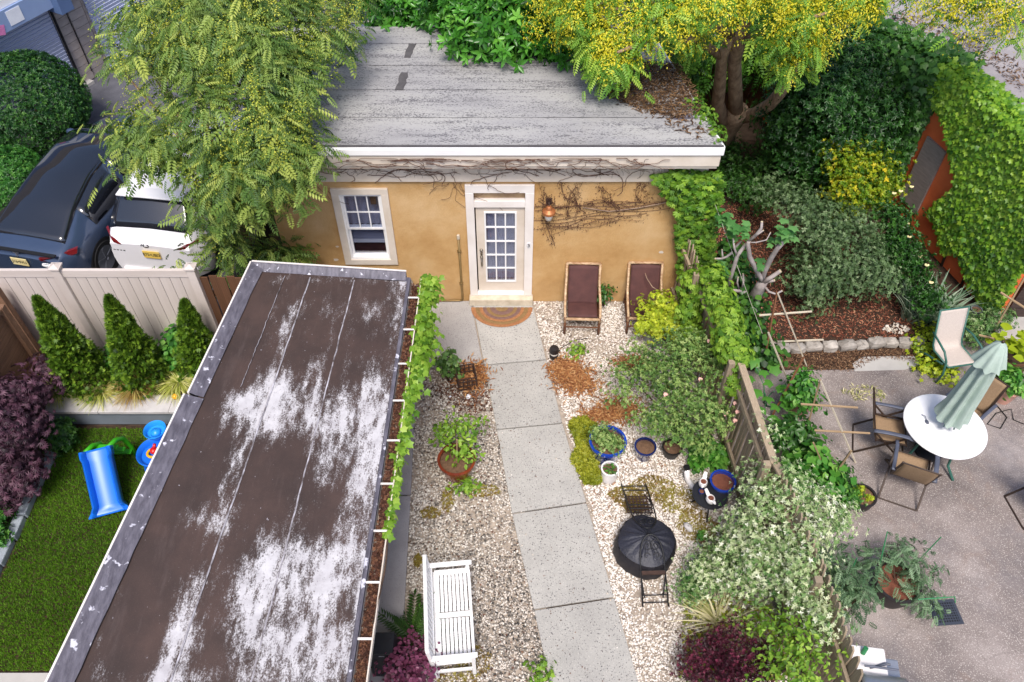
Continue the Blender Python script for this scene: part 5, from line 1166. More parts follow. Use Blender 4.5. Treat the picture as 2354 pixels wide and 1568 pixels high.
folded('black scroll work chair with lattice seat behind the fire pit', P(1484, 1112, .02), P(1428, 1112, .02), P(1490, 1214, .6), True)
# white bench
bn_ = thing('garden_bench', 'white slatted garden bench with a middle rail on the left gravel', 'bench', (-.80, 4.44, .02), R(5.5))
bl, bd_ = 1.34, .56                       # along y, across x; back on the -x side
for sy in (-1, 1):
    yy = sy * (bl / 2 - .03)
    MB().box((bd_ / 2 - .04, yy, .31), (.05, .05, .62)).build('front_leg', 'bright_white', bn_, bevel=.004)
    MB().beam((-bd_ / 2 + .03, yy, 0), (-bd_ / 2 - .04, yy, .92), .05, .05, up=(0, 1, 0)).build('back_post', 'bright_white', bn_, bevel=.004)
    MB().box((0, yy, .635), (bd_ + .04, .065, .03)).build('arm', 'bright_white', bn_, bevel=.006)
    MB().box((0, yy, .17), (bd_ - .06, .03, .05)).build('side_stretcher', 'bright_white', bn_)
for x in (bd_ / 2 - .03, -bd_ / 2 + .06): MB().box((x, 0, .40), (.06 if x < 0 else .04, bl - .06, .07)).build('seat_rail', 'bright_white', bn_, bevel=.004)
for yy in (-(bl / 2 - .05), 0, bl / 2 - .05): MB().box((.01, yy, .438), (bd_ - .08, .07, .022)).build('cross_rail', 'bright_white', bn_, bevel=.003)
for k in range(8):
    for sy in (-1, 1): piece('seat_slat', 'bright_white', bn_, (-.185 + k * .054, sy * bl / 4 * .985, .435), (.041, bl / 2 - .105, .018))
MB().beam((-bd_ / 2 - .045, -bl / 2 + .02, .93), (-bd_ / 2 - .045, bl / 2 - .02, .93), .05, .07).build('top_rail', 'bright_white', bn_, bevel=.006)
MB().beam((-bd_ / 2 + .015, -bl / 2 + .02, .52), (-bd_ / 2 + .015, bl / 2 - .02, .52), .03, .05).build('lower_rail', 'bright_white', bn_)
for k in range(16): yy = -bl / 2 + .09 + k * (bl - .18) / 15; pbeam('back_slat', 'bright_white', bn_, (-bd_ / 2 + .012, yy, .53), (-bd_ / 2 - .035, yy, .91), .045, .014, up=(1, 0, 0))
# black slant sided box beside the extension
q = P(880, 1484, .6); bx_ = thing('black_bin', 'black slant sided bin beside the extension wall', 'bin', (q.x + .02, q.y, .03))
MB().add([(-.2, -.2, 0), (.27, -.2, 0), (.27, .2, 0), (-.2, .2, 0), (-.17, -.14, .62), (.12, -.14, .62), (.12, .14, .62), (-.17, .14, .62)], [(3, 2, 1, 0), (0, 1, 5, 4), (1, 2, 6, 5), (2, 3, 7, 6), (3, 0, 4, 7), (4, 5, 6, 7)]).build('body', 'plastic_black', bx_, bevel=.01)
MB().box((-.025, 0, .635), (.3, .29, .02)).build('lid', 'plastic_black', bx_, bevel=.004)
for x in (-.13, .08): MB().lathe([(.012, 0), (.001, .006)], 10, (x, .05, .646)).build('screw', 'black_metal', bx_)
MB().box((-.02, -.147, .585), (.07, .006, .018)).build('label_plate', 'steel', bx_)
# fern in a small white crate
q = P(952, 1480, .1); t = pot('fern_pot', 'green fern in a small pale pot beside the bench', (q.x, q.y, .02), .13, .16, 'white_glaze', .02, .85, cat='potted plant')
nf = 22
for k in range(1):
    a = NR.uniform(0, 6.28, nf); d = np.stack([np.cos(a), np.sin(a), NR.uniform(.2, .9, nf)], 1); d[:, 0] = d[:, 0] * .8 - .1; d[:, 1] = d[:, 1] * .8 + .25
    fv_ = pinnate(12, .26, .07); scatter('fronds', fv_, 'fern', np.zeros((nf, 3)) + np.array((0, .05, .15)), np.stack([-d[:, 0] * d[:, 2], -d[:, 1] * d[:, 2], np.ones(nf)], 1), .48, NR.random(nf), t, d * 2.5)
# low plants on the gravel
shrub('purple_bush', 'plum leaved bush in front of the bench at the bottom edge', 'shrub', P(930, 1540, 0), [B(925, 1510, .5, (.22, .2, .14)), B(905, 1545, .55, (.2, .2, .14)), B(960, 1540, .5, (.22, .22, .15)), B(985, 1500, .42, (.12, .16, .1)), B(940, 1575, .6, (.3, .2, .2)), B(950, 1470, .4, (.1, .1, .08))], 'round', 'loropetalum', 170, 6, .06, .06)
shrub('rose_bush', 'wide rose bush with blue green leaves and pale pink flowers by the fence', 'shrub', P(1560, 1000, 0), [B(1450, 870, .75, (.3, .25, .18)), B(1520, 840, 1.0, (.35, .3, .25)), B(1580, 800, 1.25, (.35, .3, .25)), B(1630, 840, 1.2, (.3, .3, .25)), B(1560, 900, 1.1, (.4, .35, .3)), B(1605, 930, 1.1, (.33, .3, .25)), B(1500, 960, .8, (.28, .25, .2)), B(1560, 990, .8, (.35, .28, .25)), B(1640, 965, 1.0, (.2, .25, .2)), B(1470, 800, .9, (.25, .2, .15)), B(1600, 1020, .6, (.25, .2, .2)), B(1430, 905, .6, (.2, .15, .12)), B(1660, 800, 1.4, (.2, .2, .2))],
      'rosette', 'rose_leaf', 560, 7, .1, .085, sr=.025, fill=.4, gap=-.2, gs=2.2)
rb = [P(u, v, z) for u, v, z in ((1690, 925, 1.2), (1690, 965, 1.15), (1668, 950, 1.25), (1530, 905, 1.35), (1655, 790, 1.6), (1630, 782, 1.55), (1695, 945, 1.2), (1610, 870, 1.4))]
rt = bpy.data.objects['rose_bush']
for p in rb:
    m = MB()
    for k in range(9): 
        a = k * 2.4; r_ = .012 + .004 * k; m.ball((p.x + r_ * math.cos(a) * .7, p.y + r_ * math.sin(a) * .7, p.z - k * .003), (.016, .016, .012), 6, 4)
    m.build('flower', 'petal_pink', rt, smooth=True)
q = P(1500, 770, .2); t = pot('planter_pot', 'galvanized tub with a lime green maple in front of the corner lounge chair', (q.x + .05, q.y, .02), .2, .32, 'galvanized', .015, .85)
potplant(t, [B(1500, 725, .75, (.18, .16, .16)), B(1530, 710, .85, (.2, .16, .2)), B(1545, 745, .7, (.22, .2, .16)), B(1480, 745, .62, (.16, .14, .1)), B(1520, 690, 1.05, (.12, .1, .14)), B(1475, 700, .85, (.08, .08, .06)), B(1560, 770, .5, (.16, .14, .12)), B(1510, 760, .55, (.16, .14, .1))], 'maple', 'lime', 210, 6, .07, .095)
shrub('weed_plant', 'dark green weed growing behind the two lounge chairs', 'plant', P(1383, 705, 0), [B(1385, 680, .3, (.12, .1, .14)), B(1390, 665, .4, (.08, .08, .12))], 'oval', 'ivy_dark', 40, 5, .06, .08)
def matplant(name, label, cat, polys, n, leaf, mt, size, zj=.06, tilt=.6):
    pr = np.concatenate([inpoly(pl, max(20, int(n / len(polys)))) for pl in polys]); zz = NR.uniform(.01, zj, len(pr))
    nr = NR.normal(size=(len(pr), 3)) * tilt + np.array((0, 0, 1)); ti = np.clip(.5 + .5 * nz(pr, 3, 1) + NR.normal(0, .18, len(pr)), 0, 1)
    o = scatter(name, leaf, mt, np.concatenate([pr, zz[:, None]], 1), nr, size, ti, label=label, cat=cat); return o
def cr(u, v, rx, ry): return circ(P(u, v, 0), rx, ry=ry)
matplant('sedum_mat', 'chartreuse sedum mat spreading beside the blue pot', 'ground cover', [cr(1345, 1000, .22, .3), cr(1345, 1060, .22, .3), cr(1360, 1100, .18, .15), cr(1380, 1040, .25, .25), cr(1330, 985, .15, .15)], 4200, 'tuft', 'sedum', .055, .14)
matplant('moss_patch', 'brownish moss growing over the gravel near the round table', 'ground cover', [cr(1440, 1140, .28, .16), cr(1500, 1120, .35, .2), cr(1560, 1150, .35, .25), cr(1600, 1210, .3, .3), cr(1640, 1240, .25, .3), cr(1460, 1165, .2, .12)], 4200, 'tuft', 'moss', .035, .03)
matplant('moss_patch', 'thin weedy moss on the gravel left of the path', 'ground cover', [cr(1110, 1130, .3, .12), cr(1030, 1150, .1, .25), cr(990, 1180, .15, .1), cr(1090, 1520, .25, .2), cr(1050, 1560, .3, .15), cr(960, 1290, .06, .1)], 1100, 'tuft', 'moss', .04, .03)
matplant('leafy_ground_cover', 'bright green leafy ground cover behind the round black table', 'ground cover', [cr(1620, 1050, .26, .2), cr(1645, 1070, .18, .15), cr(1600, 1070, .13, .12)], 520, 'lobed', 'veg', .12, .3)
litter('pine_needles', None, 1800, 'narrow', 'needle', .10, .02, zj=.06, gauss=((1310, 865, .17, .17, .6), (1290, 850, .1, .1, .2), (1340, 890, .15, .1, .2)), label='heap of dry brown needles touching the path', cat='dead needles', tilt=.25)
litter('pine_needles', None, 1500, 'narrow', 'needle', .09, .02, zj=.06, gauss=((1420, 945, .2, .13, .6), (1380, 960, .15, .08, .4)), label='drift of dry brown needles in front of the rose bush', cat='dead needles', tilt=.25)
litter('pine_needles', None, 600, 'narrow', 'needle', .09, .02, zj=.04, gauss=((1455, 835, .15, .07, 1),), label='small drift of dry needles under the rose bush tips', cat='dead needles', tilt=.25)
litter('dry_grass', None, 800, 'narrow', 'needle', .11, .02, zj=.1, gauss=((1085, 870, .13, .16, 1),), label='dry straw around the rusty lattice basket', cat='dry grass', tilt=.6)
litter('dry_leaves', gl_poly, 700, 'tuft', 'dead_leaf', .03, .025, keep=off_path, label='crumbs of dead leaves sprinkled over the left gravel', cat='dead leaves')
litter('dry_leaves', gr_poly, 900, 'tuft', 'needle', .03, .025, keep=lambda p: off_path(p) & (nz(p, .9, 5) > -.05), label='crumbs of dry needles sprinkled over the right gravel', cat='dead leaves')
litter('dry_leaves', None, 600, 'tuft', 'dead_leaf', .04, .02, gauss=((1085, 920, .16, .2, .6), (1040, 900, .2, .15, .4)), label='dead brown leaves scattered left of the path below the basket', cat='dead leaves')
for (u, v, r_, lb_) in ((1325, 805, .12, 'small weed tuft near the path light'), (1020 + 60, 1115, .12, 'yellow green weed at the foot of the brown glazed pot'), (1240, 1545, .16, 'leafy weed at the path edge at the bottom of the photo'), (1275 - 3, 672 + 3, .06, 'dry weed sprig at the wall beside the door step')):
    shrub('weed', lb_, 'weed', P(u, v, 0), [(P(u, v, r_ * .5), (r_, r_, r_ * .5))], 'lobed', 'grape', 22, 5, .05, .07, st=True, sr=.006)
o = MB().tube([P(1270, 830, .02), P(1290, 800, .03), P(1320, 783, .02), P(1350, 778, .02)], .008, 6).build('hose', 'wire_black', smooth=True, label='thin black cable snaking over the gravel from the path light', cat='cable')
# ---- big variegated shrub, yucca, barberry along the fence
shrub('variegated_euonymus', 'big cream and green variegated shrub spilling over the board fence', 'shrub', P(1720, 1330, 0), [B(1735, 1105, 1.2, (.2, .25, .2)), B(1760, 1150, 1.4, (.35, .35, .3)), B(1820, 1130, 1.6, (.35, .3, .25)), B(1880, 1180, 1.5, (.35, .3, .25)), B(1930, 1190, 1.4, (.22, .2, .15)), B(1725, 1190, 1.0, (.3, .3, .25)), B(1780, 1220, 1.3, (.4, .4, .3)), B(1860, 1240, 1.5, (.3, .35, .3)), B(1700, 1270, .9, (.4, .35, .3)), B(1780, 1300, 1.2, (.4, .35, .3)), B(1850, 1310, 1.5, (.25, .3, .3)), B(1640, 1310, .45, (.3, .3, .2)), B(1720, 1340, .8, (.35, .3, .25)), B(1800, 1370, 1.1, (.3, .3, .25)), B(1860, 1380, 1.4, (.2, .3, .25)), B(1890, 1430, 1.5, (.15, .25, .25)), B(1670, 1230, .5, (.2, .25, .2)), B(1800, 1080, 1.75, (.16, .25, .2)), B(1785, 1040, 1.8, (.07, .2, .1)), B(1760, 985, 1.85, (.05, .2, .07))],
      'tuft', 'varieg', 1150, 8, .1, .055, fill=.45, gap=-.25, gs=2.2, sr=.03, up=.7, shift=.07)
shrub('variegated_ground_shrub', 'low variegated ground shrub between fire pit and yucca', 'shrub', P(1610, 1320, 0), [B(1610, 1330, .22, (.28, .24, .16)), B(1590, 1360, .2, (.16, .14, .12)), B(1650, 1290, .3, (.25, .25, .15))], 'tuft', 'varieg', 200, 7, .09, .05, shift=-.22)
grass('yucca', 'spiky cream striped yucca in front of the variegated shrub', 1650, 1440, .02, 95, .55, 'yucca', None, .06, .9, 'yucca')
shrub('barberry', 'dark red barberry arching at the bottom edge by the fence', 'shrub', P(1660, 1540, 0), [B(1620, 1500, .5, (.25, .2, .2)), B(1680, 1480, .7, (.25, .2, .25)), B(1720, 1540, .8, (.3, .25, .25)), B(1640, 1550, .6, (.35, .2, .25)), B(1590, 1545, .4, (.2, .15, .15)), B(1750, 1500, .8, (.15, .15, .15)), B(1700, 1585, .9, (.4, .2, .25)), B(1690, 1430, .8, (.08, .08, .15))], 'tuft', 'barberry', 420, 8, .08, .045)
shrub('honeysuckle', 'lime green honeysuckle shoots over the fence at the bottom edge', 'climber', P(1790, 1540, 0), [B(1730, 1440, .8, (.2, .2, .15)), B(1780, 1440, 1.1, (.25, .2, .2)), B(1800, 1500, 1.2, (.3, .25, .2)), B(1840, 1470, 1.5, (.2, .25, .2)), B(1780, 1560, 1.2, (.3, .2, .2)), B(1850, 1550, 1.5, (.2, .25, .2)), B(1620, 1560, .3, (.2, .15, .1)), B(1900, 1510, 1.6, (.1, .15, .1))], 'oval', 'grape', 190, 6, .1, .068)
litter('ground_leaves', [tuple(P(u, v, 0).xy) for u, v in ((1570, 1400), (1680, 1380), (1850, 1420), (1900, 1568), (1560, 1568))], 900, 'tuft', 'sedum', .06, .02, label='low weedy leaves under the yucca and barberry', cat='ground cover', zj=.15, tilt=.6)
# ---- vines
def vinecurve(t, paths, r, mt, nm='stem'):
    for pts in paths: MB().tube(pts, [r * (1 - .6 * i / (len(pts) - 1)) for i in range(len(pts))], 6).build(nm, mt, t, smooth=True)
# creeper on the gutter of the extension
gv = thing('gutter_vine', 'yellow green vine growing along the gutter of the extension', 'climber', (-1.6, 6, 0), world=True)
n = 3000; yy = NR.uniform(4.4, yf + .15, n); kk = np.exp(-((yy - 7.5) / .8) ** 2) * .11 + np.exp(-((yy - 8.6) / .3) ** 2) * .08 + np.where(yy > 5.6, .05, .012 + .035 * np.clip((yy - 4.2) / 1.4, 0, 1))
keep = NR.random(n) < np.clip(kk * 6, .12, 1); yy, kk = yy[keep], kk[keep]; n = len(yy)
off = .2 + np.abs(NR.normal(0, 1, n)) * kk * .9 - .03; pos = np.stack([np.array([xR(a) for a in yy]) + off, yy, 2.72 - np.abs(NR.normal(0, 1, n)) * kk * 1.2 + .02], 1)
scatter('foliage', 'lobed', 'grape', pos, NR.normal(size=(n, 3)) * .5 + np.array((.8, -.1, .8)), .105, NR.normal(.55, .22, n), gv, np.array((.5, -.4, -.6)) + np.zeros((n, 3)))
vinecurve(gv, [[(xR(y_) + .21 + .02 * math.sin(y_ * 5), y_, 2.7) for y_ in np.linspace(3.4, yf + .1, 30)]], .012, 'twig')
# green creeper at the right corner of the cottage
cv_ = thing('corner_creeper', 'green creeper covering the right corner of the cottage', 'climber', (3.0, 10.7, 0), world=True)
def onwall(pu, n, mt='creeper', y=F0 - .1, th=.1, size=.13, leaf='palm', parent=None, shift=0):
    q = inpoly(pu, n); pts = np.array([tuple(PY(u, v, y)) for u, v in q]); pts[:, 1] -= np.abs(NR.normal(0, th, len(pts))) - .02
    nr = NR.normal(size=pts.shape) * .35 + np.array((-.1, -.9, .55)); scatter('foliage', leaf, mt, pts, nr, size, NR.normal(.5 + shift, .22, len(pts)), parent, np.array((0, -.3, -1.0)) + np.zeros_like(pts))
onwall([(1495, 398), (1560, 385), (1655, 392), (1660, 420), (1645, 520), (1640, 600), (1610, 690), (1555, 690), (1560, 620), (1555, 540), (1555, 470), (1535, 450)], 1650, 'creeper', parent=cv_)
onwall([(1545, 400), (1650, 395), (1645, 480), (1570, 470)], 500, 'ivy', parent=cv_, shift=-.1)
vinecurve(cv_, [[PY(u, v, F0 - .04) for u, v in ((1600, 690), (1590, 600), (1600, 500), (1620, 400))], [PY(u, v, F0 - .04) for u, v in ((1585, 690), (1580, 610), (1570, 520), (1540, 420))]], .02, 'twig')
fv = thing('fence_creeper', 'bright green creeper draped over the far end of the board fence', 'climber', (3.2, 9.3, 0), world=True)
fb_ = [B(1590, 660, 1.4, (.1, .2, .25)), B(1585, 720, 1.1, (.1, .2, .3)), B(1650, 680, 1.85, (.15, .22, .15)), B(1672, 730, 1.85, (.18, .28, .18)), B(1680, 780, 1.8, (.18, .28, .2)), B(1690, 815, 1.75, (.14, .18, .2)), B(1635, 640, 1.8, (.1, .2, .15)), B(1590, 780, .8, (.1, .15, .25)), B(1690, 880, 1.4, (.06, .12, .2))]
foliage('foliage', fv, fb_, 'palm', 'creeper', 400, 7, .08, .125, fill=.6, shift=.18); stems('stem', fv, (3.15, 9.6, 0), fb_, r=.018)
# dry creeper stems on eave and wall
dvn = thing('dry_vine', 'leafless brown creeper stems over the eave and the wall right of the door', 'climber', (1.5, F0, 0), world=True)
def wander(u, v, L, ang, y, n=26, cur=.25, lo=0, hi=9999):
    pts = []; a = ang
    for i in range(n): v = min(max(v, lo), hi); pts.append(PY(u, v, y - .012 - .012 * rnd.random())); u += math.cos(a) * L / n; v += math.sin(a) * L / n * .55; a += rnd.gauss(0, cur)
    return pts
m = MB()
for k in range(60):          # over the fascia
    u = rnd.uniform(790, 1500); m.tube(wander(u, rnd.uniform(362, 386), rnd.uniform(60, 190), rnd.choice((0, math.pi)) + rnd.uniform(-.4, .4), 10.43, lo=364 + rnd.uniform(0, 6), hi=388), rnd.uniform(.003, .006), 5)
m.build('eave_stem', 'dry_stem', dvn, kind='stuff')
m = MB()
for k in range(44):          # frieze
    m.tube(wander(rnd.uniform(760, 1560), rnd.uniform(388, 405), rnd.uniform(50, 150), rnd.choice((.1, math.pi - .1)) + rnd.uniform(-.3, .6), F0 - .065, lo=389), rnd.uniform(.003, .006), 5)
for k in range(60):
    u = rnd.uniform(780, 1540); m.tube(wander(u, 388, rnd.uniform(15, 50), 1.57, F0 - .065, 8, .2), .0025, 4)
m.build('frieze_stem', 'dry_stem', dvn, kind='stuff')
m = MB(); dl = []
for (a, b, c_, d_) in ((1230, 470, 1560, 455), (1235, 500, 1550, 470), (1240, 520, 1480, 495), (1250, 450, 1300, 480), (1330, 420, 1310, 500), (1290, 420, 1330, 480), (1380, 430, 1420, 480), (1480, 420, 1480, 465), (1240, 430, 1260, 560), (1270, 525, 1420, 500), (1340, 470, 1460, 478)):
    for r_ in range(3):
        pts = []; o1, o2 = rnd.uniform(-14, 14), rnd.uniform(-12, 12)
        for i in range(14):
            t = i / 13; pts.append(PY(lerp(a, c_, t) + 5 * math.sin(t * 7 + r_) + o1, lerp(b, d_, t) + 4 * math.sin(t * 9 + r_ * 2) + o2, F0 - .015 - .01 * r_)); dl += [pts[-1]] * 2
        m.tube(pts, rnd.uniform(.002, .005), 5)
m.build('wall_stem', 'dry_stem', dvn, kind='stuff')
MB().tube([PY(u, v, F0 - .03) for u, v in ((1340, 477), (1400, 486), (1460, 479), (1510, 470), (1565, 458))], .011, 6).build('pale_stem', 'pale_stem', dvn, smooth=True)
m = MB()
for k in range(7): m.tube(wander(rnd.uniform(1030, 1064), 420, rnd.uniform(60, 200), 1.5 + rnd.uniform(-.4, .4), F0 - .01, 16, .3), .003, 4)
for k in range(5): m.tube(wander(rnd.uniform(660, 760), 420, rnd.uniform(80, 160), 1.3 + rnd.uniform(-.4, .4), F0 - .01, 16, .2), .003, 4)
m.build('wall_tendril', 'dry_stem', dvn, kind='stuff')
dp = np.array([tuple(p) for p in dl]); dp = dp + NR.normal(size=dp.shape) * .02; dp[:, 1] = F0 - .03
scatter('dead_leaves', 'diamond', 'dead_leaf', np.repeat(dp, 2, 0) + NR.normal(size=(len(dp) * 2, 3)) * np.array((.03, .005, .03)), NR.normal(size=(len(dp) * 2, 3)) + np.array((0, -1, 0)), .028, NR.random(len(dp) * 2) * .6, dvn)
# leaf litter and green sprigs on the cottage roof
litter('roof_leaf_litter', [tuple(P(u, v, 3.6).xy) for u, v in ((1405, 175), (1470, 140), (1560, 150), (1595, 215), (1615, 265), (1560, 285), (1480, 265), (1410, 235), (1370, 200))], 5200, 'narrow', 'roof_litter', .07, 0, zf=lambda p: rz_(p[:, 1]) + .012, zj=.03, tilt=.3, label='brown leaf litter piled on the right back of the cottage roof', cat='leaf litter')
litter('roof_twigs', [tuple(P(u, v, 3.6).xy) for u, v in ((1230, 105), (1400, 110), (1420, 190), (1640, 320), (1600, 330), (1400, 240), (1300, 130))], 420, 'narrow', 'roof_litter', .1, 0, zf=lambda p: rz_(p[:, 1]) + .012, zj=.01, tilt=.1, label='loose brown twigs scattered over the cottage roof', cat='leaf litter')
shrub('roof_creeper', 'green creeper sprigs climbing over the right roof edge', 'climber', (3.2, 11.2, 3.6), [((3.2, 10.9, 3.68), (.08, .3, .05)), ((3.12, 11.4, 3.68), (.12, .3, .05)), ((3.0, 11.8, 3.66), (.1, .2, .04))], 'palm', 'creeper', 45, 6, .07, .09, st=False)
MB().plate([P(1545, 268, 3.68), P(1590, 262, 3.68), P(1595, 272, 3.68), P(1550, 275, 3.68)], .01).build('roof_patch', 'flash', ct)

# ================================================================ patio on the right
# stone edging
se = thing('stone_edging', 'row of rough pale stones edging the mulch bed', 'stone edging', P(1940, 800, 0), world=True)
us = [1752, 1785, 1815, 1850, 1888, 1925, 1965, 1995, 2030, 2062, 2095, 2122]
vs = [800, 801, 803, 799, 798, 799, 795, 793, 789, 789, 791, 792]
for i in range(len(us) - 1):
    a = P(us[i], vs[i], .05); b = P(us[i + 1], vs[i + 1], .05); c_ = (a + b) / 2; L = (b - a).length; h = rnd.uniform(.12, .2)
    m = MB().ball((0, 0, 0), (1, 1, 1), 8, 6); ang = math.atan2(b.y - a.y, b.x - a.x)
    V = []
    for x, y_, z in m.V:
        f = max(abs(x), abs(y_), abs(z)); k_ = (1 / max(f, .2)) ** .55; x, y_, z = x * k_ * L * .52, y_ * k_ * .1, z * k_ * h * .55
        V.append((c_.x + x * math.cos(ang) - y_ * math.sin(ang) + rnd.uniform(-.012, .012), c_.y + x * math.sin(ang) + y_ * math.cos(ang) + rnd.uniform(-.012, .012), h * .45 + z + rnd.uniform(-.012, .012)))
    m.V = V; m.build('stone', 'stone', se)
litter('pale_leaves', circ(P(2060, 760, 0), .22, ry=.14), 70, 'tuft', 'white_petal', .05, .03, label='pale petals scattered on the mulch bed', cat='petals')
litter('straw_bits', circ(P(1985, 905, 0), .35, ry=.18), 160, 'narrow', 'yucca', .08, .012, label='dry straw lying on the patio left of the table', cat='straw')
o = MB().plate([P(1985, 820, .012), P(2100, 818, .012), P(2118, 838, .012), P(2080, 850, .012), P(1965, 853, .012), P(1960, 835, .012)], .006).build('cement_patch', 'concrete_plain', label='bare grey cement patch at the patio edge', cat='cement patch')
# round table
tc_ = P(2173, 978, .72); tb = thing('patio_table', 'round white patio table with green legs', 'table', (tc_.x, tc_.y, .004))
MB().lathe([(.52, -.02), (.6, -.02), (.622, -.005), (.622, .012), (.61, .022), (.001, .024)], 56, (0, 0, .7)).build('table_top', 'table_white', tb, smooth='auto')
MB().lathe([(.56, 0), (.56, .03), (.53, .03), (.53, 0)], 40, (0, 0, .655)).build('apron', 'green_metal', tb)
for a in (.35, 1.92, 3.49, 5.06): MB().tube([(.5 * math.cos(a), .5 * math.sin(a), .66), (.36 * math.cos(a), .36 * math.sin(a), .4), (.4 * math.cos(a), .4 * math.sin(a), .15), (.6 * math.cos(a), .6 * math.sin(a), .012)], .022, 8).build('leg', 'green_metal', tb, smooth=True)
o = thing('small_tool', 'grey hand tool with a bent handle lying on the white table', 'tool', P(2131, 970, .73), world=True)
q = P(2131, 970, .735); MB().ball(q, (.03, .045, .012), 10, 6).build('head', 'arm_grey', o, smooth=True); MB().tube([q + Vector((0, .02, .01)), q + Vector((-.01, .09, .03)), q + Vector((-.05, .13, .02))], .006, 6).build('handle', 'arm_grey', o)
# closed parasol
um = thing('parasol', 'closed pale green parasol standing through the white table', 'parasol', (tc_.x, tc_.y, .004))
MB().tube([(0, 0, .02), (0, 0, 2.62)], .02, 10).build('pole', 'brown_metal', um)
MB().lathe([(.22, 0), (.22, .05), (.05, .08), (.03, .25)], 20).build('base', 'plastic_black', um, smooth='auto')
cv = MB(); NA = 64; pr = [(.04, 2.62), (.07, 2.55), (.115, 2.3), (.14, 2.0), (.155, 1.6), (.17, 1.25), (.2, 1.0), (.205, .92)]
for i, (r_, z_) in enumerate(pr):
    for j in range(NA):
        a = 2 * math.pi * j / NA; f = 1 + .26 * math.sin(8 * a + i * .12) * min(1, i / 3) + .05 * math.sin(3 * a + i); zz = z_ + (.05 * math.cos(8 * a) if i >= len(pr) - 2 else 0); cv.V.append((r_ * f * math.cos(a), r_ * f * math.sin(a), zz))
for i in range(len(pr) - 1):
    for j in range(NA): a = i * NA + j; b = i * NA + (j + 1) % NA; cv.F.append((a, a + NA, b + NA, b))
cv.build('canopy', 'umbrella_cloth', um, smooth=True)
cp_ = MB(); pr = [(.02, 2.68), (.09, 2.62), (.15, 2.45), (.215, 2.28)]
for i, (r_, z_) in enumerate(pr):
    for j in range(NA): a = 2 * math.pi * j / NA; f = 1 + .14 * math.sin(8 * a) * i / 3; cp_.V.append((r_ * f * math.cos(a), r_ * f * math.sin(a), z_ - (.05 * abs(math.sin(4 * a)) if i == 3 else 0)))
for i in range(3):
    for j in range(NA): a = i * NA + j; b = i * NA + (j + 1) % NA; cp_.F.append((a, a + NA, b + NA, b))
cp_.build('vent_cap', 'umbrella_cloth', um, smooth=True); MB().ball((0, 0, 2.7), .022).build('finial', 'brown_metal', um, smooth=True)
MB().lathe([(.05, .8), (.05, .93)], 14).tube([(.05, 0, .86), (.11, 0, .86)], .01, 6).build('crank', 'green_metal', um)
for k in range(8): a = k * .785; pbeam('rib_end', 'green_metal', um, (.16 * math.cos(a), .16 * math.sin(a), .97), (.19 * math.cos(a), .19 * math.sin(a), .87), .015, .015)
# sling folding chairs
def sling(label, loc, rz, cloth='sling_tan', frame='brown_metal'):
    t = thing('sling_chair', label, 'chair', loc, rz, group='tan sling chairs round the patio table')
    MB().grid(lambda a, b: (lerp(-.245, .245, a), lerp(-.24, .2, b), .44 - .03 * math.sin(math.pi * b) - .02 * b), 8, 10).build('seat', cloth, t, smooth=True).modifiers.new('s', 'SOLIDIFY').thickness = .008
    MB().grid(lambda a, b: (lerp(-.24, .24, a), lerp(.2, .40, b) + .02 * math.sin(math.pi * b), lerp(.42, 1.0, b)), 8, 10).build('backrest', cloth, t, smooth=True).modifiers.new('s', 'SOLIDIFY').thickness = .008
    for s in (-1, 1):
        MB().beam((s * .255, .18, .38), (s * .255, .41, 1.02), .025, .03, up=(1, 0, 0)).build('back_upright', frame, t, bevel=.004)
        MB().beam((s * .26, -.26, .44), (s * .26, .2, .42), .025, .03).build('seat_rail', frame, t, bevel=.004)
        MB().beam((s * .285, -.2, .62), (s * .285, .42, 0), .022, .03, up=(1, 0, 0)).build('rear_leg', frame, t, bevel=.004)
        MB().beam((s * .275, .29, .64), (s * .275, -.36, 0), .022, .03, up=(1, 0, 0)).build('front_leg', frame, t, bevel=.004)
        MB().grid(lambda a, b: (s * (.29 + lerp(-.028, .028, a)), lerp(-.3, .3, b), .645 + .02 * math.sin(math.pi * b) + .006 * math.sin(math.pi * a) - .02 * (b < .08)), 4, 14).build('armrest', 'arm_grey', t, smooth=True).modifiers.new('s', 'SOLIDIFY').thickness = .025
    for (y_, z_) in ((.42, .012), (-.36, .012), (-.26, .43), (.41, 1.01)): MB().tube([(-.28, y_, z_), (.28, y_, z_)], .012, 8).build('crossbar', frame, t)
    return t
s1 = sling('tan sling chair at the left side of the round table', (6.02, 7.5, .006), R(74))
dup(s1, None, P(2092, 1078, .42) * 1 - Vector((0, 0, .414)), R(156), 'tan sling chair in front of the round table with its back to the viewer')
dup(s1, None, (7.36, 7.86, .006), R(-52), 'tan sling chair hidden behind the closed parasol')
dup(s1, None, (8.12, 6.28, .006), R(96), 'tan sling chair cut off by the right edge of the photo')
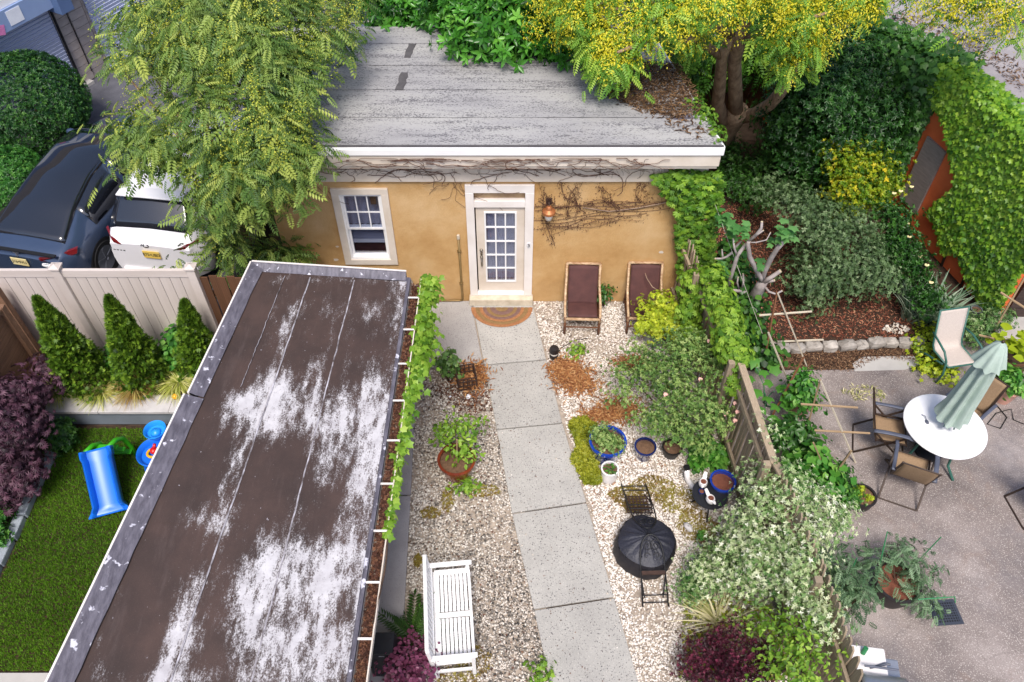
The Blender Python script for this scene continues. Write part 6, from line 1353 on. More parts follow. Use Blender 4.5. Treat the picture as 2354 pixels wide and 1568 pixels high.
# green metal sling chair
q = P(2192, 815, .42); gc = thing('green_sling_chair', 'tall pale sling chair with green tubular arms beside the stone edging', 'chair', (q.x, q.y + .05, .01), R(10))
MB().grid(lambda a, b: (lerp(-.25, .25, a), np.interp(b, [0, .35, .45, 1], [-.3, .14, .2, .42]), np.interp(b, [0, .35, .45, 1], [.43, .38, .46, 1.06])), 8, 24).build('sling', 'sling_grey', gc, smooth=True).modifiers.new('s', 'SOLIDIFY').thickness = .008
for s in (-1, 1):
    MB().tube([(s * .265, -.31, .43), (s * .265, .12, .375), (s * .265, .2, .44), (s * .265, .43, 1.07)], .018, 8).build('side_frame', 'green_metal', gc, smooth=True)
    MB().tube([(s * .3, .3, .66), (s * .33, .1, .68), (s * .34, -.15, .66), (s * .335, -.28, .55), (s * .32, -.34, .3), (s * .31, -.3, .02)], .019, 8).build('arm', 'green_metal', gc, smooth=True)
    MB().tube([(s * .28, -.2, .38), (s * .3, .2, .2), (s * .31, .46, .01)], .018, 8).build('rear_leg', 'green_metal', gc, smooth=True)
for y_, z_ in ((-.31, .42), (.43, 1.06)): MB().tube([(-.27, y_, z_), (.27, y_, z_)], .016, 8).build('crossbar', 'green_metal', gc)
# bean trellises: leaning pole frames
def trellis(label, poles, bars):
    b = Vector(poles[0][1]); t = thing('pole_trellis', label, 'trellis', (b.x, b.y, 0), group='bamboo and lath trellises beside the fence', world=True)
    for a, b, mt_ in poles: pbeam('pole', mt_, t, a, b, .028, .02)
    for a, b, mt_ in bars: pbeam('crossbar', mt_, t, a, b, .03, .016)
trellis('pole trellis with two pale crossbars in front of the fig tree', [(P(1786, 672, 1.75), P(1751, 859, 0), 'stake_dark'), (P(1788, 674, 1.75), P(1855, 842, 0), 'stake_pale')], [(P(1745, 725, 1.27), P(1866, 716, 1.27), 'stake_pale'), (P(1774, 786, .62), P(1893, 781, .62), 'stake_pale')])
trellis('pole trellis without crossbars between the other two', [(P(1766, 764, 1.2), P(1822, 901, 0), 'stake_pale'), (P(1848, 821, 1.3), P(1772, 962, 0), 'stake_dark')], [])
trellis('pole trellis with two weathered crossbars reaching over the patio', [(P(1886, 873, 1.6), P(1844, 1024, 0), 'stake'), (P(1887, 876, 1.6), P(1967, 1064, 0), 'stake_pale')], [(P(1841, 929, 1.15), P(1972, 937, 1.15), 'stake'), (P(1863, 989, .64), P(2000, 996, .64), 'stake')])
trellis('short crossed pole trellis next to the variegated shrub', [(P(1957, 1036, 1.3), P(1895, 1125, 0), 'stake'), (P(1870, 1018, 1.3), P(1910, 1110, 0), 'stake')], [])
# vegetables in pots along the fence
q = P(1845, 925, .3); t = pot('vegetable_pot', 'pink plastic pot with pepper plants under the middle trellis', (q.x, q.y, .01), .17, .3, 'pink_pot', .02, cat='potted plant')
potplant(t, [B(1845, 880, .7, (.18, .16, .2)), B(1835, 905, .6, (.2, .16, .15)), B(1855, 920, .5, (.16, .14, .12))], 'oval', 'veg', 120, 6, .07, .1, shift=-.1)
q = P(1870, 1080, .25); t = pot('vegetable_pot', 'blue plastic pot with bean plants beside the fence', (q.x, q.y, .01), .17, .28, 'blue_glaze', .02, cat='potted plant')
potplant(t, [B(1840, 1080, .5, (.22, .2, .18)), B(1870, 1060, .6, (.2, .16, .2)), B(1900, 1100, .5, (.2, .18, .18)), B(1850, 1110, .6, (.2, .2, .15))], 'round', 'veg', 95, 5, .09, .14)
shrub('bean_plant', 'blue green bush bean between the trellises and the fence', 'plant', P(1830, 1010, 0), [B(1810, 1000, .45, (.22, .2, .2)), B(1835, 985, .5, (.2, .2, .2)), B(1860, 1030, .4, (.2, .2, .15))], 'oval', 'ivy_dark', 130, 6, .08, .11)
shrub('pepper_plant', 'dark bushy plant at the foot of the short crossed trellis', 'plant', P(1915, 1120, 0), [B(1920, 1115, .35, (.2, .18, .18)), B(1935, 1090, .35, (.15, .15, .15))], 'oval', 'ivy_dark', 90, 6, .07, .08)
# large squash leaves, one by one
sq = thing('squash_plant', 'large leaved squash climbing at the fence below the fig tree', 'plant', P(1760, 930, 0), world=True)
V0_, F0_ = lobed(5); lm = npmesh('leaf', V0_ - np.array((0, .3, 0)), F0_, MATS['veg'], np.full(len(V0_), .5))
for (u, v, z) in ((1725, 870, .8), (1740, 900, .7), (1755, 855, .9), (1770, 880, .6), (1765, 915, .7), (1750, 940, .8), (1785, 935, .6), (1735, 830, 1.0), (1770, 960, .6), (1800, 915, .5), (1790, 895, .5), (1805, 935, .4), (1760, 985, .7), (1785, 970, .5), (1745, 965, .9), (1730, 945, 1.0), (1820, 905, .4), (1780, 855, .5)):
    o = link('leaf', lm, sq); p = P(u, v, z); s_ = rnd.uniform(.17, .26)
    o.matrix_basis = Matrix.Translation(p) @ Matrix.Rotation(rnd.uniform(0, 6.28), 4, 'Z') @ Matrix.Rotation(R(rnd.uniform(-28, 28)), 4, 'X') @ Matrix.Diagonal((s_, s_, s_, 1))
stems('vine', sq, P(1760, 930, 0), [B(1735, 840, .9, .1), B(1780, 900, .5, .1), B(1755, 950, .7, .1), B(1800, 930, .4, .1), B(1740, 900, .65, .1)], 'stake_green', .012)
shrub('fence_foliage', 'dark leafy growth along the patio side of the fence under the fig tree', 'plant', P(1730, 800, 0), [B(1735, 760, .7, (.2, .3, .3)), B(1745, 800, .5, (.2, .25, .25)), B(1720, 700, .8, (.2, .3, .3)), B(1700, 650, 1.0, (.2, .3, .3)), B(1760, 820, .4, (.15, .2, .2)), B(1680, 590, 1.0, (.2, .3, .3))], 'round', 'ivy_dark', 200, 6, .1, .12)
q = P(1982, 1142, .2); t = pot('planter_pot', 'low black pot with lime seedlings on the patio', (q.x, q.y, .008), .2, .24, 'pot_black', .025, .8)
potplant(t, [(q + Vector((-.08, .06, .06)), (.05, .04, .02)), (q + Vector((.08, -.06, .06)), (.04, .04, .02)), (q + Vector((.02, .1, .05)), (.04, .03, .02))], 'tuft', 'lime', 22, 5, .025, .045, st=False)
shrub('herb_plant', 'small green herb beside the low black pot', 'plant', P(1945, 1150, 0), [B(1955, 1140, .2, (.16, .14, .12))], 'tuft', 'veg', 60, 6, .05, .06)
# tomato tubs
q = P(2063, 1338, .38); t = pot('tomato_tub', 'black tub with orange mulch and feathery tomato plants', (q.x, q.y, .008), .31, .4, 'pot_black', .03, .75, soil='mulch_bed', cat='potted plant')
potplant(t, [B(2035, 1268, .7, (.2, .12, .1)), B(2085, 1275, .7, (.2, .12, .1)), B(2120, 1310, .6, (.16, .14, .1)), B(2115, 1365, .45, (.16, .1, .08)), B(2012, 1290, .65, (.1, .1, .1)), B(2135, 1390, .35, (.13, .1, .06)), B(2075, 1350, .45, (.08, .06, .03))], 'pinnate', 'veg_blue', 75, 5, .08, .13, up=.8)
lc = Vector(t.location)
for a, b in (((2040, 1222, 1.1), (2015, 1330, .35)), ((2163, 1235, 1.1), (2110, 1290, .45)), ((2110, 1378, .7), (2195, 1372, .75)), ((2195, 1372, .75), (2196, 1385, .65))): MB().tube([P(*a) - lc, P(*b) - lc], .008, 6).build('stake', 'stake_green', t)
q = P(1945, 1370, .25); t = pot('tomato_tub', 'second tomato pot hidden by its leaves against the fence', (q.x, q.y, .008), .17, .28, 'terracotta', .02, cat='potted plant')
potplant(t, [B(1930, 1300, .75, (.2, .25, .2)), B(1960, 1340, .7, (.22, .25, .2)), B(1945, 1390, .6, (.18, .2, .18)), B(1985, 1340, .6, (.16, .16, .15)), B(1930, 1350, .7, (.15, .2, .18))], 'pinnate', 'veg_blue', 80, 5, .09, .14, up=.8, shift=-.15)
lc = Vector(t.location)
for a, b in (((1970, 1283, 1.1), (1945, 1340, .4)), ((1912, 1268, 1.1), (1905, 1320, .4))): MB().tube([P(*a) - lc, P(*b) - lc], .008, 6).build('stake', 'stake_green', t)
# drain grate with real holes
dg = thing('drain_grate', 'dark iron drain grate with square holes in the patio', 'drain grate', P(2172, 1408, .01), R(4))
dg.location = P(2172, 1408, .012)
MB().bb(-.2, .2, -.17, .17, -.008, -.002).build('pit', 'ink', dg)
for k in range(2): piece('frame', 'drain_iron', dg, (0, (-1, 1)[k] * .16, .002), (.4, .04, .012)); piece('frame', 'drain_iron', dg, ((-1, 1)[k] * .18, 0, .002), (.04, .28, .012))
for k in range(9): piece('bar', 'drain_iron', dg, (-.144 + k * .036, 0, .002), (.014, .28, .01))
for k in range(7): piece('bar', 'drain_iron', dg, (0, -.108 + k * .036, .0025), (.32, .014, .01))
# grill at the bottom edge
q = P(2015, 1540, .9); gr = thing('gas_grill', 'silver gas grill with side shelf at the bottom edge beside the fence', 'grill', (q.x, q.y - .12, .008), R(-8))
MB().bb(-.28, .28, -.35, .3, .1, .86).build('cabinet', 'steel', gr, bevel=.02); MB().bb(-.3, .12, .02, .4, .865, .9).build('side_shelf', 'white_glaze', gr, bevel=.03)
hd = MB(); hd.grid(lambda a, b: (lerp(-.28, .28, b), -.2 + .26 * math.cos(math.pi * a), .88 + .22 * math.sin(math.pi * a)), 16, 8); hd.build('hood', 'steel', gr, smooth=True).modifiers.new('s', 'SOLIDIFY').thickness = .015
MB().tube([(-.2, .1, 1.02), (.2, .1, 1.02)], .015, 8).build('handle', 'arm_grey', gr); MB().tube([(-.16, .3, .9), (-.14, .34, .99)], .03, 12).build('bottle', 'stake_green', gr)
MB().tube([(-.1, .12, .915), (.1, .2, .92), (.15, .19, .93)], [.012, .02, .014], 8).build('tongs', 'arm_grey', gr)
# barrel, pots and poles at the right edge
q = P(2328, 812, .42); t = thing('barrel_planter', 'half barrel planter with big lime leaves at the right edge', 'planter', (q.x, q.y, .008))
for k in range(20):
    a = k * 6.2832 / 20; piece('stave', 'wood_brown', t, (.285 * math.cos(a), .285 * math.sin(a), .22), (.03, .092, .44), rz=a)
for z in (.08, .34): MB().lathe([(.303, z), (.308, z + .02), (.303, z + .04)], 28).build('hoop', 'black_metal', t, smooth='auto')
MB().lathe([(.28, .4), (.001, .41)], 20).build('soil', 'dark_soil', t)
V0_, F0_ = oval(1, .95, .12); lm2 = npmesh('leaf', V0_ - np.array((0, .4, 0)), F0_, MATS['lime'], np.full(len(V0_), .3))
for k in range(46):
    o = link('leaf', lm2, t); a = rnd.uniform(0, 6.28); r_ = rnd.uniform(.02, .4); s_ = rnd.uniform(.13, .22)
    o.matrix_basis = Matrix.Translation((r_ * math.cos(a), r_ * math.sin(a), .5 + rnd.uniform(0, .3) - r_ * .2)) @ Matrix.Rotation(rnd.uniform(0, 6.28), 4, 'Z') @ Matrix.Rotation(R(rnd.uniform(-30, 25)), 4, 'X') @ Matrix.Diagonal((s_, s_, s_, 1))
q = P(2320, 893, .3); t = pot('planter_pot', 'ribbed pink pot with a leafy green plant at the right edge', (q.x, q.y, .008), .19, .34, 'pink_pot', .02, .66, ribs=.012)
potplant(t, [(q + Vector((0, .02, .14)), (.2, .17, .12)), (q + Vector((.05, .05, .22)), (.14, .14, .1))], 'oval', 'veg', 75, 6, .07, .1, shift=.05)
tr_p = thing('bamboo_tripod', 'bamboo poles tied as a tripod over the half barrel', 'tripod', P(2330, 830, 0), world=True)
ap = P(2400, 560, 2.2)
for (u, v, z) in ((2285, 760, .3), (2350, 850, .02), (2420, 780, .02)): pbeam('pole', 'stake', tr_p, ap + (ap - P(u, v, z)) * .08, P(u, v, z), .03, .02)
pbeam('crosspiece', 'stake', tr_p, P(2300, 672, 1.2), P(2372, 718, 1.1), .035, .02); pbeam('crosspiece', 'stake', tr_p, P(2250, 770, .5), P(2372, 800, .5), .03, .02)
o = MB().tube([P(2290, 930, .02), P(2315, 960, .02), P(2300, 985, .02), P(2270, 975, .02), P(2290, 950, .02), P(2325, 940, .03), P(2330, 965, .02), P(2354, 975, .02)], .008, 6).build('garden_cable', 'wire_black', smooth=True, label='loose black cable loop on the patio by the pink pot', cat='cable')
o = MB().tube([P(2215, 868, .03), P(2250, 890, .04), P(2280, 880, .03), P(2300, 885, .03)], .008, 6).build('garden_cable', 'wire_black', smooth=True, label='thin black cable running behind the closed parasol', cat='cable')
shrub('ground_ivy', 'lime green ground ivy around the green sling chair', 'ground cover', P(2140, 830, 0), [B(2130, 800, .12, (.25, .2, .1)), B(2145, 840, .12, (.25, .2, .1)), B(2135, 770, .15, (.2, .2, .1)), B(2185, 855, .1, (.2, .12, .08)), B(2170, 870 - 10, .08, (.2, .1, .06))], 'lobed', 'lime', 130, 6, .08, .075, st=False, zmin=.01, shift=-.2)
shrub('flowering_shrub', 'small cream leaved shrub behind the green sling chair', 'shrub', P(2260, 760, 0), [B(2250, 745, .3, (.3, .25, .2)), B(2290, 735, .35, (.25, .25, .2)), B(2230, 770, .25, (.2, .2, .15))], 'tuft', 'varieg', 180, 6, .08, .06, shift=-.25)
q = P(2240, 720, .3); o = pot('small_pot', 'small grey white pot among the leaves behind the green sling chair', (q.x, q.y, .25), .1, .16, 'galvanized', .015)
pz_ = MB().lathe([(.08, 0), (.1, .25)], 14).build('stand', 'stone', o); pz_.location = (0, 0, -.25)

# ================================================================ planting beds behind the patio
# pruned fig tree
ft = thing('fig_tree', 'hard pruned pale fig tree with a few large leaves behind the fence', 'tree', P(1715, 745, 0), world=True)
def Q2(zx, zy): return ((2050 + .2551 * zx) / 1.3008, (600 + .2551 * zy) / 1.3008)
def FP(zx, zy, z): return P(*Q2(zx, zy), z)
tk = MB(); tk.tube([FP(700, 1330, .15), FP(760, 1240, .5), FP(820, 1120, .95), FP(880, 1000, 1.35), FP(920, 940, 1.5)], [.13, .12, .11, .09, .075], 10); tk.jit(.006); tk.build('trunk', 'fig_bark', ft, smooth=True)
limbs = [([(900, 960, 1.45), (880, 900, 1.6), (820, 800, 1.85), (750, 650, 2.2), (730, 500, 2.45), (745, 470, 2.5)], .045), ([(890, 940, 1.5), (930, 820, 1.75), (1000, 680, 2.1), (1070, 570, 2.35), (1160, 470, 2.55)], .05), ([(920, 950, 1.5), (1000, 900, 1.6), (1110, 825, 1.75)], .045), ([(930, 960, 1.45), (1040, 935, 1.55)], .03),
         ([(760, 1160, .8), (720, 1080, 1.0), (640, 1060, 1.15), (560, 1050, 1.25)], .035), ([(760, 1200, .6), (680, 1160, .7), (630, 1220, .6), (635, 1300, .45)], .035), ([(920, 1000, 1.4), (980, 1070, 1.35), (1060, 1095, 1.35), (1130, 1058, 1.4)], .022), ([(740, 470, 2.5), (830, 400, 2.65), (890, 320, 2.8), (895, 250, 2.9)], .028), ([(820, 410, 2.65), (910, 350, 2.75)], .02),
         ([(740, 490, 2.45), (830, 490, 2.5), (950, 460, 2.55), (995, 375, 2.65)], .012), ([(500, 980, 1.5), (560, 800, 1.8), (610, 640, 2.1), (700, 520, 2.35)], .04), ([(600, 640, 2.1), (570, 550, 2.3), (560, 450, 2.4)], .02), ([(580, 550, 2.25), (650, 480, 2.35)], .02), ([(545, 610, 2.0), (480, 660, 1.9), (420, 680, 1.9), (350, 680, 1.95)], .022), ([(435, 660, 1.9), (428, 575, 2.0)], .016), ([(660, 1040, 1.15), (680, 940, 1.4), (675, 860, 1.5)], .02), ([(625, 1040, 1.15), (605, 960, 1.35), (615, 900, 1.45)], .018), ([(1150, 470, 2.5), (1170, 380, 2.7)], .02), ([(1060, 560, 2.3), (1065, 450, 2.5)], .018), ([(830, 900, 1.6), (820, 770, 1.85)], .02)]
for pts, r_ in limbs:
    pp = [FP(*p) for p in pts]; MB().tube(pp, [r_ * (1 - .3 * i / (len(pp) - 1)) for i in range(len(pp))], 8).build('limb', 'fig_bark', ft, smooth=True)
    d = (pp[-1] - pp[-2]).normalized(); MB().tube([pp[-1], pp[-1] + d * .008], r_ * .69, 8).build('cut_end', 'cut_wood', ft)
V0_, F0_ = lobed(5); ml = npmesh('leaf', V0_ - np.array((0, .1, 0)), F0_, MATS['fig_leaf'], np.full(len(V0_), .55)); ml2 = npmesh('leaf', V0_ - np.array((0, .1, 0)), F0_, MATS['fig_leaf'], np.full(len(V0_), .25))
for (cx_, cy_, z, n_, sp_) in ((430, 140, 2.5, 9, 95), (410, 240, 2.3, 6, 70), (620, 340, 2.6, 12, 100), (600, 400, 2.4, 6, 80), (1160, 350, 2.75, 14, 120), (1230, 400, 2.6, 8, 80), (1030, 480, 2.5, 6, 70), (410, 770, 1.8, 11, 95), (880, 760, 1.9, 6, 60), (730, 370, 2.6, 4, 40), (500, 260, 2.2, 4, 60)):
    for k in range(n_):
        o = link('leaf', ml if rnd.random() < .6 else ml2, ft); p = FP(cx_ + rnd.gauss(0, sp_ * .55), cy_ + rnd.gauss(0, sp_ * .45), z + rnd.uniform(-.1, .1)); s_ = rnd.uniform(.13, .22)
        o.matrix_basis = Matrix.Translation(p) @ Matrix.Rotation(rnd.uniform(0, 6.28), 4, 'Z') @ Matrix.Rotation(R(rnd.uniform(-35, 20)), 4, 'X') @ Matrix.Diagonal((s_, s_, s_, 1))
o = MB().tube([FP(330, 0, 2.6), FP(600, 750, 1.9), FP(900, 1560, 1.0)], .004, 4).build('guy_wire', 'string', label='taut pale string running past the fig tree to the patio', cat='string')
# garden shrubs
shrub('dusty_shrub', 'grey green variegated shrub with drooping branches behind the mulch bed', 'shrub', P(1900, 680, 0), [B(1830, 470, 1.3, (.5, .45, .35)), B(1880, 520, 1.3, (.55, .5, .4)), B(1950, 540, 1.3, (.55, .5, .4)), B(1900, 590, 1.1, (.6, .5, .4)), B(1980, 600, 1.1, (.5, .5, .4)), B(1850, 630, .8, (.5, .4, .35)), B(1930, 650, .7, (.5, .35, .35)), B(1850, 690, .4, (.3, .25, .25)), B(2020, 640, .8, (.35, .4, .35)), B(1770, 440, 1.2, (.35, .35, .3))],
      'tuft', 'dusty', 950, 8, .12, .075, fill=.5, gap=-.25, gs=2)
shrub('golden_euonymus', 'golden yellow evergreen shrub in front of the dark holly', 'shrub', P(1990, 470, 0), [B(1940, 370, 1.7, (.4, .4, .35)), B(2000, 400, 1.6, (.45, .45, .4)), B(1960, 440, 1.4, (.5, .45, .4)), B(2020, 450, 1.3, (.4, .4, .35)), B(1940, 480, 1.1, (.4, .4, .3)), B(2040, 420, 1.4, (.25, .25, .25))], 'rosette', 'gold_shrub', 420, 7, .11, .1, fill=.55, shift=-.1, gap=-.3, gs=2)
shrub('holly', 'large dark green holly under the golden rain tree', 'shrub', P(1880, 400, 0), [B(1880, 230, 2.4, (.9, .8, .8)), B(1960, 190, 2.5, (.8, .8, .8)), B(1820, 280, 1.8, (.7, .7, .7)), B(1920, 320, 1.7, (.9, .8, .8)), B(2000, 290, 1.9, (.7, .8, .8)), B(1850, 370, 1.1, (.6, .6, .6)), B(1930, 390, 1.0, (.7, .6, .6)), B(2010, 120, 2.8, (.7, .6, .6)), B(1920, 130, 2.7, (.6, .6, .5))], 'tuft', 'holly', 1800, 9, .14, .105, fill=.6, sr=.05, gap=-.25)
shrub('rose_shrub', 'dark rose shrub with cream flowers against the orange wall', 'shrub', P(2130, 650, 0), [B(2055, 505, 1.4, (.2, .25, .25)), B(2070, 560, 1.1, (.22, .25, .25)), B(2095, 620, .8, (.22, .25, .25)), B(2040, 590, .8, (.28, .28, .28)), B(2130, 690, .5, (.22, .22, .22))], 'rosette', 'holly', 330, 7, .12, .1, shift=.12)
rs = bpy.data.objects['rose_shrub']
for (u, v, z) in ((2070, 440, 1.7), (2095, 430, 1.7), (2055, 445, 1.7), (2085, 515, 1.45), (2090, 545, 1.35), (2130, 610, 1.1), (2115, 590, 1.1), (2140, 650, .9)):
    p = P(u, v, z); m = MB()
    for k in range(8): a = k * 2.4; m.ball((p.x + .022 * math.cos(a), p.y + .022 * math.sin(a), p.z + .01 * (k % 3)), (.022, .022, .015), 6, 4)
    m.build('flower', 'plate_cream', rs, smooth=True)
for i, (u, v) in enumerate(((2080, 690), (2110, 705), (2140, 715), (2090, 730), (2120, 740), (2150, 745), (2170, 720))):
    grass('iris', ['grey green iris fan at the left end of the iris row', 'iris fan near the red mulch with upright blades', 'iris fan in the middle of the row', 'iris fan leaning over the stone edging', 'iris fan in front of the rose shrub', 'iris fan next to the green sling chair', 'iris fan nearest the orange wall'][i], u, v, .0, 46, .6, 'iris', 'grey green irises beside the orange wall', .1, .5, 'iris', .16, .3)
shrub('under_planting', 'dark low growth in the shade behind the board fence', 'ground cover', P(1720, 470, 0), [B(1700, 420, .35, (.5, .4, .2)), B(1740, 450, .3, (.4, .4, .2)), B(1680, 360, .4, (.4, .5, .25)), B(1760, 380, .5, (.4, .4, .3)), B(1820, 440, .35, (.4, .3, .2))], 'tuft', 'ivy_dark', 330, 7, .12, .08, st=False)
o = thing('stone_step', 'short grey stone slab in the shaded bed', 'stone', P(1690, 428, 0), world=True)
MB().beam(P(1665, 430, .08), P(1715, 425, .08), .18, .1).jit(.01).build('slab', 'stone', o, bevel=.015)
# ---------------- orange garage with ivy
og = thing('orange_garage', 'orange stucco garage wall with grey flat roof at the right', 'garage', (9.5, 13, 0), world=True)
GA, GB_, GC = Vector((8.95, 10.4, 0)), Vector((7.98, 13.6, 0)), Vector((6.2, 15.9, 0)); GH = 3.25
MB().prism([(8.95, 10.42), (16, 10.42), (16, 21), (5.2, 21), (6.2, 15.9), (7.98, 13.6)], 0, GH).build('wall', 'orange_wall', og)
MB().prism([(8.92, 10.36), (16.1, 10.36), (16.1, 21.1), (5.1, 21.1), (6.14, 15.86), (7.93, 13.57)], GH + .002, GH + .08).build('flat_roof', 'flat_roof', og)
d = (GB_ - GA).normalized(); nn = Vector((-d.y, d.x, 0)); nn = nn if nn.x < 0 else -nn
def WL(s, z, o_=0): return GA + d * s + nn * o_ + Vector((0, 0, z))
MB().beam(WL(2.5, 1.2, .03), WL(3.05, 1.2, .03), .04, 1.5).build('grey_door', 'board_grey', og)
MB().bb(9.2, 16, 10.38, 10.4, 0, 2.9).build('front_door', 'dark_siding', og)
for k in range(12): piece('siding_board', 'dark_siding', og, (12.6, 10.36, .12 + k * .24), (6.8, .03, .225))
iv = thing('wall_ivy', 'thick bright green ivy covering the orange garage wall', 'climber', (8.8, 12, 0), world=True)
n = 34000; s = NR.uniform(-.15, (GB_ - GA).length + .1, n); z = NR.uniform(0, GH + .15, n)
edge = 1.9 + .45 * np.array([noise.noise(Vector((q_ * 1.6, 2.2, 0))) for q_ in z]) + NR.normal(0, .05, n) + np.clip((z - 1.9), 0, 2) * 1.3           # bare strip towards the corner
low = .3 + .3 * np.clip((s - .2), 0, 2) + .3 * np.array([noise.noise(Vector((q_ * 2.3, 8.2, 0))) for q_ in s]) + NR.normal(0, .05, n)
k = (s < edge) & (z > low * .8); s, z = s[k], z[k]; th = .05 + np.abs(NR.normal(0, .035, len(s))) + .1 * np.clip(z / GH, 0, 1)
pos = np.array(GA) + np.outer(s, np.array(d)) + np.outer(th, np.array(nn)); pos[:, 2] = z
nr = np.array(nn) * 1.0 + np.array((0, -.25, .75)) + NR.normal(size=pos.shape) * .33
scatter('foliage', 'lobed', 'ivy', pos, nr, .098, np.clip(NR.normal(.52, .2, len(pos)) + .25 * nz(pos[:, 1:], .9), 0, 1), iv, np.array((-.15, -.2, -1.0)) + np.zeros_like(pos))
# front corner and over the roof edge
m_ = 4200; pos = np.array(GA) + np.outer(NR.uniform(-.1, 3.3, m_), np.array(d)) + np.outer(-np.abs(NR.normal(0, .14, m_)) + .12, np.array(nn)); pos[:, 2] = GH + .1 + NR.uniform(0, .1, m_)
scatter('roof_foliage', 'lobed', 'ivy', pos, NR.normal(size=pos.shape) * .35 + np.array((-.3, -.2, 1)), .1, NR.normal(.5, .2, m_), iv)
vinecurve(iv, [[WL(s0, z_, .03) for s0, z_ in ((s1, 0), (s1 + .1, .8), (s1 - .1, 1.7), (s1 + .1, 2.8))] for s1 in (.3, .8, 1.4)], .025, 'twig')
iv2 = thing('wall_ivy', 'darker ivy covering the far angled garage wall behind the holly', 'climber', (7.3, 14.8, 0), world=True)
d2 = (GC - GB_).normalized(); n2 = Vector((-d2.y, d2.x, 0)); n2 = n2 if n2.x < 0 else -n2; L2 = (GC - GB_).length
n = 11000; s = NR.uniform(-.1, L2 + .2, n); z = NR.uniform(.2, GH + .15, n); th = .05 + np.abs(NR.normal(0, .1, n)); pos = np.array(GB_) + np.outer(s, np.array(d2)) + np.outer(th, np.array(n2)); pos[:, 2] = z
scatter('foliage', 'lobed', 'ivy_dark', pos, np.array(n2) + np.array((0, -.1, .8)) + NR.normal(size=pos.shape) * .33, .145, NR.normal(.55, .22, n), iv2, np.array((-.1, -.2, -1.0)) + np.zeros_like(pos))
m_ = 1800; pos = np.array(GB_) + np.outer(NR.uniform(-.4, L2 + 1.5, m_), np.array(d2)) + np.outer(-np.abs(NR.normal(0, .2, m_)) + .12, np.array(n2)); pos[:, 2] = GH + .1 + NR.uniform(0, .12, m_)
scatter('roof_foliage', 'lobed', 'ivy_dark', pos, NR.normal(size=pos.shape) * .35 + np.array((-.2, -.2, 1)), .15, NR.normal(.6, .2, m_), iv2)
litter('roof_leaves', [(8.9, 12.6), (9.6, 12.5), (8.9, 14.4), (7.7, 15.6), (7.4, 15.2), (8.5, 13.9)], 700, 'narrow', 'roof_litter', .09, GH + .085, label='dead brown leaves drifted on the grey garage roof', cat='leaf litter')

# ================================================================ golden rain tree and hedge behind the cottage
gt_ = thing('golden_rain_tree', 'golden rain tree with yellow blossom leaning over the cottage roof', 'tree', P(1668, 320, .4), world=True)
tb0 = P(1655, 345, 0); 
trk = MB(); trk.tube([tb0, P(1665, 305, .9), P(1690, 270, 1.5), P(1698, 255, 1.8)], [.27, .24, .22, .2], 12); trk.jit(.012); trk.build('trunk', 'bark', gt_, smooth=True)
for pts, r_ in (([(1668, 290, 1.2), (1650, 240, 2.0), (1655, 190, 2.7), (1660, 130, 3.5), (1680, 80, 4.1)], (.15, .13, .12, .1, .08)), ([(1692, 265, 1.6), (1690, 200, 2.5), (1688, 140, 3.3), (1700, 90, 4.0), (1720, 40, 4.5)], (.16, .14, .13, .12, .08)), ([(1700, 270, 1.5), (1735, 262, 1.8), (1770, 240, 2.3), (1795, 212, 2.8), (1830, 150, 3.6)], (.15, .13, .12, .11, .06)), ([(1660, 130, 3.5), (1600, 90, 4.1), (1500, 90, 4.6), (1420, 120, 4.7)], (.08, .07, .05, .02)), ([(1700, 90, 4.0), (1800, 60, 4.6), (1900, 30, 5.0)], (.08, .05, .02)), ([(1680, 80, 4.1), (1560, 20, 5.0), (1400, 20, 5.2)], (.08, .05, .02))):
    MB().tube([P(*p) for p in pts], list(r_), 10).build('limb', 'bark', gt_, smooth=True)
gblob = [B(1260, 30, 4.6, (.55, .5, .4)), B(1330, 10, 4.9, (.6, .6, .45)), B(1320, 66, 4.5, (.5, .45, .35)), B(1400, 86, 4.6, (.55, .5, .4)), B(1400, 136, 4.3, (.4, .35, .35)), B(1440, 40, 4.9, (.6, .6, .45)), B(1470, 100, 4.5, (.35, .35, .3)), B(1590, 95, 4.0, (.3, .3, .25)), B(1410, 150, 4.3, (.35, .3, .3)), B(1820, 160, 3.8, (.25, .25, .3)), B(1530, 46, 4.9, (.6, .6, .45)), B(1560, 0, 5.1, (.6, .6, .45)), B(1650, 20, 5.0, (.55, .5, .4)), B(1740, 30, 4.9, (.6, .5, .4)), B(1800, 96, 4.3, (.4, .4, .35)), B(1830, 50, 4.7, (.5, .5, .4)), B(1900, 40, 4.7, (.5, .5, .35)), B(1970, 10, 4.9, (.5, .45, .35)), B(1860, 116, 4.1, (.3, .3, .3)), B(2000, -50, 5.2, (.6, .6, .4)), B(1800, -40, 5.3, (.7, .6, .4)), B(1420, -50, 5.4, (.8, .6, .4))]
gblob = [(c, tuple(x * .72 for x in r)) for c, r in gblob]
foliage('crown', gt_, gblob, 'pinnate', 'rain_leaf', 1250, 6, .14, .2, fill=.45, up=1.0, gap=-.02, tz=.4, shift=.14)
pos, nr, ti, tip = crown(gblob, 560, 34, .07, fill=.8, flat=1.6, up=.4)
low_ = crown(gblob, 380, 34, .07, fill=.9, flat=1.6, up=.4); pos = np.concatenate([pos, low_[0] + np.array((0, -.12, -.22))]); nr = np.concatenate([nr, low_[1]]); ti = np.concatenate([ti, low_[2]]); tip = np.concatenate([tip, low_[3]])
scatter('blossom', 'diamond', 'rain_flower', pos * 1.0 + np.array((0, -.08, .2)), nr, .04, ti, gt_, tip)
g2 = thing('golden_rain_tree', 'second golden rain tree branch hanging in at the top right corner', 'tree', P(2400, 120, 0), world=True)
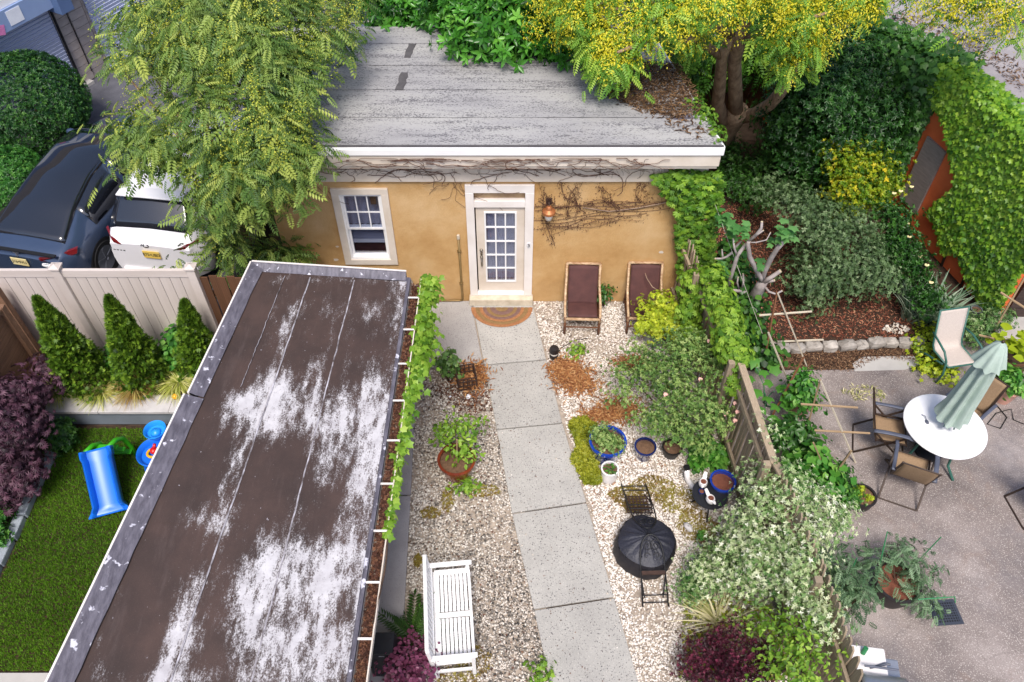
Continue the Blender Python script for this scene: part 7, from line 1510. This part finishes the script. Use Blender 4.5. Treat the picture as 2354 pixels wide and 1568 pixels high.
MB().tube([P(2420, 130, 0), P(2400, 60, 2.5), P(2360, -20, 4.6), P(2250, 0, 5.0)], [.2, .17, .1, .03], 8).build('trunk', 'bark', g2, smooth=True)
gb2 = [B(2140, 20, 5.0, (.4, .4, .3)), B(2190, 50, 4.8, (.4, .4, .3)), B(2240, 20, 5.0, (.45, .45, .35)), B(2270, 80, 4.6, (.3, .3, .35)), B(2300, 30, 4.9, (.4, .4, .35)), B(2345, 70, 4.7, (.25, .25, .25)), B(2340, 0, 5.0, (.4, .4, .3)), B(2200, -30, 5.3, (.6, .5, .3))]
foliage('crown', g2, gb2, 'pinnate', 'rain_leaf', 130, 6, .13, .2, fill=.35, up=1.0, shift=.1, tz=.4, gap=0)
pos, nr, ti, tip = crown(gb2, 170, 40, .08, fill=.95, flat=1.5, up=.4); scatter('blossom', 'diamond', 'rain_flower', pos + np.array((0, -.05, .15)), nr, .04, ti, g2, tip)
lh = thing('laurel_hedge', 'glossy green laurel hedge growing over the back of the cottage roof', 'hedge', (.2, 15.2, 0), world=True)
lbs = [B(900, 20, 3.6, (.4, .5, .5)), B(960, 35, 3.5, (.5, .5, .4)), B(1020, 20, 3.7, (.5, .5, .45)), B(1010, 60, 3.3, (.4, .3, .3)), B(1080, 30, 3.8, (.45, .5, .5)), B(1110, 70, 3.9, (.5, .5, .35)), B(1170, 60, 4.0, (.55, .5, .4)), B(1170, 20, 4.2, (.6, .5, .4)), B(1230, 50, 4.0, (.5, .5, .4)), B(1200, 90, 3.85, (.4, .35, .25)), B(1090, 90, 3.8, (.35, .3, .2)), B(1270, 80, 3.9, (.4, .4, .3)), B(1240, 0, 4.3, (.6, .6, .5)), B(950, -20, 3.8, (.6, .6, .5)), B(1060, -20, 4.1, (.6, .6, .5)), B(1250, 95, 3.85, (.35, .3, .2)), B(1330, 90, 3.9, (.5, .4, .3))]
foliage('foliage', lh, lbs, rosette(6, 1.0, .4, 15, oval), 'laurel', 900, 4, .18, .17, fill=.6); stems('stem', lh, (.2, 15.4, 0), lbs[:12], r=.05)
shrub('shade_tree', 'dark foliage in the shade behind the rain tree trunk', 'tree', (4.4, 16.6, 0), [((3.3, 15.4, 2.4), (.5, .5, .6)), ((4.3, 16.4, 2.0), (.8, .5, .8)), ((5.4, 16.4, 2.4), (.8, .6, .9)), ((3.2, 14.6, 3.2), (.4, .5, .4)), ((6.2, 16.6, 2.8), (.8, .6, .9)), ((3.4, 15.8, 1.2), (.7, .6, .8)), ((2.9, 13.9, 3.4), (.3, .4, .3))], 'pinnate', 'rain_leaf', 420, 5, .2, .34, shift=-.25, sr=.06)
bk2 = thing('dark_fence', 'dark brown plank fence in the shade behind the rain tree', 'fence', (4.6, 16.9, 0), world=True)
for k in range(30): piece('plank', 'wood_brown', bk2, (2.2 + k * .165, 17.0, 1.0), (.155, .03, 2.0 + rnd.uniform(-.03, .03)))
for z in (.4, 1.6): piece('rail', 'wood_brown', bk2, (4.6, 17.05, z), (5, .05, .1))
car('parked_car', 'white car glimpsed through the rain tree at the top', 5.2, 19.0, 4.5, 1.84,
    [(0, .98, .95), (.06, 1.05, .93), (.2, 1.18, .86), (.62, 1.6, .72), (.9, 1.66, .72), (1.9, 1.7, .72), (2.6, 1.64, .72), (3.3, 1.12, .84), (4.1, .98, .9), (4.5, .7, .92)], [(0, .85), (.5, 1.05), (3.2, 1.0), (4.5, .55)],
    'paint_white', dict(rear=(.2, .62), front=(2.62, 3.25), side=(.75, 2.95), pillar=1.75), (' ', .80), 'plate_yellow', em_none, [(.66, .97, .0), (.85, 1.04, .03), (.99, 1.06, .3), (.99, 1.0, .3), (.82, .95, .02)])
bl_ = thing('blue_awning', 'pale blue flat roof beyond the ivy at the top right', 'roof', (13, 25, 0), world=True)
MB().prism([(9.5, 21.6), (17, 21.6), (17, 28), (9.5, 28)], 0, 3.0).build('wall', 'sign_dark', bl_); MB().prism([(9.4, 21.5), (17.1, 21.5), (17.1, 28), (9.4, 28)], 3.002, 3.1).build('roof', 'sign_blue', bl_)
for o in WROOTS: del o['_w']
